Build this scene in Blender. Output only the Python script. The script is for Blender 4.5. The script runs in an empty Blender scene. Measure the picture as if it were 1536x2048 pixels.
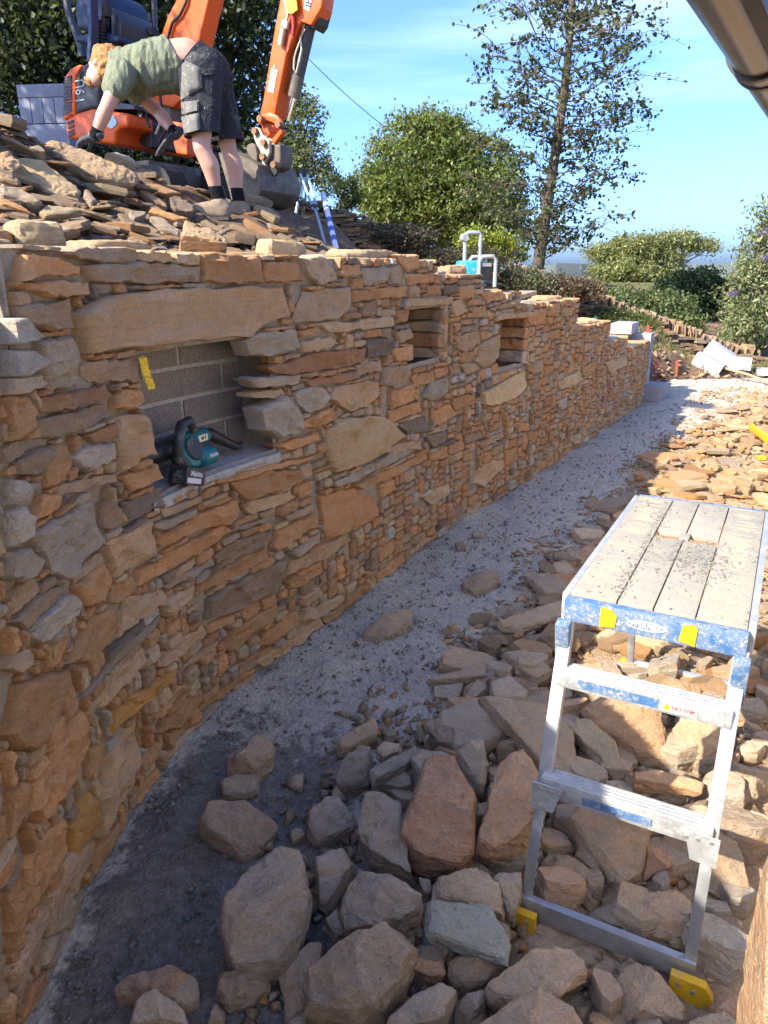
import bpy, bmesh, math, random
import numpy as np
from mathutils import Vector, Matrix, noise, geometry
R = math.radians
random.seed(7); np.random.seed(7)
scn = bpy.context.scene
COL = scn.collection

# ---------------------------------------------------------------- camera, sky, sun, exposure
CAM_H, PITCH, F = 1.65, R(18.1), 1480.0          # metres, down tilt, focal length in pixels of a 2048 px tall frame
cam_d = bpy.data.cameras.new('camera'); cam = bpy.data.objects.new('camera', cam_d); COL.objects.link(cam)
cam.location = (0, 0, CAM_H); cam.rotation_euler = (math.pi/2 - PITCH, 0, 0)
cam_d.sensor_fit = 'VERTICAL'; cam_d.sensor_height = 24.0; cam_d.sensor_width = 18.0
cam_d.lens = 24.0 * F / 2048.0
cam_d.clip_start = 0.05; cam_d.clip_end = 3000
scn.camera = cam

SUN_EL = R(36.5); SUN_H = Vector((-0.82, -0.57, 0)).normalized()
SUN = Vector((SUN_H.x*math.cos(SUN_EL), SUN_H.y*math.cos(SUN_EL), math.sin(SUN_EL)))
world = bpy.data.worlds.new('World'); scn.world = world; world.use_nodes = True
wn = world.node_tree; wn.nodes.clear()
w_out = wn.nodes.new('ShaderNodeOutputWorld'); w_bg = wn.nodes.new('ShaderNodeBackground')
w_sky = wn.nodes.new('ShaderNodeTexSky'); w_sky.sky_type = 'NISHITA'; w_sky.sun_disc = False
w_sky.sun_elevation = SUN_EL; w_sky.sun_rotation = math.atan2(SUN.x, SUN.y)
w_sky.altitude = 50; w_sky.air_density = 0.75; w_sky.dust_density = 2.3; w_sky.ozone_density = 7.5
# thin cirrus drawn out over the whole sky
w_tc = wn.nodes.new('ShaderNodeTexCoord'); w_map = wn.nodes.new('ShaderNodeMapping')
w_map.inputs['Rotation'].default_value = (0.25, 0.45, 0.6); w_map.inputs['Scale'].default_value = (0.7, 3.4, 9.0)
w_no = wn.nodes.new('ShaderNodeTexNoise'); w_no.inputs['Scale'].default_value = 1.6; w_no.inputs['Detail'].default_value = 7; w_no.inputs['Roughness'].default_value = 0.55
w_ra = wn.nodes.new('ShaderNodeValToRGB'); w_ra.color_ramp.elements[0].position = 0.50; w_ra.color_ramp.elements[1].position = 0.80
w_ra.color_ramp.elements[1].color = (0.34, 0.34, 0.34, 1)
w_mix = wn.nodes.new('ShaderNodeMixRGB'); w_mix.inputs['Color2'].default_value = (4.2, 4.7, 5.4, 1)
L = wn.links.new
L(w_tc.outputs['Generated'], w_map.inputs['Vector']); L(w_map.outputs['Vector'], w_no.inputs['Vector'])
L(w_no.outputs['Fac'], w_ra.inputs['Fac']); L(w_ra.outputs['Color'], w_mix.inputs['Fac'])
w_gam = wn.nodes.new('ShaderNodeGamma'); w_gam.inputs['Gamma'].default_value = 1.0
w_tint = wn.nodes.new('ShaderNodeMixRGB'); w_tint.blend_type = 'MULTIPLY'; w_tint.inputs['Fac'].default_value = 1.0; w_tint.inputs['Color2'].default_value = (0.80, 0.87, 1.03, 1)
L(w_sky.outputs['Color'], w_tint.inputs['Color1']); L(w_tint.outputs['Color'], w_gam.inputs['Color']); L(w_gam.outputs['Color'], w_mix.inputs['Color1']); L(w_mix.outputs['Color'], w_bg.inputs['Color'])
w_bg.inputs['Strength'].default_value = 0.077
L(w_bg.outputs['Background'], w_out.inputs['Surface'])
sun_d = bpy.data.lights.new('sun', 'SUN'); sun_d.energy = 2.05; sun_d.angle = R(0.55); sun_d.color = (1.0, 0.90, 0.74)
sun = bpy.data.objects.new('sun', sun_d); COL.objects.link(sun); sun.location = SUN*30
sun.rotation_euler = (-SUN).to_track_quat('-Z', 'Y').to_euler()
vs = scn.view_settings
scn.display_settings.display_device = 'sRGB'; vs.view_transform = 'Standard'; vs.look = 'None'; vs.gamma = 1.0; vs.use_curve_mapping = False
vs.exposure = 2.68
scn.render.engine = 'CYCLES'; scn.cycles.max_bounces = 8; scn.cycles.diffuse_bounces = 6; scn.cycles.use_denoising = True

# ---------------------------------------------------------------- helpers
CP, SP = math.cos(PITCH), math.sin(PITCH)
def ray(px, py):
    a = (px-768)/F; b = (1024-py)/F
    return Vector((a, CP + b*SP, -SP + b*CP))
def at_y(px, py, y):
    d = ray(px, py); return Vector((0, 0, CAM_H)) + d*(y/d.y)
def at_z(px, py, z):
    d = ray(px, py); return Vector((0, 0, CAM_H)) + d*((z-CAM_H)/d.z)
def on_plane(px, py, p0, n):
    d = ray(px, py); o = Vector((0, 0, CAM_H)); return o + d*((p0-o).dot(n)/d.dot(n))
def fb(x, y=0, z=0, oct=4, h=0.9):
    return noise.fractal(Vector((x, y, z)), h, 2.0, oct, noise_basis='PERLIN_ORIGINAL')

def tag(o, label=None, cat=None, group=None, kind=None):
    if label: o['label'] = label
    if cat: o['category'] = cat
    if group: o['group'] = group
    if kind: o['kind'] = kind
    return o
def empty(name, loc, label=None, cat=None, group=None, kind=None, rz=0):
    o = bpy.data.objects.new(name, None); COL.objects.link(o); o.location = loc; o.rotation_euler = (0, 0, rz)
    o.empty_display_size = 0.1
    return tag(o, label, cat, group, kind)
class MB:
    """collects vertices, faces and a colour per vertex, then links them as one mesh object"""
    def __init__(s): s.v = []; s.f = []; s.c = []; s.m = []; s.col = (0.5, 0.5, 0.5); s.mi = 0
    def add(s, vs_, fs_, col=None):
        n = len(s.v); s.v.extend([tuple(v) for v in vs_]); s.f.extend([tuple(i+n for i in f) for f in fs_])
        s.c.extend([col or s.col]*len(vs_)); s.m.extend([s.mi]*len(fs_)); return s
    def box(s, c, size, rot=None, taper=1.0, bev=0.0, col=None):
        hx, hy, hz = size[0]/2, size[1]/2, size[2]/2
        M_ = rot if rot is not None else Matrix.Identity(3)
        c = Vector(c)
        if bev <= 0:
            P = [(x*hx*(taper if z > 0 else 1), y*hy*(taper if z > 0 else 1), z*hz) for z in (-1, 1) for x, y in ((-1, -1), (1, -1), (1, 1), (-1, 1))]
            F_ = [(3, 2, 1, 0), (4, 5, 6, 7), (0, 1, 5, 4), (1, 2, 6, 5), (2, 3, 7, 6), (3, 0, 4, 7)]
        else:
            bm = bmesh.new(); bmesh.ops.create_cube(bm, size=1.0)
            for v in bm.verts:
                t = taper if v.co.z > 0 else 1
                v.co = Vector((v.co.x*size[0]*t, v.co.y*size[1]*t, v.co.z*size[2]))
            bmesh.ops.bevel(bm, geom=list(bm.edges), offset=min(bev, min(size)*0.45), segments=2, affect='EDGES', profile=0.6)
            bm.verts.index_update(); P = [v.co.copy() for v in bm.verts]; F_ = [[v.index for v in f.verts] for f in bm.faces]; bm.free()
        return s.add([c + M_ @ Vector(p) for p in P], F_, col)
    def tube(s, pts, rad, n=8, caps=True, col=None, flat=1.0):
        pts = [Vector(p) for p in pts]; k = len(pts)
        rad = [rad]*k if isinstance(rad, (int, float)) else rad
        V = []; up = None
        for i, p in enumerate(pts):
            d = (pts[min(i+1, k-1)] - pts[max(i-1, 0)]).normalized()
            if up is None: up = Vector((0, 0, 1)) if abs(d.z) < 0.9 else Vector((0, 1, 0))
            x = up.cross(d).normalized(); y = d.cross(x).normalized(); up = y
            for j in range(n):
                t = 2*math.pi*j/n; V.append(p + (x*math.cos(t) + y*math.sin(t)*flat)*rad[i])
        F_ = [(i*n+j, i*n+(j+1) % n, (i+1)*n+(j+1) % n, (i+1)*n+j) for i in range(k-1) for j in range(n)]
        if caps: F_ += [tuple(range(n-1, -1, -1)), tuple(range((k-1)*n, k*n))]
        return s.add(V, F_, col)
    def prism(s, poly, o, ux, uy, un, d0, d1, col=None):
        """poly in the plane (o; ux, uy), extruded along un from d0 to d1"""
        o, ux, uy, un = Vector(o), Vector(ux), Vector(uy), Vector(un); n = len(poly)
        V = [o + ux*p[0] + uy*p[1] + un*d for d in (d0, d1) for p in poly]
        F_ = [tuple(range(n-1, -1, -1)), tuple(range(n, 2*n))] + [(i, (i+1) % n, n+(i+1) % n, n+i) for i in range(n)]
        return s.add(V, F_, col)
    def build(s, name, mats, parent=None, origin=None, smooth=None, **kw):
        me = bpy.data.meshes.new(name)
        if origin is None:
            if parent is not None: origin = Vector((0, 0, 0))
            else:
                A = np.array(s.v); origin = Vector((A[:, 0].mean(), A[:, 1].mean(), A[:, 2].min()))
        origin = Vector(origin)
        off = origin + (world_loc(parent) if parent is not None and kw.pop('world', True) else Vector((0, 0, 0)))
        me.from_pydata([(v[0]-off.x, v[1]-off.y, v[2]-off.z) for v in s.v], [], s.f)
        finish(me, s.c, mats, s.m, smooth)
        o = bpy.data.objects.new(name, me); COL.objects.link(o)
        if parent is not None: o.parent = parent; o.location = origin
        else: o.location = origin
        return tag(o, **kw)
def finish(me, cols, mats, mi=None, smooth=None):
    at = me.color_attributes.new('col', 'FLOAT_COLOR', 'POINT')
    C = np.ones((len(me.vertices), 4), 'f'); C[:, :3] = np.array(cols, 'f'); at.data.foreach_set('color', C.ravel())
    for m in (mats if isinstance(mats, (list, tuple)) else [mats]): me.materials.append(m)
    if mi is not None and any(mi): me.polygons.foreach_set('material_index', mi)
    me.update()
    bm = bmesh.new(); bm.from_mesh(me); bmesh.ops.recalc_face_normals(bm, faces=bm.faces); bm.to_mesh(me); bm.free()
    if smooth is not None:
        me.polygons.foreach_set('use_smooth', [True]*len(me.polygons)); me.set_sharp_from_angle(angle=R(smooth))
def world_loc(o):
    p = Vector((0, 0, 0))
    while o is not None: p += Vector(o.location); o = o.parent
    return p
def fast_mesh(name, V, Fq, C, mat, parent=None, **kw):
    """numpy quads or triangles straight into a mesh"""
    off = np.array(world_loc(parent)) if parent is not None else np.zeros(3)
    me = bpy.data.meshes.new(name); k = Fq.shape[1]
    me.vertices.add(len(V)); me.vertices.foreach_set('co', (V-off).astype('f').ravel())
    me.loops.add(Fq.size); me.loops.foreach_set('vertex_index', Fq.astype('i').ravel())
    me.polygons.add(len(Fq)); me.polygons.foreach_set('loop_start', np.arange(0, Fq.size, k, dtype='i'))
    me.update(calc_edges=True)
    at = me.color_attributes.new('col', 'FLOAT_COLOR', 'POINT')
    CC = np.ones((len(V), 4), 'f'); CC[:, :3] = C; at.data.foreach_set('color', CC.ravel())
    me.materials.append(mat)
    o = bpy.data.objects.new(name, me); COL.objects.link(o)
    if parent is not None: o.parent = parent
    return tag(o, **kw)
def copy_thing(o, parent=None):
    c = o.copy(); COL.objects.link(c)
    if parent is not None: c.parent = parent
    for ch in list(o.children): copy_thing(ch, c)
    return c

# ---------------------------------------------------------------- materials
class NT:
    def __init__(s, name):
        s.m = bpy.data.materials.new(name); s.m.use_nodes = True; s.t = s.m.node_tree; s.n = s.t.nodes; s.n.clear()
        s.out = s.n.new('ShaderNodeOutputMaterial'); s.b = s.n.new('ShaderNodeBsdfPrincipled'); s.l(s.b.outputs[0], s.out.inputs[0])
    def l(s, a, b): s.t.links.new(a, b)
    def new(s, t, **k):
        n = s.n.new(t)
        for a, v in k.items():
            if hasattr(n, a): setattr(n, a, v)
            else: n.inputs[a].default_value = v
        return n
    def coord(s, kind='Object', scale=(1, 1, 1), rot=(0, 0, 0)):
        tc = s.new('ShaderNodeTexCoord'); mp = s.new('ShaderNodeMapping'); mp.inputs['Scale'].default_value = scale; mp.inputs['Rotation'].default_value = rot
        s.l(tc.outputs[kind], mp.inputs['Vector']); return mp.outputs[0]
    def noise(s, vec, scale, detail=4, rough=0.55, dist=0.0):
        n = s.new('ShaderNodeTexNoise'); n.inputs['Scale'].default_value = scale; n.inputs['Detail'].default_value = detail
        n.inputs['Roughness'].default_value = rough; n.inputs['Distortion'].default_value = dist
        if vec is not None: s.l(vec, n.inputs['Vector'])
        return n.outputs['Fac']
    def ramp(s, fac, stops):
        r = s.new('ShaderNodeValToRGB'); e = r.color_ramp.elements
        while len(e) < len(stops): e.new(0.5)
        for q, (p, c) in zip(e, stops): q.position = p; q.color = (c, c, c, 1) if isinstance(c, (int, float)) else (*c, 1)
        s.l(fac, r.inputs['Fac']); return r.outputs['Color']
    def mix(s, fac, a, b, blend='MIX'):
        m = s.new('ShaderNodeMixRGB', blend_type=blend)
        for i, x in (('Fac', fac), ('Color1', a), ('Color2', b)):
            if isinstance(x, (int, float)): m.inputs[i].default_value = x if i == 'Fac' else (x, x, x, 1)
            elif isinstance(x, tuple): m.inputs[i].default_value = (*x, 1)
            else: s.l(x, m.inputs[i])
        return m.outputs[0]
    def math(s, op, a, b=0.0):
        m = s.new('ShaderNodeMath', operation=op)
        for i, x in enumerate((a, b)):
            if isinstance(x, (int, float)): m.inputs[i].default_value = x
            else: s.l(x, m.inputs[i])
        return m.outputs[0]
    def attr(s, name='col'):
        a = s.new('ShaderNodeAttribute'); a.attribute_name = name; return a.outputs['Color']
    def bump(s, h, strength=0.5, dist=0.01, prev=None):
        b = s.new('ShaderNodeBump'); b.inputs['Strength'].default_value = strength; b.inputs['Distance'].default_value = dist
        s.l(h, b.inputs['Height'])
        if prev is not None: s.l(prev, b.inputs['Normal'])
        return b.outputs[0]
    def done(s, color=None, rough=0.8, bump=None, metal=0.0, spec=0.3):
        if color is not None:
            if isinstance(color, tuple): s.b.inputs['Base Color'].default_value = (*color, 1)
            else: s.l(color, s.b.inputs['Base Color'])
        if isinstance(rough, (int, float)): s.b.inputs['Roughness'].default_value = rough
        else: s.l(rough, s.b.inputs['Roughness'])
        if isinstance(metal, (int, float)): s.b.inputs['Metallic'].default_value = metal
        else: s.l(metal, s.b.inputs['Metallic'])
        s.b.inputs['Specular IOR Level'].default_value = spec
        if bump is not None: s.l(bump, s.b.inputs['Normal'])
        return s.m

def stone_material(name, strata=(5, 5, 34), lichen=0.35):
    t = NT(name); v = t.coord('Object'); oi = t.new('ShaderNodeObjectInfo')
    add = t.new('ShaderNodeVectorMath', operation='ADD'); t.l(v, add.inputs[0])
    sc_ = t.new('ShaderNodeVectorMath', operation='SCALE'); sc_.inputs[0].default_value = (13.1, 7.7, 3.3); t.l(oi.outputs['Random'], sc_.inputs['Scale'])
    t.l(sc_.outputs[0], add.inputs[1]); v = add.outputs[0]
    mp = t.new('ShaderNodeMapping'); mp.inputs['Scale'].default_value = strata; t.l(v, mp.inputs['Vector'])
    base = t.attr()
    big = t.noise(v, 5.5, 3, 0.6); mid = t.noise(v, 22, 5, 0.65); fine = t.noise(v, 120, 4, 0.7); lay = t.noise(mp.outputs[0], 1.6, 5, 0.65, 0.6)
    c = t.mix(t.ramp(big, [(0.35, 0.0), (0.7, 0.75)]), base, t.mix(1.0, base, (0.86, 0.82, 0.79), 'MULTIPLY'))
    c = t.mix(t.ramp(lay, [(0.42, 0.0), (0.72, 0.55)]), c, t.mix(1.0, base, (1.28, 0.98, 0.68), 'MULTIPLY'))
    c = t.mix(0.55, c, t.ramp(mid, [(0.25, 0.74), (0.5, 1.05), (0.75, 1.30)]), 'MULTIPLY')
    c = t.mix(0.50, c, t.ramp(fine, [(0.3, 0.76), (0.7, 1.28)]), 'MULTIPLY')
    c = t.mix(t.math('MULTIPLY', t.ramp(t.noise(v, 34, 6, 0.75), [(0.56, 0.0), (0.72, 1.0)]), lichen), c, (0.60, 0.56, 0.50))
    hv = t.mix(oi.outputs['Random'], 0.95, 1.20); c = t.mix(1.0, c, hv, 'MULTIPLY')
    h = t.math('ADD', t.math('MULTIPLY', lay, 1.0), t.math('ADD', t.math('MULTIPLY', mid, 1.0), t.math('MULTIPLY', fine, 0.35)))
    pit = t.new('ShaderNodeTexVoronoi'); pit.inputs['Scale'].default_value = 38; pit.feature = 'DISTANCE_TO_EDGE'; t.l(mp.outputs[0], pit.inputs['Vector'])
    h = t.math('ADD', h, t.math('MULTIPLY', t.ramp(pit.outputs['Distance'], [(0.0, 0.0), (0.06, 1.0)]), 0.25))
    return t.done(c, 0.9, t.bump(h, 1.0, 0.018), spec=0.2)
M = {}
M['stone'] = stone_material('wall_stone_surface')
M['rock'] = stone_material('loose_rock_surface', (6, 6, 22), 0.55)
M['slate'] = stone_material('slate_surface', (4, 4, 50), 0.25)
def simple(name, col, rough=0.6, metal=0.0, var=0.12, scale=30, bump=0.0, bd=0.002, spec=0.4):
    t = NT(name); v = t.coord('Object'); n = t.noise(v, scale, 5, 0.6)
    c = t.mix(1.0, col, t.ramp(n, [(0.3, 1-var), (0.7, 1+var)]), 'MULTIPLY')
    return t.done(c, rough, t.bump(n, bump, bd) if bump else None, metal, spec)
def dirty(name, col, dirt=(0.42, 0.40, 0.36), amount=0.5, rough=0.6, metal=0.0, scale=14, fine=90):
    """paint, plastic or metal with splashes of dried mortar and dust"""
    t = NT(name); v = t.coord('Object')
    a = t.ramp(t.noise(v, scale, 6, 0.72), [(0.62-0.28*amount, 0.0), (0.70-0.2*amount, 1.0)])
    b = t.ramp(t.noise(v, fine, 4, 0.7), [(0.5, 0.25), (0.62, 1.0)])
    f = t.math('MULTIPLY', a, b)
    c0 = t.mix(1.0, col, t.ramp(t.noise(v, 40, 3), [(0.3, 0.88), (0.7, 1.1)]), 'MULTIPLY')
    c = t.mix(f, c0, t.mix(1.0, dirt, t.ramp(t.noise(v, 200, 2), [(0.3, 0.75), (0.7, 1.15)]), 'MULTIPLY'))
    m = t.math('MULTIPLY', t.math('SUBTRACT', 1.0, f), metal)
    r = t.math('ADD', rough, t.math('MULTIPLY', f, 0.9-rough))
    return t.done(c, r, t.bump(f, 0.4, 0.003), m, 0.4)
def leaf_material(name, trans=0.35):
    t = NT(name); c = t.attr(); t.b.inputs['Roughness'].default_value = 0.5; t.b.inputs['Specular IOR Level'].default_value = 0.35
    t.l(c, t.b.inputs['Base Color'])
    tr = t.new('ShaderNodeBsdfTranslucent'); t.l(t.mix(1.0, c, (1.5, 1.5, 0.6), 'MULTIPLY'), tr.inputs['Color'])
    mx = t.new('ShaderNodeMixShader'); mx.inputs[0].default_value = trans
    t.l(t.b.outputs[0], mx.inputs[1]); t.l(tr.outputs[0], mx.inputs[2]); t.l(mx.outputs[0], t.out.inputs[0]); return t.m
M['leaf'] = leaf_material('leaf')
M['bark'] = simple('bark', (0.085, 0.065, 0.048), 0.9, var=0.45, scale=18, bump=0.8, bd=0.02)
# ---------------------------------------------------------------- the plan line of the wall (foot of its face), from behind the camera to its far end
WALL_PTS = [(-0.70, -2.2), (-0.76, -1.0), (-0.815, 0.0), (-0.84, 0.75), (-0.843, 1.37), (-0.822, 1.96), (-0.70, 2.50), (-0.565, 2.80), (-0.39, 3.09), (-0.19, 3.47),
            (0.19, 4.25), (0.59, 4.95), (1.16, 5.86), (1.96, 7.22), (3.375, 9.67)]
BANK_PTS = [(3.80, 10.55), (4.30, 11.05), (5.05, 11.3), (6.6, 11.45), (10.5, 11.6), (16, 11.6)]
def catmull(P, step=0.02):
    P = [Vector((p[0], p[1], 0)) for p in P]; P = [P[0]*2-P[1]] + P + [P[-1]*2-P[-2]]; out = []
    for i in range(1, len(P)-2):
        k = max(2, int((P[i+1]-P[i]).length/step))
        for j in range(k):
            t = j/k; a, b, c, d = P[i-1], P[i], P[i+1], P[i+2]
            out.append(0.5*((2*b) + (c-a)*t + (2*a-5*b+4*c-d)*t*t + (3*b-a-3*c+d)*t**3))
    return out + [P[-2]]
_c = catmull(WALL_PTS + BANK_PTS)
C_XY = np.array([(p.x, p.y) for p in _c]); C_S = np.concatenate([[0], np.cumsum(np.hypot(*np.diff(C_XY, axis=0).T))])
_t = np.gradient(C_XY, axis=0); k_ = np.ones(25)/25
_t = np.stack([np.convolve(np.pad(_t[:, i], 12, mode='edge'), k_, 'valid') for i in (0, 1)], 1); C_T = _t/np.linalg.norm(_t, axis=1)[:, None]
def wall_p(s): return Vector((np.interp(s, C_S, C_XY[:, 0]), np.interp(s, C_S, C_XY[:, 1]), 0))
def wall_t(s): return Vector((np.interp(s, C_S, C_T[:, 0]), np.interp(s, C_S, C_T[:, 1]), 0)).normalized()
def wall_n(s): t = wall_t(s); return Vector((t.y, -t.x, 0))
def W(s, z, d=0.0): p = wall_p(s) + wall_n(s)*d; return Vector((p.x, p.y, z))
def on_wall(px, py):
    d = ray(px, py); q = C_XY[:, 0]*d.y - C_XY[:, 1]*d.x          # sign change where the ray's bearing crosses the plan line
    best = None
    for i in np.nonzero((q[:-1]*q[1:] <= 0) & (C_XY[:-1, 1] > 0.3))[0]:
        f = q[i]/(q[i]-q[i+1]+1e-12); y = C_XY[i, 1]*(1-f) + C_XY[i+1, 1]*f
        if best is None or y < best[1]: best = (C_S[i]*(1-f)+C_S[i+1]*f, y)
    s, y = best; return s, CAM_H + d.z*y/d.y
S_END = C_S[np.argmin(np.hypot(C_XY[:, 0]-3.375, C_XY[:, 1]-9.67))]
S0 = C_S[np.argmin(np.hypot(C_XY[:, 0]+0.84, C_XY[:, 1]-0.55))]
STEPS = []
for a, b in ((20, (22, 640)), (868, (500, 514)), (962, (915, 553)), (1040, (1000, 588)), (1155, (1100, 606)), (1217, (1185, 650)), (1254, (1235, 680)), (1285, (1265, 694))):
    STEPS.append((on_wall(a, b[1])[0] if a < 1280 else S_END, on_wall(*b)[1]))
_sh = C_S[np.argmin(np.hypot(C_XY[:, 0]+0.84, C_XY[:, 1]-1.2))]
def z_top(s):
    if s < _sh: return 1.66  # unseen near stretch, its height set so its shadow covers the rocks
    for e, z in STEPS:
        if s < e: return z
    return STEPS[-1][1]
def niche(pl, pr, pb, pt, depth): return (on_wall(*pl)[0], on_wall(*pr)[0], on_wall(*pb)[1], on_wall(*pt)[1], depth)
NICHES = [niche((286, 820), (545, 845), (545, 908), (490, 676), 0.19), niche((812, 670), (880, 670), (822, 734), (812, 613), 0.26), niche((994, 690), (1048, 690), (1004, 740), (996, 640), 0.26)]
def in_niche(s, z, e=0.0): return any(a-e < s < b+e and c-e < z < d+e for a, b, c, d, _ in NICHES)

# ---------------------------------------------------------------- ground in front of the wall and the bank behind it
def wall_dist(x, y):
    """(distance in front of the wall line, arc length) for arrays"""
    x = np.atleast_1d(x); y = np.atleast_1d(y); D = np.zeros(len(x)); S = np.zeros(len(x)); sub = slice(None, None, 4)
    cx, cs, ct = C_XY[sub], C_S[sub], C_T[sub]
    for i in range(0, len(x), 4000):
        dx = x[i:i+4000, None]-cx[None, :, 0]; dy = y[i:i+4000, None]-cx[None, :, 1]
        j = np.argmin(dx*dx+dy*dy, 1); r = np.arange(len(j)); S[i:i+4000] = cs[j]
        D[i:i+4000] = dx[r, j]*ct[j, 1]-dy[r, j]*ct[j, 0]
    return D, S
def front_z(x, y):
    m = 0.03*np.exp(-((x-0.62)/0.55)**2-((y-1.55)/0.75)**2) + 0.05*np.exp(-((x-1.2)/0.5)**2-((y-3.2)/1.2)**2)
    m = m + 0.07*np.clip((y-9.2)/2.0, 0, 1)*np.clip((x-3.2)/1.0, 0, 1)
    far = np.clip(y-15.0, 0, None); r = np.hypot(x, y)
    return m - np.where(y > 15, np.minimum(far*0.13, 24), 0) - np.clip(np.clip(x-9, 0, None)*0.13, 0, 24)*(y <= 15) + np.clip(r-260, 0, None)*0.012
def hpx(px, py, y): p = at_y(px, py, y); return (p.x, p.y, p.z)
HEDGE_Y = 13.4
HEDGE_TOP = [hpx(*q) for q in ((300, 385, 12.0), (470, 385, 12.3), (560, 392, 12.6), (650, 402, 12.9), (760, 442, 13.1), (850, 482, 13.3), (960, 522, HEDGE_Y), (1060, 552, HEDGE_Y), (1180, 598, HEDGE_Y), (1300, 640, HEDGE_Y), (1375, 668, HEDGE_Y), (1445, 700, HEDGE_Y), (1540, 712, 13.6))]
HEDGE_DROP = [1.1, 1.1, 1.0, 1.0, 0.95, 0.9, 0.8, 0.7, 0.55, 0.5, 0.42, 0.28, 0.2]
CTRL = [(x, y-0.25, z-d) for (x, y, z), d in zip(HEDGE_TOP, HEDGE_DROP)] + [(x, y+0.5, z-0.15) for (x, y, z) in HEDGE_TOP]
RIDGE = [hpx(*q) for q in ((-160, 200, 4.3), (0, 262, 4.6), (150, 322, 5.1), (280, 356, 5.4), (380, 382, 5.75), (470, 400, 6.1), (560, 418, 6.4), (620, 450, 6.3), (690, 492, 6.2))]
CTRL += RIDGE + [hpx(*q) for q in ((440, 440, 5.5), (0, 400, 3.6), (200, 420, 4.3), (330, 455, 4.4), (560, 470, 5.0), (100, 470, 3.3), (250, 470, 3.6))]
CTRL += [(x+0.1, y+0.8, 2.12) for x, y, z in RIDGE[:7]] + [(-3, 7, 2.12), (-1.5, 7.5, 2.12), (-4.5, 8, 2.3), (-3, 9.5, 2.3), (-6, 6, 2.4), (-5, 3, 2.3), (-8, 2, 2.6), (-10, 8, 2.9), (0.0, 9.0, 1.75), (1.0, 8.0, 1.45), (-0.6, 8.2, 1.9), (1.4, 9.5, 1.4), (0.4, 10.5, 1.6)]
CTRL += [(W(s, 0, -0.42).x, W(s, 0, -0.42).y, z_top(s)-0.04) for s in np.arange(0.3, S_END, 0.3)]
CTRL += [(W(s, 0, -1.3).x, W(s, 0, -1.3).y, z_top(s)+0.12) for s in np.arange(6.5, S_END, 0.8)]
CTRL += [hpx(1330, 702, 11.6), hpx(1400, 745, 11.4), hpx(1410, 722, 12.2), hpx(1490, 735, 12.2), hpx(1536, 745, 12.0), hpx(1280, 650, 12.6)] + [(8, 12.4, 0.32), (11, 12.5, 0.3), (16, 13, 0.2)]
CT = np.array(CTRL)
def bank_z(x, y):
    x = np.atleast_1d(x).astype(float); y = np.atleast_1d(y).astype(float); out = np.zeros(len(x))
    for i in range(0, len(x), 5000):
        d2 = (x[i:i+5000, None]-CT[None, :, 0])**2 + (y[i:i+5000, None]-CT[None, :, 1])**2 + 0.02
        w = d2**-1.7; out[i:i+5000] = (w*CT[None, :, 2]).sum(1)/w.sum(1)
    return out
def rough2(X, Y, amp, sc):
    return np.array([fb(a*sc, b*sc, 3.3, 5) for a, b in zip(X, Y)])*amp
def terrain_z(x, y):
    D, S = wall_dist(x, y); z = front_z(np.atleast_1d(x), np.atleast_1d(y)); b = bank_z(x, y)
    cut = np.where(S > S_END+0.1, np.clip(-D/0.35, 0, 1), 1.0); cut = cut*cut*(3-2*cut)
    return np.where(D < 0, z*(1-cut)+b*cut, z)
def tz(x, y): return float(terrain_z(np.array([x]), np.array([y]))[0])

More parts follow.
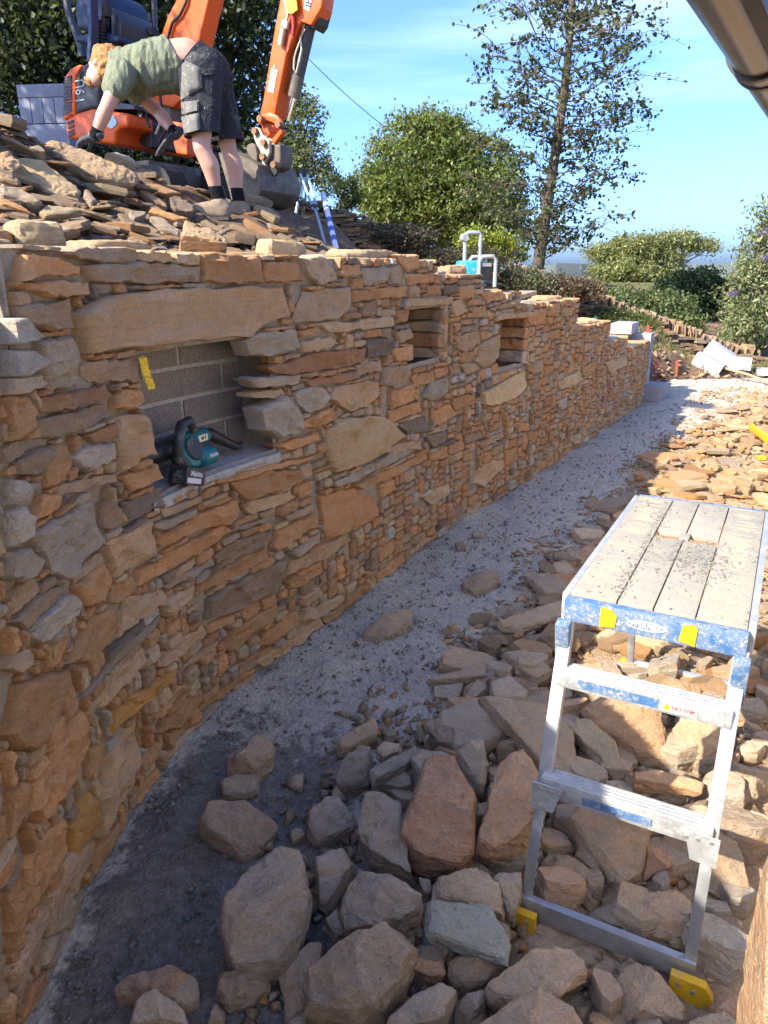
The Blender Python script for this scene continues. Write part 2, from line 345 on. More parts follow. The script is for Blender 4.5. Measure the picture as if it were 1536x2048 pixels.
def ground_material():
    t = NT('gravel_and_earth'); v = t.coord('Object'); a = t.new('ShaderNodeAttribute'); a.attribute_name = 'col'
    sep = t.new('ShaderNodeSeparateColor'); t.l(a.outputs['Color'], sep.inputs[0])
    big = t.noise(v, 3.0, 4, 0.6); mid = t.noise(v, 28, 5, 0.7); fine = t.noise(v, 260, 3, 0.75)
    vo = t.new('ShaderNodeTexVoronoi'); vo.inputs['Scale'].default_value = 75; t.l(v, vo.inputs['Vector'])
    gravel = t.mix(t.ramp(mid, [(0.3, 0.0), (0.7, 1.0)]), (0.37, 0.32, 0.25), (0.53, 0.47, 0.375))
    gravel = t.mix(0.55, gravel, t.ramp(vo.outputs['Color'], [(0.1, 0.75), (0.9, 1.2)]), 'MULTIPLY')
    earth = t.mix(t.ramp(mid, [(0.3, 0.0), (0.7, 1.0)]), (0.21, 0.145, 0.095), (0.42, 0.30, 0.19))
    earth = t.mix(t.ramp(big, [(0.35, 0.0), (0.65, 0.6)]), earth, (0.44, 0.325, 0.21))
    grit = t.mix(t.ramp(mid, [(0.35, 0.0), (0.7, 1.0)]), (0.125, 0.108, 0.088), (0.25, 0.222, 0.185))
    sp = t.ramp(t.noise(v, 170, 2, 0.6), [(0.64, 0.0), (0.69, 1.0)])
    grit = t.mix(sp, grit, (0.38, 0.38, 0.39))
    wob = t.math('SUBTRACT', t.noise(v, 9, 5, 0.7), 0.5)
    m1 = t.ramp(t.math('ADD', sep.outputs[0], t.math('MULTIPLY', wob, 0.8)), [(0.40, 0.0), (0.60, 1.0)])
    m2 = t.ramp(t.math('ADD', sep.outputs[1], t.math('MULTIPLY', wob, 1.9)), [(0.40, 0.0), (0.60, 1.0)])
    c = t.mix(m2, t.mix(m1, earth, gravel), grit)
    c = t.mix(t.ramp(sep.outputs[2], [(0.05, 0.0), (1.0, 1.0)]), c, t.mix(mid, (0.035, 0.05, 0.015), (0.13, 0.13, 0.05)))
    c = t.mix(0.6, c, t.ramp(fine, [(0.3, 0.7), (0.7, 1.28)]), 'MULTIPLY')
    h = t.math('ADD', t.math('MULTIPLY', mid, 1.0), t.math('ADD', t.math('MULTIPLY', vo.outputs['Distance'], 0.5), t.math('MULTIPLY', fine, 0.3)))
    return t.done(c, 0.95, t.bump(h, 0.8, 0.015), spec=0.2)
M['ground'] = ground_material()
def spread(lo, hi, step, grow=1.35, out=1500):
    mid = list(np.arange(lo, hi, step)); a = []; b = []; d = step
    x = lo
    while x > -out: d *= grow; x -= d; a.append(x)
    d = step; x = mid[-1]
    while x < out: d *= grow; x += d; b.append(x)
    return a[::-1]+mid+b
gx = np.array(spread(-0.9, 4.6, 0.03)); gy1 = list(np.arange(0.9, 5.0, 0.03))+list(np.arange(5.0, 12.5, 0.06)); gy = [v for v in spread(0.9, 1.0, 0.05) if v < 0.9]+gy1+[v+11.5 for v in spread(0.9, 1.0, 0.06) if v > 1.0]
gy = np.array(gy); GX, GY = np.meshgrid(gx, gy); X, Y = GX.ravel(), GY.ravel()
Z = front_z(X, Y); near = (np.abs(X-2) < 4) & (Y > 0.5) & (Y < 14)
Dw, Sw = wall_dist(X, Y)
rr = np.zeros(len(X)); rr[near] = rough2(X[near], Y[near], 0.022, 4.0) + rough2(X[near], Y[near], 0.008, 26.0)
Z = Z + rr - np.where((Dw < -0.15) & (Dw > -40) & (np.abs(Y) < 40), 0.25, 0)
edge = 0.80 + 0.12*np.sin(Y*1.7)                                        # how far the grey gravel reaches from the wall
edge = np.where(Y < 3.2, 0.80+0.1*(3.2-Y), edge) + np.clip((Y-8.2)*0.35, 0, 0.5)
g = np.clip(0.5+(edge-Dw)*1.6, 0, 1)*(Dw > -0.2)*(Y < 11.5)
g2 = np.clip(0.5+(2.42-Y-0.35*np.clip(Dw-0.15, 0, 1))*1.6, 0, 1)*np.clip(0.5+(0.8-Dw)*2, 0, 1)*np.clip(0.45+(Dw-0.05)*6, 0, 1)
g3 = np.where((Y > 15) | (X > 9), 1.0, 0.0)
i = np.arange(len(gx)*len(gy)).reshape(len(gy), len(gx))
Fq = np.stack([i[:-1, :-1], i[:-1, 1:], i[1:, 1:], i[1:, :-1]], -1).reshape(-1, 4)
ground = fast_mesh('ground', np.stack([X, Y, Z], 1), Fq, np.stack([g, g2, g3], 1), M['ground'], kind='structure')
for p in ground.data.polygons: p.use_smooth = True

def bank_material():
    t = NT('dug_earth'); v = t.coord('Object'); a = t.new('ShaderNodeAttribute'); a.attribute_name = 'col'
    sep = t.new('ShaderNodeSeparateColor'); t.l(a.outputs['Color'], sep.inputs[0])
    mid = t.noise(v, 16, 6, 0.7); fine = t.noise(v, 140, 4, 0.75); big = t.noise(v, 2.2, 4, 0.6)
    c = t.mix(t.ramp(mid, [(0.3, 0.0), (0.7, 1.0)]), (0.085, 0.05, 0.034), (0.22, 0.145, 0.09))
    c = t.mix(t.ramp(big, [(0.45, 0.0), (0.7, 0.7)]), c, (0.27, 0.19, 0.115))
    green = t.mix(t.ramp(mid, [(0.35, 0.0), (0.65, 1.0)]), (0.05, 0.07, 0.018), (0.20, 0.17, 0.07))
    c = t.mix(t.ramp(t.math('ADD', sep.outputs[0], t.math('SUBTRACT', mid, 0.5)), [(0.35, 0.0), (0.65, 1.0)]), c, green)
    red = t.ramp(t.math('ADD', sep.outputs[1], t.math('MULTIPLY', t.math('SUBTRACT', t.noise(v, 11, 5, 0.8), 0.5), 1.6)), [(0.55, 0.0), (0.75, 0.85)])
    c = t.mix(red, c, (0.26, 0.028, 0.028))
    c = t.mix(0.6, c, t.ramp(fine, [(0.3, 0.65), (0.7, 1.3)]), 'MULTIPLY')
    return t.done(c, 0.95, t.bump(t.math('ADD', mid, t.math('MULTIPLY', fine, 0.35)), 0.9, 0.03), spec=0.15)
M['bank'] = bank_material()
ss = np.concatenate([np.arange(0.2, 3.0, 0.12), np.arange(3.0, S_END+3.2, 0.05), np.arange(S_END+3.2, C_S[-1], 0.3)])
dd = np.concatenate([np.arange(0.0, 0.5, 0.05), np.arange(0.5, 3.6, 0.07), np.arange(3.6, 9, 0.3), [10, 12, 15, 19, 25, 33]])
V = []; 
for s in ss:
    p, n = wall_p(s), wall_n(s)
    for d in dd: V.append((p.x-n.x*d, p.y-n.y*d))
V = np.array(V); S_ = np.repeat(ss, len(dd)); D_ = np.tile(dd, len(ss))
BZ = bank_z(V[:, 0], V[:, 1]); cut = np.clip(D_/0.35, 0, 1); cut = np.where(S_ > S_END+0.1, cut*cut*(3-2*cut), 1)
BZ = BZ*cut + (-0.05)*(1-cut)
BZ = np.where((S_ < S_END) & (D_ < 0.33), -0.1, BZ)
nearb = (D_ < 9)
rb = np.zeros(len(V)); rb[nearb] = rough2(V[nearb, 0], V[nearb, 1], 0.05, 2.2) + rough2(V[nearb, 0], V[nearb, 1], 0.014, 15)
BZ = BZ + rb*np.clip(D_/0.5, 0.2, 1)
grn = np.where((V[:, 1] > 11.3) & (V[:, 0] > 2.3), 0.30, 0.0) + np.where((S_ > S_END-4) & (D_ > 0.9) & (D_ < 3) & (V[:, 1] > 8.0) & (S_ < S_END+0.3), 0.6, 0) + np.where(D_ > 18, 1, 0)
redm = np.where((S_ > S_END+0.5) & (S_ < S_END+1.7) & (D_ < 0.3), 0.62, 0.0)
i = np.arange(len(V)).reshape(len(ss), len(dd)); Fq = np.stack([i[:-1, :-1], i[1:, :-1], i[1:, 1:], i[:-1, 1:]], -1).reshape(-1, 4)
bank = fast_mesh('bank', np.column_stack([V, BZ]), Fq, np.stack([grn, redm, grn*0], 1), M['bank'], kind='structure')
for p in bank.data.polygons: p.use_smooth = True
def bank_at(x, y): return tz(x, y)
# far hills closing the view beyond the drop
hm = MB(); nh = 90
for k in range(nh+1):
    a = -1.4 + 2.8*k/nh; r = 700 + 90*math.sin(k*0.7)
    x, y = math.sin(a)*r, math.cos(a)*r; h = 2 + 9*(0.5+fb(k*0.21, 0, 5, 3)) 
    hm.v += [(x*0.85, y*0.85, -22), (x, y, h), (x*1.4, y*1.4, h+2)]; hm.c += [(0.06, 0.09, 0.045)]*3
for k in range(nh):
    b = k*3; hm.f += [(b, b+3, b+4, b+1), (b+1, b+4, b+5, b+2)]; hm.m += [0, 0]
M['hill'] = simple('hill_woods', (0.075, 0.09, 0.08), 0.95, var=0.3, scale=0.02)
hm.build('hills', M['hill'], kind='structure', origin=(0, 0, 0))

# ---------------------------------------------------------------- the stone wall
wall = empty('stone_wall', W(on_wall(830, 1000)[0], 0, 0), 'long curving retaining wall of tan and brown mortared rubble stone with three recesses', 'stone wall')
def mortar_material():
    t = NT('mortar'); v = t.coord('Object'); mid = t.noise(v, 24, 6, 0.7); fine = t.noise(v, 210, 4, 0.8); big = t.noise(v, 2.5, 3)
    c = t.mix(t.ramp(mid, [(0.3, 0.0), (0.7, 1.0)]), (0.25, 0.21, 0.16), (0.43, 0.375, 0.30))
    c = t.mix(t.ramp(big, [(0.35, 0.0), (0.7, 0.7)]), c, (0.35, 0.27, 0.18))
    c = t.mix(0.7, c, t.ramp(fine, [(0.3, 0.6), (0.7, 1.3)]), 'MULTIPLY')
    return t.done(c, 0.95, t.bump(t.math('ADD', mid, t.math('MULTIPLY', fine, 0.5)), 0.9, 0.012), spec=0.15)
M['mortar'] = mortar_material()
mm = MB(); ds = 0.035; s_list = [0.05+0.2*k for k in range(int((S0-0.05)/0.2))] + list(np.arange(S0, S_END, ds)) + [S_END]
for a, b in zip(s_list[:-1], s_list[1:]):
    zt = z_top((a+b)/2); nz = max(2, int(zt/0.04)); zs = np.linspace(-0.06, zt, nz+1)
    for z0, z1 in zip(zs[:-1], zs[1:]):
        if in_niche((a+b)/2, (z0+z1)/2): continue
        mm.add([W(s, z, -0.007+0.011*fb(s*9, z*9, 1.7, 3) if S0 <= s else 0) for s, z in ((a, z0), (b, z0), (b, z1), (a, z1))], [(0, 1, 2, 3)])
    mm.add([W(a, zt, -0.004), W(b, zt, -0.004), W(b, zt-0.01, -0.42), W(a, zt-0.01, -0.42)], [(0, 1, 2, 3)])
    mm.add([W(a, zt-0.01, -0.42), W(b, zt-0.01, -0.42), W(b, -0.06, -0.42), W(a, -0.06, -0.42)], [(0, 1, 2, 3)])
for (e, z), (e2, z2) in zip(STEPS[:-1], STEPS[1:]):
    mm.add([W(e, min(z, z2), 0), W(e, min(z, z2), -0.42), W(e, max(z, z2), -0.42), W(e, max(z, z2), 0)], [(0, 1, 2, 3)])
mm.add([W(S_END, -0.06, 0), W(S_END, -0.06, -0.42), W(S_END, z_top(S_END-.01), -0.42), W(S_END, z_top(S_END-.01), 0)], [(0, 1, 2, 3)])
for a, b, c, d, dep in NICHES:
    e = 0.03
    for A, B in (((a-e, c-e), (b+e, c-e)), ((b+e, c-e), (b+e, d+e)), ((b+e, d+e), (a-e, d+e)), ((a-e, d+e), (a-e, c-e))):
        P = [(A[0]+(B[0]-A[0])*k/6, A[1]+(B[1]-A[1])*k/6) for k in range(7)]
        for p, q in zip(P[:-1], P[1:]): mm.add([W(*p, 0.0), W(*q, 0.0), W(*q, -dep-0.02), W(*p, -dep-0.02)], [(0, 1, 2, 3)])
    for k in range(6):
        u, w_ = a-e+(b-a+2*e)*k/6, a-e+(b-a+2*e)*(k+1)/6
        mm.add([W(u, c-e, -dep-0.015), W(w_, c-e, -dep-0.015), W(w_, d+e, -dep-0.015), W(u, d+e, -dep-0.015)], [(0, 1, 2, 3)])
mm.build('mortar', M['mortar'], wall, world=True)

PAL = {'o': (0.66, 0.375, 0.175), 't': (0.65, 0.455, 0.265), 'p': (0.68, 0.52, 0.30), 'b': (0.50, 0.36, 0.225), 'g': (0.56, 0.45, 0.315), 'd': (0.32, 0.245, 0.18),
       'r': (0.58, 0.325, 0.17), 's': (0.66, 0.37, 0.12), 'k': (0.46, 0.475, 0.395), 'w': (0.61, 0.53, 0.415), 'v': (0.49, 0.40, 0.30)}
def shade(c, rng, amt=0.14):
    k = 1+rng.uniform(-amt, amt); h = rng.uniform(-0.05, 0.05)
    return tuple(max(0.01, x*k*(1+q*h)) for x, q in zip(PAL[c] if isinstance(c, str) else c, (1, 0, -1)))
def resample(poly, rng, n, jit):
    P = [Vector((p[0], p[1])) for p in poly]; k = len(P); Ls = [(P[(i+1) % k]-P[i]).length for i in range(k)]; T = sum(Ls); out = []
    for i in range(k):
        m = max(1, round(n*Ls[i]/T)); d = (P[(i+1) % k]-P[i]); nn = Vector((-d.y, d.x)).normalized() if d.length > 1e-6 else Vector((0, 0))
        for j in range(m):
            q = P[i] + d*(j/m)
            q = q + nn*rng.uniform(-jit, jit)*(0.5 if j == 0 else 1.0) + d.normalized()*rng.uniform(-jit, jit)*0.4
            out.append(q)
    return out
def stone_geo(mb, poly, fn, prot, rng, n=16, jit=0.005, back=-0.05, col=(0.4, 0.3, 0.2), relief=0.012, round_=0.012, tilt=0.09, dens=6.0):
    """a stone set in a face: fn(u, v, depth) -> point. Rough outline, chipped arris, uneven face"""
    P = resample(poly, rng, n, jit); m = len(P); c = Vector((0, 0))
    for p in P: c += p/m
    size = max((p-c).length for p in P); so = rng.uniform(0, 99); V = []
    tx, ty = rng.uniform(-tilt, tilt), rng.uniform(-tilt, tilt)
    rings = [(1.0, back, 0), (1.0, prot*0.40, 0.3), (1-min(0.2, round_*0.55/size), prot*0.84, 0.6), (1-min(0.38, round_*1.5/size), prot, 1.0)]
    def rel(q, nz): 
        n2 = fb(q.x*15+so, q.y*26, so, 4); lay = fb(q.x*5+so, q.y*60, so, 3)
        return relief*nz*(fb(q.x*8+so, q.y*10, so, 3)*1.1 - 0.9*abs(n2) + 0.35*lay)
    for sc, d, nz in rings:
        for p in P:
            q = c + (p-c)*sc; w = q-c
            V.append(fn(q.x, q.y, d + rel(q, nz) + (w.x*tx + w.y*ty)*0.35*(nz > 0.2)))
    F_ = [(r*m+j, r*m+(j+1) % m, (r+1)*m+(j+1) % m, (r+1)*m+j) for r in range(len(rings)-1) for j in range(m)]
    inner = [c + (p-c)*rings[-1][0] for p in P]; xs = [p.x for p in inner]; ys = [p.y for p in inner]
    g = max(0.011, math.sqrt(max(1e-6, (max(xs)-min(xs))*(max(ys)-min(ys))))/dens); pts = [Vector((p.x, p.y)) for p in inner]
    def inside(q, sh=0.92):
        ins = False
        for k in range(m):
            a_, b_ = c+(inner[k]-c)*sh, c+(inner[(k+1) % m]-c)*sh
            if (a_.y > q.y) != (b_.y > q.y) and q.x < (b_.x-a_.x)*(q.y-a_.y)/(b_.y-a_.y)+a_.x: ins = not ins
        return ins
    y = min(ys)+g*.5; row = 0
    while y < max(ys):
        x = min(xs)+g*(.5 if row % 2 else 0.0)
        while x < max(xs):
            q = Vector((x+rng.uniform(-.3, .3)*g, y+rng.uniform(-.3, .3)*g))
            if inside(q): pts.append(q)
            x += g
        y += g*.85; row += 1
    r_ = geometry.delaunay_2d_cdt(pts, [(k, (k+1) % m) for k in range(m)], [], 1, 1e-6)
    base = (len(rings)-1)*m; idx_ = []
    for k, q in enumerate(r_[0]):
        o = r_[3][k][0] if r_[3][k] else -1
        if 0 <= o < m: idx_.append(base+o)
        else:
            w = q-c; idx_.append(len(V)); V.append(fn(q.x, q.y, prot + rel(q, 1.25) + (w.x*tx+w.y*ty)*0.35))
    F_ += [tuple(idx_[k] for k in f) for f in r_[2]]
    mb.add(V, F_, col)
    return c, size

# stones traced from the photograph: zoom origin and scale, then colour, reach and outline of each
def tr(ox, oy, k, rows):
    out = []
    for r in rows.strip().split('\n'):
        a = r.split(); out.append((a[0][0], int(a[0][1:] or 25)/1000.0, [(ox+float(x)/k, oy+float(y)/k) for x, y in (q.split(',') for q in a[1:])]))
    return out
T_A = tr(0, 480, 2.1943, """
o30 60,110 75,65 200,75 330,110 330,150 270,165 130,150 60,180
o30 80,190 180,180 350,185 360,245 190,250 90,215
b30 340,110 590,95 860,120 860,185 600,190 380,175
o36 860,60 920,50 1130,80 1140,190 1050,195 865,180
o30 1140,95 1290,95 1330,180 1230,190 1145,185
g36 1300,80 1400,65 1470,180 1380,195 1335,150
b28 245,45 300,30 580,40 585,105 400,95 250,65
t50 300,330 420,250 700,215 1225,205 1255,330 1120,395 1080,425 740,450 350,500 330,410
b30 60,290 270,255 300,390 200,400 70,370
g34 150,450 285,415 320,520 310,640 190,670 160,580
b18 325,570 360,530 600,520 605,620 380,628
w50 0,350 60,340 140,430 60,455 0,455
w50 0,480 90,480 155,540 60,595 0,600
g44 0,610 130,590 165,630 80,665 0,680
o42 0,690 60,680 115,750 90,830 40,880 0,890
r30 140,700 430,635 470,680 440,700 180,760 140,750
b22 130,790 450,720 460,770 320,840 200,875 140,870
o30 480,690 520,650 600,660 610,710 560,745 480,740
t34 490,780 600,755 640,830 655,940 500,1020 485,860
o28 345,860 480,800 480,860 390,890
b34 40,980 130,910 190,905 165,990 130,1030 50,1035
o30 190,900 265,900 285,980 250,1060 170,1090 165,1040
w34 290,960 340,910 470,890 480,960 360,1015
o30 500,1040 660,980 695,1040 560,1100
b22 230,1080 480,1020 490,1060 300,1110 225,1120
t28 1280,340 1320,220 1510,205 1535,270 1480,345 1290,365
g40 1050,440 1130,400 1280,395 1295,470 1220,500 1075,512
r30 1150,560 1350,500 1585,470 1580,520 1536,545 1250,590 1190,590
t26 1300,450 1440,420 1475,455 1420,480 1310,495
o22 1300,400 1375,380 1390,400 1310,430
g36 1060,610 1180,600 1300,590 1290,630 1100,645
w34 1265,670 1400,640 1435,690 1400,740 1330,755
w55 1105,740 1230,680 1300,760 1310,830 1210,875 1130,830
t30 1080,670 1220,650 1235,675 1180,695 1080,690
o26 1250,880 1380,840 1395,870 1260,920 1200,905
o26 1310,790 1440,735 1470,770 1380,825 1320,825
o26 920,1052 1250,965 1380,942 1360,962 1180,1005 1100,1030 925,1068
o36 990,1060 1180,1010 1300,1005 1305,1060 1060,1141
""")
T_B = tr(560, 470, 1.969, """
r26 90,570 290,530 295,565 110,600
t24 140,350 440,320 450,355 180,385
o24 270,220 380,210 385,250 280,265
o26 380,205 495,205 490,245 385,250
g24 310,130 420,125 415,185 320,200
o24 230,120 305,115 300,160 230,165
o26 440,80 530,80 540,130 490,145
o26 490,155 570,150 575,190 495,195
g28 420,130 450,115 480,170 470,195 425,195
d24 320,410 420,405 440,450 400,480 330,480
t26 440,380 500,365 510,405 460,425
o28 430,445 510,430 515,490 450,500
b28 400,520 490,510 505,550 460,600 390,590
t26 280,510 385,490 390,530 300,555
t32 170,640 190,600 330,570 385,575 385,620 340,670 260,695
g32 30,640 110,600 180,620 160,670 80,695
o28 80,740 110,710 210,690 215,720 120,760
g34 0,660 30,630 70,700 60,780 0,790
p48 160,770 250,715 390,712 480,790 400,850 340,890 205,935 170,860
o28 425,690 540,650 550,690 425,740
d20 450,745 570,710 585,770 490,780
o24 510,550 590,535 600,580 520,600
g28 550,640 580,580 650,555 655,610 600,655
o24 595,690 660,660 680,710 600,755
o24 665,640 760,620 770,660 680,690
b26 680,400 770,375 780,420 720,460 690,450
t30 775,430 855,390 860,480 800,525 770,500
o24 690,200 755,195 755,250 700,255
o24 790,230 870,215 880,250 810,270
t30 810,290 920,255 920,280 820,300
o24 745,285 805,275 805,325 745,325
t26 665,260 700,250 735,300 680,325
o22 565,200 620,195 625,235 570,235
d24 630,200 690,190 695,225 640,235
p44 780,620 870,575 955,530 968,590 920,640 850,668 790,665
t20 700,510 760,500 775,530 730,550
d20 560,790 655,770 650,810 600,840
o34 143,1028 275,990 354,1033 384,1102 305,1150 161,1200
g30 190,970 540,805 555,840 300,950 200,990
o32 260,985 570,855 580,880 400,965 290,1000
t28 395,850 480,810 550,810 545,840 400,858
p30 545,1030 580,1000 660,980 655,1015 590,1065
o24 580,860 650,830 650,870 585,890
o24 650,830 710,800 720,840 660,865
b22 715,790 780,770 790,800 725,820
t24 770,820 860,775 880,790 790,840
t26 800,900 870,880 880,910 790,990 750,980 770,930
o22 880,850 925,830 920,890 885,910
o22 930,740 970,735 980,770 935,775
o26 1000,290 1040,285 1040,350 975,355 960,320
o24 1060,270 1095,265 1095,320 1050,320
t24 1100,285 1150,285 1145,320 1105,320
p28 1085,580 1170,530 1185,570 1100,610
p28 1270,500 1360,475 1370,510 1290,545
o22 1190,520 1240,490 1240,530 1190,545
""")
T_C = tr(0, 950, 2.1943, """
w40 0,20 60,20 80,80 60,120 0,130
w44 0,170 60,135 105,180 100,250 40,310 0,315
g24 80,50 150,20 155,60 90,80
o26 110,190 160,90 235,80 230,140 150,190
v40 100,265 370,105 435,290 270,460 190,430
b24 430,120 510,140 520,210 470,235 430,230
d22 525,120 690,50 705,130 540,210
t30 445,300 640,195 665,350 480,455
o30 660,300 690,260 1030,105 1045,150 1000,210 820,250 680,320
t28 675,150 870,90 875,115 690,185
g20 650,220 840,145 850,170 690,240
o24 860,140 990,85 1000,105 870,155
t28 1060,150 1080,115 1260,60 1275,95 1220,130 1080,170
o28 1180,320 1200,240 1380,165 1385,215 1200,330
g22 1230,180 1365,125 1370,155 1250,195
g20 1010,230 1200,165 1200,190 1030,240
o34 570,490 590,420 970,215 1005,240 950,290 680,440
v20 690,490 920,360 930,390 830,450 720,500
b24 920,355 980,300 1180,235 1190,285 940,390
o30 830,530 860,480 1160,310 1165,360 980,460
b36 890,630 900,540 1240,360 1250,440 1210,500 1020,600
o28 310,490 440,380 465,460 430,560 340,575
o28 460,560 460,490 560,440 575,500 500,565
t30 490,715 530,540 690,500 705,540 640,600
o40 250,830 370,630 450,580 495,660 370,820
w42 80,700 280,520 320,550 300,610 200,700 140,745
w40 0,340 80,320 145,380 120,440 60,475 0,440
b30 30,640 150,530 250,470 260,500 180,590 80,680
t28 680,570 720,530 840,480 830,530 720,625
t28 1250,430 1260,380 1500,260 1536,280 1400,370
o26 1240,490 1400,390 1405,420 1290,495
g24 1255,340 1390,240 1390,290 1290,360
t26 1310,540 1390,480 1400,525 1330,580
t26 1310,640 1320,600 1490,520 1490,560 1380,630
o24 890,660 1015,610 1010,640 900,695
o28 970,740 1000,680 1200,560 1220,580 1180,640 1000,780
o28 1120,755 1150,690 1290,585 1305,640 1180,740
t30 1110,820 1390,620 1405,650 1300,740 1140,840
t28 690,840 720,770 870,650 880,690 760,800
s32 460,1140 480,1030 700,880 760,840 730,900 620,1000
v24 340,980 500,760 690,610 660,670 520,800 370,960
t26 360,1060 400,980 600,750 620,800 560,880 450,1010
o24 640,1070 760,930 800,920 690,1070
o28 680,1130 700,1080 860,930 880,960 760,1110
o26 870,1020 1060,860 1100,840 1090,870 950,980
t24 760,850 950,715 940,740 860,810
o28 190,850 200,760 260,700 270,740 230,830
g32 10,850 40,780 90,760 110,830 70,870
o24 1405,640 1500,560 1505,590 1430,650
""")
T_D = tr(0, 1250, 2.566, """
o44 5,560 60,300 310,225 320,290 190,560 120,660 30,610
o40 115,960 130,830 380,430 420,590 290,880 160,1015
t36 510,830 540,660 670,480 690,700 680,780 490,1090 480,900
o28 430,640 510,590 510,650 410,800
o28 670,920 700,830 790,730 800,770 690,920
o28 690,700 720,640 800,600 800,660 710,750
s34 330,1040 420,850 470,900 480,1000 380,1150 340,1200
o30 110,1250 160,1120 290,980 310,1140 200,1330 110,1480
o28 440,1290 480,1120 640,960 620,1060 520,1240
t28 210,1400 310,1190 460,1100 460,1180 360,1380 220,1600
o34 0,1100 20,860 100,800 95,930 20,1100
o32 20,1450 170,1250 180,1330 110,1500 30,1690
b28 20,1800 140,1480 210,1430 210,1500 60,1960
o30 130,1850 200,1770 215,1870 180,2000 60,2048 100,1950
g28 180,1750 220,1610 370,1560 310,1650 230,1770
b28 230,1590 240,1500 410,1350 380,1450 330,1560
t26 830,690 880,600 980,510 970,560 860,690
""")
RES = 0.01
gs0, gs1 = S0, S_END; GW, GH = int((gs1-gs0)/RES)+1, int(2.0/RES)
occ = np.zeros((GH, GW), bool)
for j in range(GW):
    occ[int(z_top(gs0+j*RES)/RES)+2:, j] = True
for a, b, c, d, _ in NICHES: occ[max(0, int((c)/RES)):int(d/RES)+1, int((a-gs0)/RES):int((b-gs0)/RES)+1] = True
STONES = []          # (area, poly, colour, reach, rng seed, traced)
def poly_cells(poly):
    xs = [p[0] for p in poly]; ys = [p[1] for p in poly]
    i0, i1 = max(0, int((min(xs)-gs0)/RES)), min(GW-1, int((max(xs)-gs0)/RES)+1); j0, j1 = max(0, int(min(ys)/RES)), min(GH-1, int(max(ys)/RES)+1)
    if i1 <= i0 or j1 <= j0: return
    U, Vv = np.meshgrid(gs0+(np.arange(i0, i1)+0.5)*RES, (np.arange(j0, j1)+0.5)*RES); ins = np.zeros(U.shape, bool); n = len(poly)
    for k in range(n):
        (x1, y1), (x2, y2) = poly[k], poly[(k+1) % n]
        cr = ((y1 > Vv) != (y2 > Vv)) & (U < (x2-x1)*(Vv-y1)/((y2-y1) or 1e-9)+x1); ins ^= cr
    occ[j0:j1, i0:i1] |= ins
def area(p): return abs(sum(p[i][0]*p[(i+1) % len(p)][1]-p[(i+1) % len(p)][0]*p[i][1] for i in range(len(p))))/2
for rows in (T_A, T_B, T_C, T_D):
    for c, reach, P in rows:
        Q = [on_wall(*p) for p in P]; Q = [(s, max(z, 0.0)) for s, z in Q]
        if area(Q) < 4e-4: continue
        STONES.append([area(Q), Q, c, reach, len(STONES), True]); poly_cells(Q)
rng = random.Random(11)
far_s = on_wall(900, 900)[0]
for j in range(0, GH-2):
    for i in range(0, GW-3):
        if occ[j, i]: continue
        s = gs0+i*RES; farf = min(1, max(0, (s-far_s)/4.0))
        tw = int(min(38, max(5, rng.lognormvariate(2.62, 0.45)*(1-0.12*farf)))); th = int(min(17, max(3, rng.lognormvariate(1.78+0.10*farf, 0.40))))
        w = 0
        while w < tw and i+w < GW and not occ[j, i+w]: w += 1
        if 0 < tw-w <= 0: pass
        run = w
        while run < tw+4 and i+run < GW and not occ[j, i+run]: run += 1
        if run-w < 4: w = run
        h = 1
        while h < th and j+h < GH and not occ[j+h, i:i+w].any(): h += 1
        k = 0
        while k < 3 and j+h+k < GH and not occ[j+h+k, i:i+w].any(): k += 1
        if k < 3: h += k
        occ[j:j+h, i:i+w] = True
        if w < 3 or h < 2: continue
        x0, x1, y0, y1 = s, s+w*RES, j*RES, (j+h)*RES; g_ = 0.0035; W_, H_ = x1-x0, y1-y0
        cu = lambda m: rng.uniform(0.0, 0.30)*m
        P = [(x0+g_, y0+g_+cu(H_)), (x0+g_+cu(min(W_, .1)), y0+g_+cu(H_)*.4), (x0+W_*rng.uniform(.4, .6), y0+g_+cu(H_)*.25), (x1-g_-cu(min(W_, .1)), y0+g_+cu(H_)*.4), (x1-g_, y0+g_+cu(H_)),
             (x1-g_-cu(H_)*.5, y1-g_-cu(H_)), (x1-g_-cu(min(W_, .1)), y1-g_-cu(H_)*.3), (x0+W_*rng.uniform(.4, .6), y1-g_-cu(H_)*.2), (x0+g_+cu(min(W_, .1)), y1-g_-cu(H_)*.5), (x0+g_, y1-g_-cu(H_)*.6)]
        c = rng.choices('otpbgdrw', (44, 22, 7+8*farf, 10-5*farf, 9-4*farf, 4-2*farf, 6, 3-2*farf))[0]
        STONES.append([W_*H_, P, c, rng.uniform(0.016, 0.034), len(STONES), False])
def seen_px(st):
    q = st[1]; s = sum(p[0] for p in q)/len(q); p = W(s, 0.9); d2 = (p-cam.location).length_squared
    vis = 1.0 if p.y > 1.05 else 0.1
    n = wall_n(s); v = (cam.location-p).normalized(); return st[0]/d2*abs(n.x*v.x+n.y*v.y)*vis
STONES.sort(key=seen_px, reverse=True)
rest = MB()
for idx, (ar, P, c, reach, sd, traced) in enumerate(STONES):
    r_ = random.Random(1000+sd); col = shade(c, r_)
    top = max(p[1] for p in P); sm = sum(p[0] for p in P)/len(P)
    back = -0.30 if top > z_top(sm)-0.07 else -0.05
    near = idx < 300
    mb = MB() if near else rest
    siz = math.sqrt(ar)
    stone_geo(mb, P, W, reach*0.82+0.005, r_, n=26 if siz > .09 else 18, jit=min(0.007, siz*0.05), back=back, col=col, relief=min(0.021, 0.006+siz*0.07), round_=min(0.02, siz*0.13), dens=9.0 if siz > .14 else 6.0)
    if near: mb.build('stone', M['stone'], wall, smooth=38)
rest.build('small_stones', M['stone'], wall, smooth=38, kind='stuff')
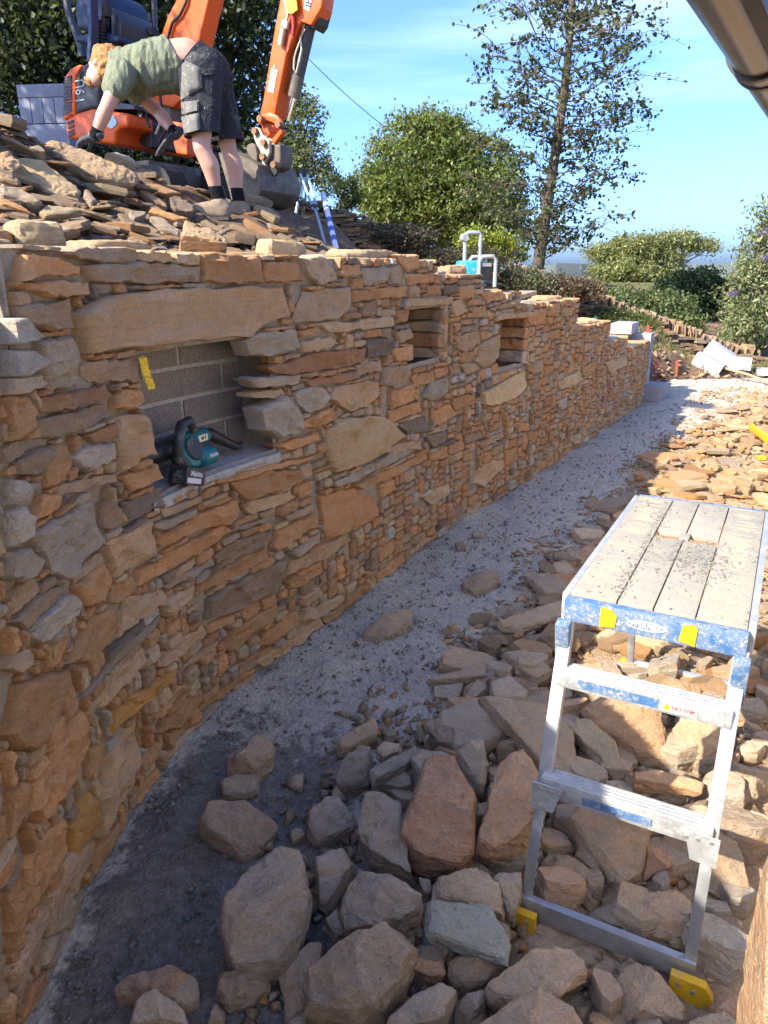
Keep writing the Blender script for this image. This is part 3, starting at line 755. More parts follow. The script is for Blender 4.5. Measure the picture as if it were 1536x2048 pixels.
print('stones', len(STONES))

# jamb stones of the recesses (on the face that looks back along the wall), slate lintels over the slots
for q, (a, b, c, d, dep) in enumerate(NICHES):
    rr_ = random.Random(50+q); z = c+0.005
    if q == 0: continue
    t_ = wall_t(b)
    while z < d-0.03:
        h = rr_.uniform(0.055, 0.10); h = min(h, d-z)
        fn = lambda u, v, dd_: W(b+0.03-0.0-dd_, v, -u)
        mb = MB(); x0 = -0.012; L_ = dep*rr_.uniform(0.75, 1.0)
        P = [(x0, z+.004), (L_*.5, z+.003), (L_, z+.006), (L_, z+h-.006), (L_*.5, z+h-.004), (x0, z+h-.005)]
        stone_geo(mb, P, fn, 0.035+rr_.uniform(0, .012), rr_, n=16, jit=0.005, col=shade(rr_.choice('otbgdo'), rr_), relief=0.012)
        mb.build('stone', M['stone'], wall, smooth=38); z += h
    mb = MB(); P = [(a-0.12, d+0.004), (b+0.06, d-0.002), (b+0.10, d+0.03), (a-0.05, d+0.045)]
    stone_geo(mb, P, W, 0.05, rr_, n=20, jit=0.004, back=-dep, col=shade('t', rr_)); mb.build('lintel', M['stone'], wall, smooth=38)
# concrete blocks closing the large recess
def block_material():
    t = NT('concrete_block'); v = t.coord('Object'); n = t.noise(v, 130, 4, 0.75); m_ = t.noise(v, 8, 4)
    c = t.mix(t.ramp(m_, [(0.3, 0.0), (0.7, 1.0)]), t.attr(), t.mix(1.0, t.attr(), (0.85, 0.86, 0.9), 'MULTIPLY'))
    c = t.mix(0.8, c, t.ramp(n, [(0.32, 0.45), (0.6, 1.3)]), 'MULTIPLY')
    return t.done(c, 0.95, t.bump(n, 1.0, 0.006), spec=0.15)
M['block'] = block_material()
a, b, c, d, dep = NICHES[0]; zz = d+0.005; row = 0
while zz > c-0.1:
    x = a-0.10-0.235*(row % 2)+0.10; 
    while x < b+0.03:
        x0, x1 = max(x, a-0.03), min(x+0.44, b+0.028)
        if x1-x0 > 0.04:
            mb = MB(); n = 6; V = []
            col = (0.27, 0.225, 0.18) if row < 2 else (0.25, 0.215, 0.195)
            for dd_ in (-dep-0.01, -dep+0.012):
                for k in range(n+1): V.append(W(x0+(x1-x0)*k/n, max(zz-0.1, c-0.02), dd_))
                for k in range(n, -1, -1): V.append(W(x0+(x1-x0)*k/n, zz, dd_))
            m2 = 2*n+2; mb.add(V, [tuple(range(m2, 2*m2))]+[(k, (k+1) % m2, m2+(k+1) % m2, m2+k) for k in range(m2)], col); mb.build('concrete_block', M['block'], wall)
        x += 0.456
    zz -= 0.116; row += 1
jm = MB()
for k in range(8):
    u, w_ = a-.03+(b-a+.06)*k/8, a-.03+(b-a+.06)*(k+1)/8; jm.add([W(u, c-.02, -dep+.006), W(w_, c-.02, -dep+.006), W(w_, d+.03, -dep+.006), W(u, d+.03, -dep+.006)], [(0, 1, 2, 3)])
M['pointing'] = simple('pale_pointing', (.37, .345, .31), .95, var=.25, scale=40, bump=.5, bd=.005, spec=.1)
jm.build('block_pointing', M['pointing'], wall)
# mortar sill sloping out of the recess
M['sill'] = simple('trowelled_mortar', (0.34, 0.325, 0.30), 0.95, var=0.25, scale=35, bump=0.6, bd=0.006, spec=0.15)
sl = MB(); n = 14
for k in range(n+1):
    s = a-0.02+(b-a+0.04)*k/n
    for dd_, z in ((0.016, c-0.035), (0.018, c+0.004), (-0.03, c+0.010), (-0.10, c+0.018), (-dep-0.005, c+0.03)):
        sl.v.append(W(s, z+0.004*fb(s*20, dd_*20, 2), dd_)); sl.c.append((.4, .4, .4))
for k in range(n):
    for m_ in range(4): sl.f.append((k*5+m_, (k+1)*5+m_, (k+1)*5+m_+1, k*5+m_+1)); sl.m.append(0)
sl.build('sill', M['sill'], wall, smooth=60)
# sprayed yellow line on the block work
def spray(col, name):
    t = NT(name); v = t.coord('Object'); n = t.noise(v, 150, 5, 0.8); t.done(col, 0.7, None)
    tr_ = t.new('ShaderNodeBsdfTransparent'); mx = t.new('ShaderNodeMixShader'); a_ = t.new('ShaderNodeAttribute'); a_.attribute_name = 'col'
    t.l(t.ramp(t.math('ADD', t.math('MULTIPLY', a_.outputs['Fac'], 0.9), t.math('SUBTRACT', n, 0.62)), [(0.3, 0.0), (0.42, 1.0)]), mx.inputs[0]); t.l(tr_.outputs[0], mx.inputs[1]); t.l(t.b.outputs[0], mx.inputs[2]); t.l(mx.outputs[0], t.out.inputs[0]); return t.m
M['yellow_spray'] = spray((0.75, 0.50, 0.01), 'yellow_spray_paint')
M['red_spray'] = spray((0.75, 0.05, 0.03), 'red_spray_paint')
ym = MB(); line = [(263, 700), (268, 725), (275, 750), (284, 776)]
for k, (px, py) in enumerate(line):
    s, z = on_wall(px, py)
    for q, e in enumerate((-0.020, -0.008, 0.008, 0.020)):
        ym.v.append(W(s+e*1.7+0.075, z, 0.030 if False else -dep+0.0165)); ym.c.append(((0.1, 0.1, 0.1) if q in (0, 3) else (1, 1, 1)))
for k in range(len(line)-1):
    for q in range(3): ym.f.append((k*4+q, k*4+q+1, (k+1)*4+q+1, (k+1)*4+q)); ym.m.append(0)
YELLOW = ym
# ---------------------------------------------------------------- loose rocks traced from the photograph
def rock_mesh(hull_pts, sd, bev=0.010, cuts=2, amp=0.010):
    bm = bmesh.new()
    for p in hull_pts: bm.verts.new(p)
    r = bmesh.ops.convex_hull(bm, input=list(bm.verts), use_existing_faces=False)
    bmesh.ops.delete(bm, geom=[g for g in r['geom_interior'] if isinstance(g, bmesh.types.BMVert)], context='VERTS')
    bmesh.ops.dissolve_limit(bm, angle_limit=R(14), verts=list(bm.verts), edges=list(bm.edges))
    rg = random.Random(sd); ed = list(bm.edges)
    bmesh.ops.bevel(bm, geom=ed, offset=bev, segments=1, affect='EDGES', profile=0.5, clamp_overlap=True)
    bmesh.ops.triangulate(bm, faces=list(bm.faces))
    lim = 0.018 if cuts > 1 else 0.05
    for it in range(cuts+3):
        L_ = [e for e in bm.edges if e.calc_length() > lim]
        if not L_ or len(bm.verts) > 5000: break
        bmesh.ops.subdivide_edges(bm, edges=L_, cuts=1); bmesh.ops.triangulate(bm, faces=[f for f in bm.faces if len(f.verts) > 3])
    bm.normal_update(); o = rg.uniform(0, 60)
    sd_ = Vector((rg.uniform(-.5, .5), rg.uniform(-.5, .5), 1)).normalized()          # bedding direction: steps and splits follow it
    for v in bm.verts:
        q = v.co; s_ = q.dot(sd_); n1 = fb(q.x*6+o, q.y*6, q.z*6, 3); st = s_*34 + fb(q.x*9+o, q.y*9, q.z*9, 3)*1.3; step = (st-math.floor(st)); step = min(step*3, 1)-.5
        n2 = abs(fb(q.x*14, q.y*14+o, q.z*14, 3)); n4 = fb(q.x*44+o, q.y*44, q.z*44, 3); side = 1-abs(v.normal.dot(sd_))
        v.co = q + v.normal*(amp*n1*.55 - amp*.9*n2 + amp*.38*n4 + amp*.55*step*side*side)
    return bm
def bm_object(name, bm, mat, col, origin, smooth=19, parent=None, **kw):
    me = bpy.data.meshes.new(name); origin = Vector(origin)
    for v in bm.verts: v.co -= origin
    bm.to_mesh(me); bm.free(); 
    finish(me, [col]*len(me.vertices), mat, None, smooth)
    o = bpy.data.objects.new(name, me); COL.objects.link(o); o.location = origin
    if parent: o.parent = parent
    return tag(o, **kw)
def rock(poly, c, zc, th, tilt, sd, name='rock', label=None, group=None, amp=0.011, mat='rock', side=0.35, cuts=2, top_in=0.84):
    """poly: outline in photo pixels; zc: height of the middle above the ground; th: thickness; tilt: how far its face leans to the camera"""
    rg = random.Random(sd); n = len(poly); cx, cy = sum(p[0] for p in poly)/n, sum(p[1] for p in poly)/n
    z = 0.1
    for _ in range(4):
        p = at_z(cx, cy, z); z = tz(p.x, p.y) + zc
    c0 = at_z(cx, cy, z); v = Vector((c0.x, c0.y, 0)).normalized()
    nrm = (Vector((0, 0, 1)) - v*tilt + Vector((rg.uniform(-.1, .1), rg.uniform(-.1, .1), 0))).normalized()
    pts = [on_plane(px, py, c0, nrm) for px, py in poly]
    down = (-nrm*(1-side) + Vector((0, 0, -1))*side).normalized()
    H = []; big = max((p-c0).length for p in pts); gx, gy = rg.uniform(-.22, .22), rg.uniform(-.22, .22); ua = nrm.orthogonal().normalized(); ub = nrm.cross(ua)
    for p in pts:
        w = p-c0; g = (w.dot(ua)*gx + w.dot(ub)*gy)
        H += [c0 + w + down*th*rg.uniform(0.30, 0.48), c0 + w*rg.uniform(top_in-.02, top_in+.12) + nrm*g*.5, c0 + w*rg.uniform(0.84, 1.0) + down*th]
    if th > .075:                                              # a ridge, so that the face breaks into planes
        a_ = rg.uniform(0, 6.28)
        for e in (-.5, .35): H.append(c0 + (ua*math.cos(a_)+ub*math.sin(a_))*big*e + nrm*th*rg.uniform(.12, .30))
    bm = rock_mesh(H, sd, bev=min(0.004, th*0.06), amp=min(amp, th*0.13), cuts=cuts)
    zmin = min(v_.co.z for v_ in bm.verts)
    return bm_object(name, bm, M[mat], tuple((q*.70+w_*.30)*.97 for q, w_ in zip(shade(c, rg, 0.14), (.45, .42, .375))), (c0.x, c0.y, zmin), label=label, cat='rock' if label else None, group=group)
def rocks(ox, oy, k, rows, **kw):
    for ln in rows.strip().split('\n'):
        head, lab = ln.split('|'); a = head.split()
        P = [(ox+float(x)/k, oy+float(y)/k) for x, y in (q.split(',') for q in a[4:])]
        rock(P, a[0], float(a[1]), float(a[2]), float(a[3]), 300+len(bpy.data.objects), label=lab.strip(), group=kw.get('group'), **{q: v for q, v in kw.items() if q != 'group'})
G1 = 'loose rocks heaped below the wall'
# colour  height  thickness  lean  outline | label
rocks(350, 1250, 1.92, """
v .17 .13 .55 155,1150 165,1060 250,950 330,860 410,810 480,850 525,1000 520,1080 460,1240 400,1310 280,1350 200,1290 | big purplish grey boulder with a dusty top, largest rock beside the dark grit
b .07 .12 .45 80,720 120,670 270,655 340,700 400,770 340,860 260,910 200,850 190,820 90,760 | two-tone brown rock with a pale chalky right side on the grit
b .09 .14 .45 190,500 230,470 310,410 345,405 385,440 380,510 320,570 200,565 | angular brown rock standing alone on the gravel nearest the wall
g .04 .07 .4 165,590 250,560 330,570 320,630 270,655 180,650 | grey crumbly rock tucked under the angular brown rock on gravel
b .08 .06 .45 620,450 640,430 770,340 780,390 770,410 660,480 630,490 | tapered brown slab at the gravel edge of the heap, top left of it
v .08 .08 .45 610,590 630,510 700,450 755,450 760,530 740,600 680,620 620,630 | upright grey brown rock leaning left of the greenish slab
k .14 .06 .45 740,560 930,450 930,490 880,540 760,600 | thin greenish grey slab lying slantwise near the gravel
g .12 .06 .4 770,470 800,440 870,450 860,480 800,510 | small grey rock propped behind the thin greenish slab
v .08 .09 .4 500,770 520,690 610,640 640,650 690,720 680,770 560,840 530,830 | rounded layered grey rock at the left edge of the heap above the big boulder
v .18 .13 .6 690,740 730,630 790,620 870,670 880,730 860,800 910,880 915,965 830,940 750,890 690,790 | tall pale brown boulder left of the reddish brown one
r .24 .15 .75 850,800 930,620 960,480 1010,465 1080,475 1130,560 1170,650 1150,760 1150,860 1090,920 1030,860 930,880 | reddish brown boulder standing upright in the middle of the heap
o .22 .15 .7 1150,830 1170,700 1240,500 1340,445 1400,540 1440,680 1420,770 1300,840 1210,860 | rugged orange brown boulder with a grey patch, left of the platform leg
g .15 .08 .6 1080,470 1120,435 1190,440 1200,540 1180,620 1150,600 | narrow grey stone wedged between the two big brown boulders
v .09 .10 .55 525,880 600,860 650,830 690,910 640,990 580,1100 540,1060 | grey stone wedged right of the big purplish boulder
v .17 .14 .5 620,1080 640,1010 690,920 850,950 960,1040 950,1090 880,1150 760,1150 650,1170 | blocky purple brown boulder with a bright left edge mid heap
b .20 .13 .55 460,1390 490,1300 640,1220 810,1115 870,1140 930,1220 880,1360 800,1450 680,1505 480,1470 | broad flat brown boulder lying lowest in the front of the heap
k .20 .07 .5 955,1150 960,1040 1220,1060 1290,1200 1285,1295 1100,1230 960,1180 | clean pale green grey slate block beside the yellow platform foot
t .13 .10 .5 990,960 1160,905 1260,980 1275,1050 1275,1130 1210,1070 990,1035 | tan rock sticking out behind the pale green slate block
g .12 .08 .5 1215,960 1260,930 1335,940 1340,1020 1310,1120 1280,1110 1270,1000 | slim grey rock right behind the tan rock near the platform leg
o .12 .07 .4 890,1320 900,1260 1030,1290 1045,1340 990,1355 | small orange brown stone below the pale green slate block
b .12 .09 .5 1030,1280 1110,1240 1280,1300 1220,1370 1120,1400 1060,1380 | brown rock with a raised flake under the pale green slate
b .15 .08 .45 1180,1390 1300,1310 1536,1220 1600,1300 1536,1330 1400,1360 1220,1435 | long dark brown slab under the yellow platform foot
v .15 .10 .5 800,1520 900,1420 1030,1350 1095,1390 1060,1470 1010,1532 820,1560 | grey brown rock at the picture bottom right of the broad flat boulder
b .06 .10 .5 150,1400 160,1300 230,1350 370,1330 375,1390 280,1460 200,1475 | dark brown rock half under the big purplish boulder
b .20 .11 .45 1150,1532 1240,1480 1420,1380 1536,1450 1600,1560 1536,1620 1150,1600 | wide brown rock at the bottom below the long dark slab
v .11 .06 .35 1000,360 1020,310 1150,265 1240,330 1300,400 1220,450 1070,480 1000,420 | broad flat grey slab lying above the two tall brown boulders
b .16 .06 .45 1160,265 1300,262 1440,290 1536,390 1560,620 1440,560 1360,440 1260,360 | long brown slab with a rusty crack leaning behind the platform leg
t .06 .06 .25 1010,110 1040,90 1060,70 1240,110 1250,170 1190,195 1100,150 1010,150 | flat tan stone at the top of the heap beside the gravel
b .08 .04 .3 960,205 1100,165 1190,145 1205,190 1100,205 980,212 | thin wedge of slate along the front of the flat tan stone
b .10 .06 .3 1260,90 1340,85 1470,180 1390,210 1330,170 | brown slab pointing at the platform leg below the dark slate
g .05 .06 .4 990,231 1110,215 1090,285 990,275 | small square grey stone below the thin slate wedge
v .09 .07 .4 1100,270 1160,195 1210,230 1180,260 1130,285 | pointed grey brown rock between the slabs at the heap top
d .12 .07 .5 970,410 1010,370 1075,380 1070,460 1000,440 | dark blocky stone above the reddish brown boulder
b .05 .10 .5 390,1330 430,1270 520,1185 580,1200 560,1230 470,1320 450,1420 480,1500 500,1550 430,1560 400,1450 | long brown rock trapped between the purplish boulder and the broad one
g .05 .07 .4 0,1340 40,1310 95,1360 90,1450 40,1480 -30,1430 | dusty dark grey stone on the grit at the bottom
g .10 .08 .5 570,1120 620,1080 650,1170 680,1180 620,1205 | small grey stone in the gap above the broad flat boulder
b .05 .06 .4 430,780 490,765 500,800 450,840 | small brown stone above the shoulder of the big purplish boulder
v .10 .07 .5 930,960 985,955 985,1030 960,1035 | small dark stone in the gap under the reddish boulder
b .07 .08 .4 1190,870 1330,880 1390,830 1400,900 1340,930 1220,920 | dark stone under the rugged orange brown boulder
v .08 .08 .4 780,600 900,570 920,610 860,640 | flat dark stone under the thin greenish slab
b .06 .07 .4 920,1215 1060,1240 1030,1280 940,1260 | flat brown stone behind the small orange brown stone
v .03 .09 .5 880,1380 960,1340 990,1400 900,1450 | brown stone showing right of the broad flat boulder
b .10 .09 .5 1080,1480 1100,1400 1200,1380 1195,1460 1130,1520 | brown rock right of the grey brown rock at the bottom
""", group=G1)
rocks(0, 1250, 2.566, """
r .05 .08 .3 580,1830 650,1770 900,1740 1010,1790 1030,1880 940,1960 880,1900 600,1880 | flat reddish stone lying on the dark grit at the bottom
g .10 .10 .45 640,2060 680,1910 820,1890 950,1950 1000,2060 | pale grey rock at the bottom beside the flat reddish stone
b .05 .09 .4 1060,2048 1100,1930 1145,1960 1150,2060 | narrow orange brown rock at the bottom left of the heap
""", group=G1)
rocks(1000, 950, 1.8657, """
o .13 .13 1.0 290,860 430,780 510,750 600,830 635,1000 630,1080 540,1080 440,1000 330,930 | large sunlit orange boulder framed by the platform legs
o .09 .10 .6 550,780 640,760 760,780 770,830 720,890 640,870 | sunlit orange rock behind the large boulder under the platform
t .08 .15 .8 630,930 690,890 860,940 890,1040 830,1140 740,1110 650,1010 | sunlit tan boulder right of the large orange one
p .10 .06 .5 280,890 340,900 440,990 470,1110 400,1090 320,1000 270,950 | cracked pale slab leaning against the large orange boulder
b .11 .13 .9 240,1260 300,1180 450,1130 580,1280 560,1360 540,1480 470,1570 400,1530 340,1420 | tall pointed brown boulder below the middle rung of the platform
r .06 .10 .6 540,1370 640,1380 670,1430 600,1500 520,1520 | small reddish rock right of the tall pointed boulder
o .11 .05 .4 490,1110 580,1090 770,1130 760,1170 640,1150 500,1140 | thin orange slab seen just above the middle rung
b .06 .16 .7 580,1380 640,1290 820,1300 900,1350 960,1560 830,1600 700,1530 | very large dark brown boulder behind the right platform leg
b .05 .12 .6 480,1640 520,1560 660,1520 780,1600 780,1730 640,1750 540,1720 | brown boulder seen between the legs above the bottom rail
b .05 .12 .6 90,1500 180,1390 290,1410 380,1500 340,1610 200,1600 | dark brown boulder behind the left platform leg
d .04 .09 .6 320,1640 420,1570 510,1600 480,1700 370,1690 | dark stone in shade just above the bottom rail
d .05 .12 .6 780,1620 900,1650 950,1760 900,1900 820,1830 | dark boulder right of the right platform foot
b .03 .12 .5 390,1900 480,1790 600,1870 720,2000 700,2060 420,2060 | brown rock under the bottom rail at the picture edge
r .07 .10 .8 780,2060 800,1970 870,1930 930,1960 945,2060 | reddish rock against the right yellow platform foot
t .08 .06 .4 -20,545 140,480 240,455 250,510 70,580 0,570 | long flat slab half in sun left of the platform top
o .04 .07 .5 170,540 250,520 330,560 250,590 | orange brown stone under the half sunlit slab
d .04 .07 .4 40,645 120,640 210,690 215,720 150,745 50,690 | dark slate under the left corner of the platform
b .04 .07 .4 80,370 120,350 250,420 250,450 190,450 | brown rock touching the left corner of the platform top
o .05 .09 .5 265,330 310,260 350,250 390,300 330,360 | sunlit orange block left of the platform edge
t .05 .07 .4 260,200 320,190 395,195 390,230 300,240 | sunlit flat tan stone left of the platform, upper of two
o .05 .07 .5 415,150 450,130 520,150 540,190 450,200 | sunlit rounded orange stone by the far left platform corner
g .03 .06 .4 180,340 240,310 290,350 250,370 | small brown stone beside the sunlit orange block
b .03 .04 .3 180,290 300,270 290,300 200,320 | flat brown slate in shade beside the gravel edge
p .06 .08 .4 355,600 400,560 450,580 450,620 370,610 | pale stone seen under the platform top
o .08 .09 .5 300,700 380,690 400,760 320,770 | orange rock seen through the upper frame of the platform
o .06 .07 .4 770,850 850,830 870,880 800,890 | small sunlit tan stone right of the right platform leg
b .06 .09 .5 880,1150 960,1130 970,1190 900,1240 870,1230 | sunlit brown rock low on the right of the platform
b .02 .05 .3 180,1260 240,1230 260,1300 200,1310 | brown stone behind the left platform leg
p .07 .08 .4 460,560 560,560 640,600 640,660 520,640 470,600 | dusty pale rock in the shade of the platform top
""", group=G1)
G2 = 'single rocks lying on the gravel strip'
rocks(700, 950, 3.2, """
b .045 .08 .35 65,990 180,960 280,850 400,850 405,920 330,990 180,1065 90,1040 | brown rock lying alone in the middle of the grey gravel
b .05 .08 .35 710,680 820,600 930,575 970,640 900,730 790,775 710,730 | chunky brown rock at the gravel edge beyond the lone one
t .03 .04 .3 830,900 920,850 945,905 850,935 | small triangular tan stone at the gravel edge
g .02 .04 .3 780,360 800,350 880,360 850,395 785,395 | small grey brown stone on gravel close to the wall foot
b .07 .06 .35 1120,620 1270,610 1400,700 1390,760 1250,760 | brown slab with a crumbly end left of the platform corner
t .06 .06 .35 1270,600 1310,550 1390,545 1450,600 1380,635 1290,620 | tan wedge of rock among slates at the shade edge
b .05 .05 .35 1280,520 1460,460 1440,520 1300,545 | long brown slate behind the tan wedge at the shade edge
r .02 .03 .3 670,430 720,420 745,470 690,480 | small reddish flat stone on the gravel strip
""", group=G2)
G3 = 'slabs lying on the spoil slope above the wall'
def slope_rocks(rows, ox=0, oy=240, k=3.84):
    for ln in rows.strip().split('\n'):
        head, lab = ln.split('|'); a = head.split(); P = [(ox+float(x)/k, oy+float(y)/k) for x, y in (q.split(',') for q in a[4:])]
        n = len(P); cx, cy = sum(p[0] for p in P)/n, sum(p[1] for p in P)/n
        # walk the sight line until it meets the slope, as the stone lies on it
        d = ray(cx, cy); hit = None
        for i_ in range(250, 1600):
            y = i_*0.005
            q = Vector((0, 0, CAM_H)) + d*(y/d.y)
            if q.y > 2.0 and wall_dist(q.x, q.y)[0][0] < -0.05 and tz(q.x, q.y) + float(a[1]) + .045 > q.z: hit = q; break
        if hit is None: hit = at_y(cx, cy, float(a[3]))
        rg = random.Random(hash(lab) % 1000 if False else len(bpy.data.objects)); v = Vector((hit.x, hit.y, 0)).normalized()
        nrm = (Vector((0.35, -0.15, 1)) - v*0.85).normalized(); pts = [on_plane(px, py, hit, nrm) for px, py in P]; th = float(a[2]); H = []
        for p in pts:
            w = p-hit; H += [hit + w - nrm*th*rg.uniform(.1, .3), hit + w*rg.uniform(.84, .94) + nrm*th*rg.uniform(.0, .15), hit + w*rg.uniform(.85, 1.0) - nrm*th]
        bm = rock_mesh(H, len(bpy.data.objects), bev=min(.01, th*.15), amp=min(.012, th*.14), cuts=2); zm = min(q.co.z for q in bm.verts)
        bm_object('slab', bm, M['slate'], tuple(q*.80 for q in shade(a[0], rg, .08)), (hit.x, hit.y, zm), label=lab.strip(), cat='slab', group=G3)
slope_rocks("""
t .06 .12 5.0 350,140 420,130 560,180 700,260 860,300 1000,370 1080,420 1040,470 880,480 760,460 560,370 440,290 370,250 | longest tan slab along the crest, under the gloved hand
p .06 .12 4.6 140,400 130,270 300,280 500,420 640,530 620,580 480,610 330,570 200,480 | big pale sunlit slab below the longest crest slab
t .06 .14 4.4 0,240 60,240 160,300 185,360 100,420 -20,390 | rounded tan sunlit rock at the left edge of the slope
b .03 .06 4.2 -10,400 110,430 180,480 150,505 0,460 | narrow brown slab under the rounded tan rock
g .04 .07 4.0 -10,480 150,520 280,590 350,640 290,665 100,600 0,560 | long grey slate at the left edge below the narrow brown slab
o .03 .07 3.8 -20,590 120,620 230,680 310,735 240,730 100,670 0,640 | long ochre edged slab lowest at the left edge
p .03 .05 4.2 290,700 360,650 560,670 640,690 500,730 340,745 | pale flat slab midway down the slope
b .03 .05 4.8 0,100 120,150 240,225 200,220 80,160 0,130 | thin brown slate sloping near the crest at the left
g .04 .07 4.8 180,220 300,180 370,240 330,260 240,240 | grey brown stone left of the longest crest slab
w .04 .09 5.4 800,250 880,240 1020,290 1060,350 940,310 | whitish stone behind the longest crest slab near the loose soil
o .03 .04 5.2 1110,480 1220,490 1400,560 1280,570 1150,530 | bright orange slate right of the crest slab
o .04 .05 4.8 1130,700 1160,670 1300,700 1470,760 1350,770 | ochre slab in front of the man's shoes
d .05 .07 5.0 1290,600 1340,570 1500,660 1480,720 1340,690 | dark blocky slate just behind the ochre slab
g .03 .04 4.6 1150,730 1240,740 1390,850 1380,890 1260,840 | dark grey slate under the ochre slab
t .06 .09 4.6 1385,880 1400,755 1560,800 1770,930 1700,960 1540,930 | thick tan block with a square end below the man
b .04 .04 3.8 100,760 150,740 230,880 200,890 130,830 | brown slate standing on edge at the left, first of two
t .04 .04 3.8 175,790 210,770 320,880 300,910 240,890 | tan slate standing on edge beside the brown one
g .03 .05 3.9 330,870 370,770 500,800 620,840 480,870 360,890 | wide triangular grey slate behind the wall top stones
b .03 .05 3.6 -10,870 130,930 110,950 -10,920 | dark slate at the left edge behind the wall top
g .03 .04 4.6 990,690 1130,700 1120,730 1030,765 1000,740 | grey slate tilted up below the bright orange slate
b .03 .05 4.0 220,760 330,745 370,760 290,800 | rounded brown stone above the triangular grey slate
t .03 .04 4.0 470,860 620,830 620,855 510,880 | small tan slate behind the pale block on the wall top
b .03 .05 4.8 1000,480 1040,470 1280,640 1290,670 1200,640 | narrow dark slate running down the slope below the soil
v .03 .05 4.8 640,540 670,530 760,620 700,640 | grey slate leaning right of the big pale slab
b .03 .06 5.5 1060,630 1110,620 1290,700 1200,700 | brown slate in the middle of the slope under the soil
""")
# loose stones lying on top of the wall
def cap(px, py, c, size, hgt, label, yaw=0.0, d=-0.16, name='cap_stone', cat='stone', sd=1):
    s, z = on_wall(px, py); p = W(s, z_top(s), d); t_ = wall_t(s); n_ = wall_n(s); rg = random.Random(sd); H = []
    if label: p.z += 0.0
    for k in range(9):
        a_ = 2*math.pi*k/9 + rg.uniform(-.2, .2); u, v = math.cos(a_)*size[0]/2*rg.uniform(.8, 1.1), math.sin(a_)*size[1]/2*rg.uniform(.8, 1.1)
        q = p + (t_*math.cos(yaw)+n_*math.sin(yaw))*u + (n_*math.cos(yaw)-t_*math.sin(yaw))*v
        H += [q + Vector((0, 0, hgt*rg.uniform(.75, 1.05)))*1 - (q-p)*0.10, q + Vector((0, 0, hgt*.45)), q - (q-p)*.06 + Vector((0, 0, 0.0))]
    bm = rock_mesh(H, sd, bev=min(.008, hgt*.15), amp=min(.008, hgt*.12), cuts=2)
    return bm_object(name, bm, M['slate'], tuple(q*.85 for q in shade(c, rg, .06)), (p.x, p.y, p.z), label=label, cat=cat, group='loose stones laid on the wall top')
cap(178, 500, 'p', (0.20, 0.16), 0.085, 'pale rounded block standing on the wall top, left of centre', sd=3)
cap(120, 505, 'o', (0.20, 0.13), 0.055, 'tan lump on the wall top beside the pale rounded block', sd=4, d=-0.2)
cap(70, 512, 'b', (0.26, 0.2), 0.03, 'dark flat slate at the left end of the wall top', sd=5)
cap(310, 505, 'p', (0.36, 0.2), 0.045, 'long ochre sunlit slab on the wall top above the big lintel', sd=6)
cap(440, 512, 't', (0.28, 0.2), 0.022, 'thin tan slate on the wall top right of the ochre slab', sd=7)
cap(618, 497, 'p', (0.34, 0.16), 0.075, 'sunlit ochre wedge on the wall top before the tripod', sd=8, d=-0.14)
cap(540, 505, 'o', (0.30, 0.2), 0.022, 'thin orange slate on the wall top left of the ochre wedge', sd=9)
cap(772, 500, 'p', (0.72, 0.26), 0.05, 'long pale flat coping slab above the slot recesses', sd=10, d=-0.12)
cap(895, 552, 'w', (0.42, 0.3), 0.04, 'broken whitish slate on the step of the wall before the radio', sd=11)
cap(945, 556, 't', (0.24, 0.24), 0.07, 'jagged pale stone on the wall step left of the radio', sd=12)
cap(975, 580, 'p', (0.20, 0.16), 0.10, 'small pointed tan stone leaning on the radio', sd=13, d=-0.1)
cap(1000, 582, 'p', (0.40, 0.26), 0.035, 'flat tan slab under the radio', sd=14, d=-0.14)
cap(1075, 606, 'w', (0.55, 0.3), 0.03, 'flat pale slate on the wall top right of the radio', sd=15)
cap(1130, 603, 't', (0.40, 0.3), 0.045, 'tan coping slate at the end of the third wall step', sd=16)
cap(1190, 648, 'p', (0.85, 0.34), 0.045, 'pale coping slate on the wall step left of the green can', sd=17)
cap(1237, 682, 'w', (0.5, 0.34), 0.03, 'pale flat slate on the last wall step by the block pier', sd=18)

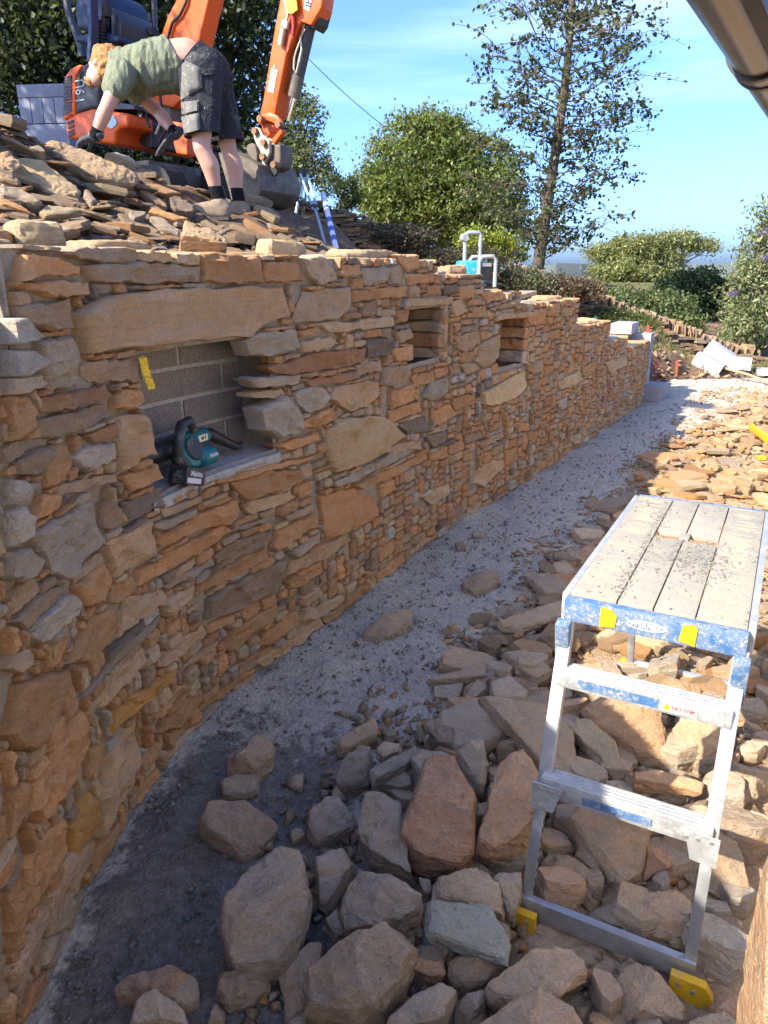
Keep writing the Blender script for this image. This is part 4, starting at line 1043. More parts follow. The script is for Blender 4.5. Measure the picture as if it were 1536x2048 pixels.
# smaller rocks packed into the gaps of the heap
rg = random.Random(21); cells = []; tries = 0
def rzone(x, y):
    a = 'heap beside the dark grit' if x < .25 else 'middle of the heap' if x < .62 else 'heap below the platform'
    return a + (', front' if y < 1.55 else ', centre' if y < 2.0 else ', back')
while len(cells) < 165 and tries < 9000:
    tries += 1; y = rg.uniform(1.05, 2.75); x = rg.uniform(.02+max(0, .1*(y-1.8)), .60*y+.25)
    if x/y > .62 or wall_dist(x, y)[0][0] < .62 + (.25 if y > 2.2 else 0): continue
    sz = rg.uniform(.07, .17)
    if min(math.hypot(x-(.40+q*.35), y-(1.46-q*.185)) for q in (0, .2, .4, .6, .8, 1)) < .105: continue
    if any((x-a)**2+(y-b)**2 < (.47*(sz+c))**2 for a, b, c in cells): continue
    cells.append((x, y, sz)); n = rg.randint(5, 7); H = []; th = sz*rg.uniform(.35, .7); an = rg.uniform(0, 6.28); tx_, ty_ = rg.uniform(-.5, .5), rg.uniform(-.7, .2); as_ = rg.uniform(.55, .95)
    z0 = tz(x, y)+.012
    for k in range(n):
        t_ = 2*math.pi*k/n+rg.uniform(-.35, .35); u, v = math.cos(t_)*sz*.6, math.sin(t_)*sz*.6*as_; u, v = u*math.cos(an)-v*math.sin(an), u*math.sin(an)+v*math.cos(an)
        H += [Vector((x+u*.92, y+v*.92, z0+th+(u*tx_+v*ty_)*.7)), Vector((x+u*1.03, y+v*1.03, z0+th*.5+(u*tx_+v*ty_)*.6)), Vector((x+u*.9, y+v*.9, z0-.03))]
    bm = rock_mesh(H, 900+len(cells), .003, 2, sz*.05); ck = rg.choice('obgvtvb'); nm = {'o': 'orange brown', 'b': 'brown', 'g': 'grey tan', 'v': 'grey', 't': 'tan'}[ck]
    bm_object('rock', bm, M['rock'], tuple(q*.58+w_*.40 for q, w_ in zip(shade(ck, rg, .14), (.45, .42, .375))), (x, y, z0-.03), label='%s %s %s rock in a gap of the %s' % ('small' if sz < .095 else 'medium' if sz < .13 else 'larger', 'long' if as_ < .68 else 'blocky', nm, rzone(x, y)), cat='rock', group='small rocks filling the heap')
# ---------------------------------------------------------------- small loose slates, copies of a dozen shapes
flk = []; SHAPE = []
for k in range(14):
    rg = random.Random(70+k); H = []; th = rg.uniform(0.05, 0.17) if k < 10 else rg.uniform(.25, .45)
    n = rg.randint(5, 8); asp = rg.uniform(0.45, 0.9)
    for j in range(n):
        a_ = 2*math.pi*j/n+rg.uniform(-.35, .35); r = rg.uniform(.75, 1.1)*0.5; p = Vector((math.cos(a_)*r, math.sin(a_)*r*asp, 0))
        H += [p*rg.uniform(.88, .97)+Vector((0, 0, th)), p+Vector((0, 0, th*.5)), p*rg.uniform(.8, .95)]
    bm = bmesh.new()
    for p in H: bm.verts.new(p)
    r = bmesh.ops.convex_hull(bm, input=list(bm.verts)); bmesh.ops.delete(bm, geom=[g for g in r['geom_interior'] if isinstance(g, bmesh.types.BMVert)], context='VERTS')
    bmesh.ops.dissolve_limit(bm, angle_limit=R(6), verts=list(bm.verts), edges=list(bm.edges)); bmesh.ops.triangulate(bm, faces=list(bm.faces))
    for v in bm.verts: v.co += Vector((fb(v.co.x*9+k, v.co.y*9, v.co.z*9), fb(v.co.x*9, v.co.y*9+k, 2), fb(v.co.x*9, 4, v.co.y*9+k)))*0.03
    row = []
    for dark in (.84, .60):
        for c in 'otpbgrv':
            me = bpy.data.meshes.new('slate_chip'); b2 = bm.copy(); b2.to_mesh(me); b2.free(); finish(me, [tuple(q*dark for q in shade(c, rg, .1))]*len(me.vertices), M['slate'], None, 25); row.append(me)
    flk.append(row); SHAPE.append(('narrow' if asp < .62 else 'broad') + (' thick' if k >= 10 else '')); bm.free()
def chip(x, y, size, mi, ci, tilt, label, group, rg, dz=0.0, name='slate_chip', yaw=None):
    o = bpy.data.objects.new(name, flk[mi][ci]); COL.objects.link(o)
    o.location = (x, y, tz(x, y)+dz-0.01*size); o.rotation_euler = (rg.uniform(-tilt, tilt), rg.uniform(-tilt, tilt), rg.uniform(0, 6.28) if yaw is None else yaw)
    o.scale = (size, size*rg.uniform(.8, 1.1), size*rg.uniform(.8, 1.15)); return tag(o, label, 'slate chip', group)
CW = ['orange brown', 'tan', 'pale buff', 'dark brown', 'grey', 'rust red', 'purplish grey']
def big_stuff(name, items):
    mb = MB()
    for (x, y, z, sz, mi, ci, rot) in items:
        me = flk[mi][ci]; Mx = Matrix.Translation((x, y, z)) @ rot.to_matrix().to_4x4() @ Matrix.Scale(sz, 4); c = me.color_attributes['col'].data[0].color
        k = random.Random(int(x*1e4)).uniform(.8, 1.15); mb.add([Mx @ v.co for v in me.vertices], [tuple(p.vertices) for p in me.polygons], tuple(q*k for q in c[:3]))
    return mb.build(name, M['slate'], None, smooth=25, origin=(0, 0, 0), kind='stuff')
from mathutils import Euler
def scatter(gen, n_single, group, zone, seed):
    rg = random.Random(seed); gen.sort(key=lambda g: -g[3]/math.hypot(g[0], g[1])); rest_ = []
    for k, (x, y, z, sz, mi, ci, rot) in enumerate(gen):
        if k >= n_single: rest_.append((x, y, z, sz, mi, ci, rot)); continue
        o = bpy.data.objects.new('slate_chip', flk[mi][ci]); COL.objects.link(o); o.location = (x, y, z); o.rotation_euler = rot; o.scale = (sz, sz*rg.uniform(.85, 1.1), sz*rg.uniform(.85, 1.15))
        word = 'large' if sz > .30 else 'medium' if sz > .18 else 'small'
        tag(o, '%s %s %s slate chip %s' % (word, SHAPE[mi], CW[ci % 7], zone(x, y)), 'slate chip', group)
    big_stuff('slate_rubble', rest_)
rg = random.Random(5); gen = []; tries = 0
while len(gen) < 720 and tries < 30000:
    tries += 1; y = 2.5 + 8.6*rg.random()**1.25; x = rg.uniform(0.3, 6.4); d_ = wall_dist(x, y)[0][0]
    if (y > 10.2 and x < 4.4) or x/y*CP > 0.60 or d_ < 0.80 + 0.25*fb(x*2, y*2) + max(0, (y-8.5)*.4): continue
    big = rg.random() < 0.20; sz = rg.uniform(.20, .40) if big else rg.uniform(.07, .20)
    ci = rg.choices(range(7), (22, 34, 26, 10, 4, 4, 4) if d_ > 1.15 else (14, 18, 5, 32, 12, 8, 14))[0]
    gen.append((x, y, tz(x, y)+rg.uniform(0, .035)-.01*sz, sz, rg.randrange(14 if not big else 10), ci, Euler((rg.uniform(-.2, .2), rg.uniform(-.2, .2), rg.uniform(0, 6.28)))))
def zone_r(x, y):
    if y < 3.4: return 'near the platform, beside the gravel strip' if x < 1.0 else 'right behind the work platform'
    if y < 5.0: return 'at the gravel edge, level with the first slot' if x < 1.9 else 'in the sun beyond the work platform'
    if y < 7.2: return 'at the shade line halfway along the gravel' if x < 2.9 else 'in the sun, midway to the yellow level'
    return 'far along, close to the gravel and block pier' if x < 4.2 else 'far along by the yellow level and shovel'
scatter(gen, 150, 'slate chips strewn right of the gravel strip', zone_r, 1)
gen = []; tries = 0
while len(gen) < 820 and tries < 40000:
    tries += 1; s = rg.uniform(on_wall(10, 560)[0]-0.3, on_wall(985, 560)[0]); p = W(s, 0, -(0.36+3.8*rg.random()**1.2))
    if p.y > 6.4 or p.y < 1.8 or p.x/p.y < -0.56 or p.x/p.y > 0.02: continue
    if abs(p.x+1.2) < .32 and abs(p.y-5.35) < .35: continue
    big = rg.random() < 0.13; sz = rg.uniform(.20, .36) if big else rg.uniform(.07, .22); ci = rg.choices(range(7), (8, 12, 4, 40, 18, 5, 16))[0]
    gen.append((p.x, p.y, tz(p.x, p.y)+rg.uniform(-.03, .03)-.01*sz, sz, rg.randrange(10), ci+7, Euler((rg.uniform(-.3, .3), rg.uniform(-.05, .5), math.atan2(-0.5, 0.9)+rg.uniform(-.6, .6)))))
def zone_l(x, y):
    a = x/y
    w = 'at the left edge' if a < -.42 else 'left of the man' if a < -.25 else 'below the man' if a < -.12 else 'near the tripod'
    return w + (', close behind the wall top' if y < 3.6 else ', midway up the slope' if y < 4.7 else ', near the crest of the heap')
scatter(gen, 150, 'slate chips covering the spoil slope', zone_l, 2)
# rubble too small to count: chips between the rocks and pebbles on the gravel, one mesh each
def chips_stuff(name, pts, sizes, cols, mat, sd, flat=0.45):
    rs = np.random.RandomState(sd); N = len(pts); base = np.array([(1, 0, 0), (-.5, .87, 0), (-.5, -.87, 0), (.3, .1, 1), (-.35, -.2, .9), (0, 0, -.7)], float)
    tri = np.array([(0, 1, 3), (1, 4, 3), (1, 2, 4), (2, 0, 3), (2, 3, 4), (1, 0, 5), (2, 1, 5), (0, 2, 5)])
    V = base[None]*rs.uniform(.6, 1.3, (N, 6, 1)) + rs.uniform(-.2, .2, (N, 6, 3)); V[:, :, 2] *= flat
    a = rs.uniform(0, 6.28, N); ca, sa = np.cos(a), np.sin(a); asp = rs.uniform(.55, 1, N)
    x = V[:, :, 0]; y = V[:, :, 1]*asp[:, None]; tlt = rs.uniform(-.4, .4, (N, 1)); zz_ = V[:, :, 2] + x*tlt
    V = np.stack([x*ca[:, None]-y*sa[:, None], x*sa[:, None]+y*ca[:, None], zz_], -1)*sizes[:, None, None]*0.5 + pts[:, None, :]
    Fq = (tri[None] + (np.arange(N)*6)[:, None, None]).reshape(-1, 3)
    return fast_mesh(name, V.reshape(-1, 3), Fq, np.repeat(cols, 6, 0), mat, kind='stuff')
rs = np.random.RandomState(3)
def region(n, fx):
    out = []
    while sum(map(len, out)) < n:
        X = rs.uniform(-1.2, 6.5, 6000); Y = 0.8 + 11*rs.rand(6000)**1.6; keep = fx(X, Y, wall_dist(X, Y)[0]); out.append(np.stack([X[keep], Y[keep]], 1))
    P = np.concatenate(out)[:n]; return np.column_stack([P, front_z(P[:, 0], P[:, 1])+0.004])
def cols(n, keys, w): 
    K = np.array([PAL[k] for k in keys]); return K[rs.choice(len(keys), n, p=np.array(w)/sum(w))]*rs.uniform(.75, 1.2, (n, 1))
inframe = lambda X, Y: np.abs(X/Y) < 0.6
pe = region(9000, lambda X, Y, D: (D > 0.02) & (D < 1.1) & (Y > .9) & inframe(X, Y)); sz = 0.004+0.014*rs.rand(len(pe))**3
chips_stuff('gravel', pe, sz*2.0, np.array([(0.42, 0.385, 0.335)])*rs.uniform(.75, 1.2, (len(pe), 1)), M['slate'], 1, 0.7)
pr = region(9000, lambda X, Y, D: (D > 0.62+0.3*np.sin(Y*3+X*5)*.3) & (Y > 2.2) & inframe(X, Y) & ~((Y > 10.2) & (X < 4.2))); sz = 0.015+0.075*rs.rand(len(pr))**2.6
chips_stuff('rubble', pr, sz, cols(len(pr), 'otpbgv', (24, 28, 18, 18, 6, 6)), M['slate'], 2, 0.4)
pq = region(1400, lambda X, Y, D: (D > 0.5) & (D < 2.6) & (Y > 0.9) & (Y < 2.7) & inframe(X, Y)); sz = 0.02+0.08*rs.rand(len(pq))**2
pq[:, 2] += 0.01; chips_stuff('rubble', pq, sz, cols(len(pq), 'obgv', (10, 30, 20, 20)), M['slate'], 4, 0.6)
# small stuff on the spoil slope
N = 9000; s = rs.uniform(on_wall(5, 560)[0]-.4, on_wall(860, 560)[0], N); d_ = 0.3+3.2*rs.rand(N)
P = np.array([W(a, 0, -b) for a, b in zip(s, d_)]); P[:, 2] = bank_z(P[:, 0], P[:, 1])+0.012; sz = 0.02+0.12*rs.rand(N)**2.4
N2 = 1500; Xb = rs.uniform(2.6, 8.0, N2); Yb_ = rs.uniform(10.9, 13.3, N2); kb = (wall_dist(Xb, Yb_)[0] < -.05); Xb, Yb_ = Xb[kb], Yb_[kb]
Pb = np.column_stack([Xb, Yb_, terrain_z(Xb, Yb_)+.01]); chips_stuff('stones', Pb, 0.03+0.16*rs.rand(len(Pb))**2.5, cols(len(Pb), 'otbgvd', (16, 14, 30, 16, 14, 8))*.75, M['slate'], 15, .45)
chips_stuff('rubble', P, sz, cols(N, 'otbgvd', (12, 14, 34, 16, 14, 8))*.62, M['slate'], 5, 0.28)
# ---------------------------------------------------------------- text helper: real letters as thin meshes
def text_part(name, body, size, o, ux, uy, mat, parent, depth=0.0012, bold=0.0, align='CENTER', xs=1.0):
    cu = bpy.data.curves.new(name, 'FONT'); cu.body = body; cu.size = size; cu.extrude = depth; cu.align_x = align; cu.align_y = 'CENTER'; cu.offset = bold; cu.resolution_u = 3
    tmp = bpy.data.objects.new(name, cu); COL.objects.link(tmp); dg = bpy.context.evaluated_depsgraph_get(); dg.update()
    me = bpy.data.meshes.new_from_object(tmp.evaluated_get(dg)); bpy.data.objects.remove(tmp); bpy.data.curves.remove(cu)
    ux, uy = Vector(ux).normalized(), Vector(uy).normalized(); un = ux.cross(uy); off = world_loc(parent)
    for v in me.vertices: q = Vector(o) + ux*v.co.x*xs + uy*v.co.y + un*v.co.z - off; v.co = q
    me.materials.clear(); me.materials.append(mat); ob = bpy.data.objects.new(name, me); COL.objects.link(ob); ob.parent = parent; return ob

M['alu'] = dirty('mortar_splashed_aluminium', (0.50, 0.51, 0.52), (0.40, 0.385, 0.34), 0.55, 0.42, 0.6, 12, 80)
M['alu_clean'] = dirty('scuffed_aluminium', (0.42, 0.43, 0.44), (0.40, 0.40, 0.40), 0.30, 0.38, 0.7, 10, 60)
M['blue'] = dirty('scratched_blue_plastic', (0.045, 0.125, 0.27), (0.36, 0.355, 0.33), 0.85, 0.5, 0.0, 26, 110)
M['yellow'] = dirty('yellow_plastic', (0.60, 0.35, 0.012), (0.36, 0.31, 0.22), 0.30, 0.5, 0.0, 12, 60)
M['white'] = simple('white_print', (0.55, 0.56, 0.56), 0.6, var=0.08)
M['redink'] = simple('red_print', (0.60, 0.10, 0.08), 0.6)
M['black'] = simple('black_plastic', (0.022, 0.023, 0.026), 0.45, var=0.3, scale=40)
M['steel'] = simple('zinc_bolt', (0.55, 0.54, 0.52), 0.4, 0.8)
def deck_material():
    t = NT('mortar_caked_deck'); v = t.coord('Object'); n = t.noise(v, 16, 6, 0.7); f = t.noise(v, 170, 4, 0.75)
    c = t.mix(t.ramp(n, [(0.35, 0.0), (0.65, 1.0)]), (0.345, 0.305, 0.235), (0.27, 0.255, 0.22))
    c = t.mix(t.ramp(t.noise(v, 7, 5, 0.7), [(0.58, 0.0), (0.72, 0.8)]), c, (0.24, 0.24, 0.24))
    c = t.mix(0.6, c, t.ramp(f, [(0.3, 0.72), (0.7, 1.22)]), 'MULTIPLY')
    return t.done(c, 0.92, t.bump(t.math('ADD', n, t.math('MULTIPLY', f, 0.5)), 0.6, 0.006), spec=0.15)
M['deck'] = deck_material()

# ---------------------------------------------------------------- work platform
HT = 0.88
o_ = at_z(1141, 1184, HT); ang = R(-28.2); PU = Vector((math.cos(ang), math.sin(ang), 0)); PV = Vector((-PU.y, PU.x, 0)); WD, LN = 0.405, 0.955
def P_(u, v, z): return o_ + PU*u + PV*v + Vector((0, 0, z-HT))
ROT = Matrix((PU, PV, Vector((0, 0, 1)))).transposed()
plat = empty('work_platform', P_(WD/2, LN/2, 0), 'dusty folding aluminium work platform with blue end rails standing among the rocks', 'work platform')
def pbox(name, u, v, z, su, sv, sz, mat, parent=None, bev=0.003, rot=None, **kw):
    mb = MB(); mb.box(P_(u, v, z), (su, sv, sz), ROT if rot is None else ROT @ rot, bev=bev); return mb.build(name, M[mat], parent or plat, smooth=40, **kw)
# deck boards with joints, the two finger holes left open between the boards
def board(u0, u1, v0, v1): pbox('deck_board', (u0+u1)/2, (v0+v1)/2, HT-0.010, u1-u0, v1-v0, 0.020, 'deck', bev=0.002)
g_ = 0.0018
hv0, hv1 = 0.53, 0.605
for (u0, u1, v0, v1) in ((0.0, .115, .0, .955), (.115, .20, 0, hv0), (.20, .295, 0, hv0), (.295, .405, 0, .955), (.115, .20, hv1, .955), (.20, .295, hv1, .955), (.185, .215, hv0, hv1)):
    board(u0+g_*(u0 > 0), u1-g_*(u1 < .405), v0, v1)
mb = MB()                                                     # anti-slip ribs pressed across the boards
rb = random.Random(4)
for k in range(95):
    v = 0.01+k*0.0099
    for u0, u1 in ((.008, .108), (.305, .398)):
        if rb.random() < .65: mb.box(P_((u0+u1)/2+rb.uniform(-.01, .01), v, HT+0.0008), ((u1-u0)*rb.uniform(.3, .95), 0.003, 0.0024), ROT)
mb.build('grip_ribs', M['deck'], plat, kind='stuff')
for u, nm in ((-0.010, 'side_rail'), (WD+0.010, 'side_rail')): pbox(nm, u, LN/2, HT-0.034, 0.018, LN+0.01, 0.062, 'alu', bev=0.004)
def rail(v, sgn):
    r = pbox('end_rail', WD/2, v, HT-0.034, WD+0.012, 0.028, 0.062, 'blue', bev=0.007)
    for u, w in ((0.105, 1), (0.285, -1)):
        mb = MB(); mb.prism([(-.020*1, -.026), (.016, -.020), (.019, .010), (.004, .024), (-.020, .026)] if w > 0 else [(-.018, -.018), (.018, -.026), (.020, .020), (.012, .028), (-.012, .022)], P_(u, v-sgn*0.0135, HT-0.034), PU, (0, 0, 1), -PV*sgn, 0, 0.004)
        mb.build('yellow_insert', M['yellow'], r)
    return r
er = rail(-0.020, 1); er2 = rail(LN+0.020, -1)
mb = MB(); n = 28
def oval(a, b): return [(a*math.cos(2*math.pi*k/n), b*math.sin(2*math.pi*k/n)) for k in range(n)]
oc = P_(0.192, -0.0345, HT-0.034); A, B_ = oval(.046, .0125), oval(.041, .0095)
V = [oc+PU*p[0]+Vector((0, 0, p[1]))-PV*d for d in (0, 0.0015) for p in A+B_]
mb.add(V, [(2*n+k, 2*n+(k+1) % n, 2*n+n+(k+1) % n, 3*n+k) for k in range(n)]); mb.build('oval_emblem', M['white'], er)
text_part('lettering', 'WERNER', 0.0185, P_(0.192, -0.0356, HT-0.0342), PU, (0, 0, 1), M['white'], er, bold=0.0004)
SPL = 0.215                                                   # outward splay of the legs from deck to floor
def lp(t): return (-0.012 - SPL*t, HT-0.055 - (HT-0.055-0.045)*t)      # (v, z) along a leg, t from top to floor
def leg_tube(mb, u, t0, t1, su, sv, far=False, open_=False):
    for q in (0,):
        (va, za), (vb, zb) = lp(t0), lp(t1)
        if far: va, vb = LN-va, LN-vb
        a, b = P_(u, va, za), P_(u, vb, zb); d = (b-a).normalized(); y = d.cross(PU).normalized(); r3 = Matrix((PU, y, d)).transposed()
        if not open_: mb.box((a+b)/2, (su, sv, (b-a).length), r3, bev=0.003)
        else:                                                 # U channel: web and two flanges
            mb.box((a+b)/2, (su, 0.003, (b-a).length), r3)
            for e in (-1, 1): mb.box((a+b)/2 + PU*e*(su/2-.0015) - y*(-sv/2), (0.003, sv, (b-a).length), r3)
def rung(name, t, h, dep, mat='alu', far=False, w=WD, tread=True):
    (v, z) = lp(t); v = LN-v if far else v
    r = pbox(name, WD/2, v+(0.0 if not far else 0), z, w, dep, h, mat, bev=0.003)
    if tread:
        mb = MB()
        for e in (-.36, -.12, .12, .36): mb.box(P_(WD/2, v+dep*e, z+h/2+.001), (w*.97, dep*.10, 0.003), ROT)
        mb.build('tread_ribs', M[mat], r)
    return r
for far in (False, True):
    for u in (0.004, WD-0.004):
        mb = MB(); leg_tube(mb, u, 0.0, 0.565, 0.033, 0.026, far); lg = mb.build('upper_leg', M['alu'], plat, smooth=40)
        mb = MB(); leg_tube(mb, u, 0.50, 1.0, 0.027, 0.020, far); ll = mb.build('sliding_leg', M['alu_clean'], plat, smooth=40)
        mb = MB()                                             # locking holes down the slide
        for k in range(11):
            v, z = lp(.60+k*.033); v = LN-v if far else v
            e = 0.0138 if u < .1 else -0.0168
            mb.box(P_(u+e, v, z), (0.0012, 0.011, 0.010), ROT)
        mb.build('locking_holes', M['black'], ll)
        v, z = lp(0.085); v = LN-v if far else v; sg = -1 if not far else 1
        br = pbox('bracket', u-0.004*(1 if u < .1 else -1), v+sg*0.004, z, 0.036, 0.032, 0.125, 'blue', bev=0.005, rot=Matrix.Rotation(sg*-0.26, 3, 'X'))
        mb = MB()
        for dz in (-.045, .045): mb.tube([P_(u, v+sg*.016-sg*.26*0-dz*.26*0, z+dz), P_(u, v+sg*(.0235), z+dz)], 0.0065, 10)
        mb.build('rivets', M['steel'], br)
    rung('top_rung', 0.19, 0.046, 0.050, far=far)
    mr = rung('middle_rung', 0.54, 0.052, 0.052, far=far)
    for e in (0, 1):                                          # gusset plates below the middle rung
        v, z = lp(0.56); v = LN-v if far else v; sg = -1 if not far else 1
        uu = WD*e; s2 = 1 if e == 0 else -1
        mb = MB(); mb.prism([(-.017*s2, .030), (.060*s2, .030), (.040*s2, -.045), (-.017*s2, -.050)], P_(uu, v+sg*.028, z), PU, (0, 0, 1), PV*sg, 0, 0.004)
        gp = mb.build('gusset', M['alu'], plat)
        mb = MB()
        for a_, b_ in ((0, .018), (.03, .016), (.055, .014)): mb.tube([P_(uu+a_*s2, v+sg*.030, z+b_), P_(uu+a_*s2, v+sg*.0345, z+b_)], 0.005, 8)
        mb.build('rivets', M['steel'], gp)
    v, z = lp(0.955); v = LN-v if far else v
    pbox('bottom_rail', WD/2, v, z, WD+0.02, 0.022, 0.058, 'alu_clean' if not far else 'alu', bev=0.004)
    for e in (0, 1):                                          # yellow feet
        v, z = lp(0.985); v = LN-v if far else v; sg = -1 if not far else 1; s2 = -1 if e == 0 else 1
        mb = MB(); mb.prism([(-.040*s2, .030), (.036*s2, .030), (.056*s2, -.004), (.030*s2, -.042), (-.040*s2, -.048)], P_(WD*e, v+sg*.014, z), PU, (0, 0, 1), PV*sg, 0, 0.022)
        ft = mb.build('foot', M['yellow'], plat, smooth=30)
        mb = MB()
        for a_, b_ in ((-.02, .012), (.012, .006), (-.012, -.026)): mb.tube([P_(WD*e+a_*s2, v+sg*.034, z+b_), P_(WD*e+a_*s2, v+sg*.040, z+b_)], 0.0055, 10)
        mb.build('rivets', M['steel'], ft)
v, z = lp(0.19)
pl = pbox('blue_sticker', 0.15, v-0.0262, z-0.002, 0.19, 0.0012, 0.024, 'blue', bev=0)
st = pbox('warning_label', 0.292, v-0.0264, z-0.002, 0.078, 0.0014, 0.026, 'white', bev=0)
mb = MB(); mb.prism([(-.010, -.008), (.010, -.008), (0, .010)], P_(0.265, v-.0272, z-.002), PU, (0, 0, 1), -PV, 0, 0.001); mb.build('warning_triangle', M['yellow'], st)
text_part('lettering', 'NO', 0.014, P_(0.286, v-.0278, z-.002), PU, (0, 0, 1), M['redink'], st, bold=.0003)
text_part('lettering', 'STEP', 0.012, P_(0.314, v-.0278, z-.002), PU, (0, 0, 1), M['redink'], st, bold=.0003)
v, z = lp(0.54); pbox('blue_sticker', 0.19, v-0.0272, z-0.004, 0.165, 0.0012, 0.022, 'blue', bev=0)
# crumbs of mortar left on the deck
N = 1500; rs = np.random.RandomState(9); u = np.clip(np.concatenate([rs.normal(.25, .05, N//2), rs.normal(.11, .012, N//4), rs.uniform(0, WD, N-N//2-N//4)]), 0.005, WD-.005); v = np.concatenate([rs.normal(.36, .07, N//2), rs.uniform(.02, .85, N//4), rs.uniform(0, LN, N-N//2-N//4)]); v = np.clip(v, 0.005, LN-.005)
keep = ~((v > hv0) & (v < hv1) & (u > .11) & (u < .30)); u, v = u[keep], v[keep]
pts = np.array([o_ + PU*a + PV*b for a, b in zip(u, v)]); pts[:, 2] = HT+0.001
cr = chips_stuff('mortar_crumbs', pts, 0.002+0.010*rs.rand(len(pts))**2, np.array([(.50, .49, .46)])*rs.uniform(.75, 1.15, (len(pts), 1)), M['slate'], 12, 0.7)

# ---------------------------------------------------------------- leaf blower lying in the large recess
M['teal'] = dirty('teal_plastic', (0.012, 0.135, 0.155), (0.30, 0.31, 0.28), 0.25, 0.4, 0.0, 18, 90)
M['blackdusty'] = dirty('dusty_black_plastic', (0.025, 0.026, 0.028), (0.34, 0.33, 0.31), 0.33, 0.5, 0.0, 20, 90)
M['label'] = simple('printed_label', (0.72, 0.66, 0.42), 0.6)
sb, zb = on_wall(352, 905); NZ = NICHES[0][2]
def Q(px, py, d): 
    p = on_plane(px, py, W(on_wall(390, 900)[0], 0.9, d), wall_n(on_wall(390, 900)[0])); return p
blow = empty('leaf_blower', W(on_wall(390, 920)[0], NZ+0.01, -0.06), 'teal and black cordless leaf blower lying in the largest recess', 'leaf blower')
TB, NB = wall_t(on_wall(390, 900)[0]), wall_n(on_wall(390, 900)[0])
c0 = Q(372, 903, -0.06); c0.z = max(c0.z, NZ+0.075)
ZV = Vector((0, 0, 1))
mb = MB()                                                     # fan housing: a disc lying towards us
n = 20
prof = [(0.0, .040), (.035, .040), (.062, .030), (.074, .008), (.074, -.012), (.060, -.034), (.0, -.040)]
ax = (NB*0.92 + ZV*0.38).normalized(); e1 = TB; e2 = ax.cross(e1).normalized()
V = []; 
for r_, h_ in prof: V += [c0 + ax*h_ + (e1*math.cos(2*math.pi*k/n) + e2*math.sin(2*math.pi*k/n))*max(r_, .001) for k in range(n)]
mb.add(V, [(i*n+k, i*n+(k+1) % n, (i+1)*n+(k+1) % n, (i+1)*n+k) for i in range(len(prof)-1) for k in range(n)])
mb.build('fan_housing', M['teal'], blow, smooth=35)
mb = MB(); mb.tube([c0+ax*.040, c0+ax*.046], [.045, .040], 18); mb.build('intake_grille', M['blackdusty'], blow, smooth=35)
mot = c0 + TB*0.055 - ZV*0.030 + NB*0.035
mb = MB(); mb.tube([c0+TB*.01-ZV*.01, mot-TB*.01, mot+TB*.045, mot+TB*.050], [.030, .036, .035, .026], 18); mb.build('motor_housing', M['teal'], blow, smooth=35)
text_part('lettering', 'Makita', 0.020, mot+TB*0.018+NB*.0345+ZV*.008, TB, ZV, M['white'], blow, bold=.0004)
out0 = c0 + TB*0.06 + ZV*0.028 - NB*.02
mb = MB(); mb.tube([out0-TB*.02, out0+TB*.085, out0+TB*.09], [.034, .031, .026], 18); ob = mb.build('outlet', M['teal'], blow, smooth=35)
mb = MB(); mb.box(out0+TB*.035+NB*.031+ZV*.004, (.055, .004, .024), Matrix((TB, NB, ZV)).transposed()); mb.build('label_plate', M['label'], ob)
text_part('lettering', '18 V', 0.017, out0+TB*.035+NB*.0335+ZV*.004, TB, ZV, M['black'], ob, bold=.0004)
tip = W(on_wall(508, 900)[0], NZ+0.05, -0.07)
mb = MB(); mb.tube([out0+TB*.085, out0+TB*.12, tip-TB*.03, tip], [.024, .025, .016, .015], 16); mb.build('nozzle', M['black'], blow, smooth=35)
mb = MB(); mb.tube([c0-TB*.05+ZV*.02-NB*.03, c0-TB*.16+ZV*.015-NB*.04, c0-TB*.22+ZV*.0-NB*.045], [.036, .034, .030], 14); mb.build('tube_section', M['black'], blow, smooth=35)
h0 = [c0+TB*.035+ZV*.062+ax*.02, c0+TB*.0+ZV*.105+ax*.025, c0-TB*.05+ZV*.098+ax*.03, c0-TB*.085+ZV*.045+ax*.035, c0-TB*.095-ZV*.01+ax*.04, c0-TB*.07-ZV*.05+ax*.045]
mb = MB(); mb.tube(h0, [.015, .018, .019, .019, .020, .024], 12); mb.build('handle', M['blackdusty'], blow, smooth=40)
bt = c0 - TB*0.105 - ZV*0.058 + NB*0.075; rb3 = Matrix((TB, NB, ZV)).transposed() @ Matrix.Rotation(0.32, 3, 'Y')
mb = MB(); mb.box(bt, (.115, .075, .062), rb3, bev=.008); bo = mb.build('battery', M['blackdusty'], blow, smooth=40)
text_part('lettering', 'Makita', 0.026, bt + rb3 @ Vector((0, .0380, .010)), rb3 @ Vector((1, 0, 0)), rb3 @ Vector((0, 0, 1)), M['white'], bo, bold=.0005)
mb = MB(); mb.box(bt + rb3 @ Vector((-.01, .0378, -.014)), (.08, .0012, .018), rb3); mb.build('spec_label', M['white'], bo)

# ---------------------------------------------------------------- site radio on the wall
M['cage'] = dirty('splashed_grey_rubber', (0.30, 0.32, 0.30), (0.46, 0.45, 0.42), 0.6, 0.7, 0.0, 30, 120)
M['cyan'] = dirty('splashed_turquoise_plastic', (0.02, 0.36, 0.42), (0.55, 0.62, 0.62), 0.38, 0.45, 0.0, 35, 140)
sr = on_wall(1000, 575)[0]; rc = W(sr, z_top(sr)+0.045, -0.20); RT, RN = wall_t(sr), wall_n(sr)
FX = (RT*0.80 + RN*0.60).normalized(); FN = Vector((FX.y, -FX.x, 0)); r3 = Matrix((FX, FN, ZV)).transposed()
rad = empty('site_radio', rc, 'turquoise site radio in a splashed roll cage with a raised carrying handle', 'radio')
mb = MB(); mb.box(rc+ZV*.095+FX*(-.03), (.17, .13, .155), r3, bev=.02); mb.build('body', M['cyan'], rad, smooth=40)
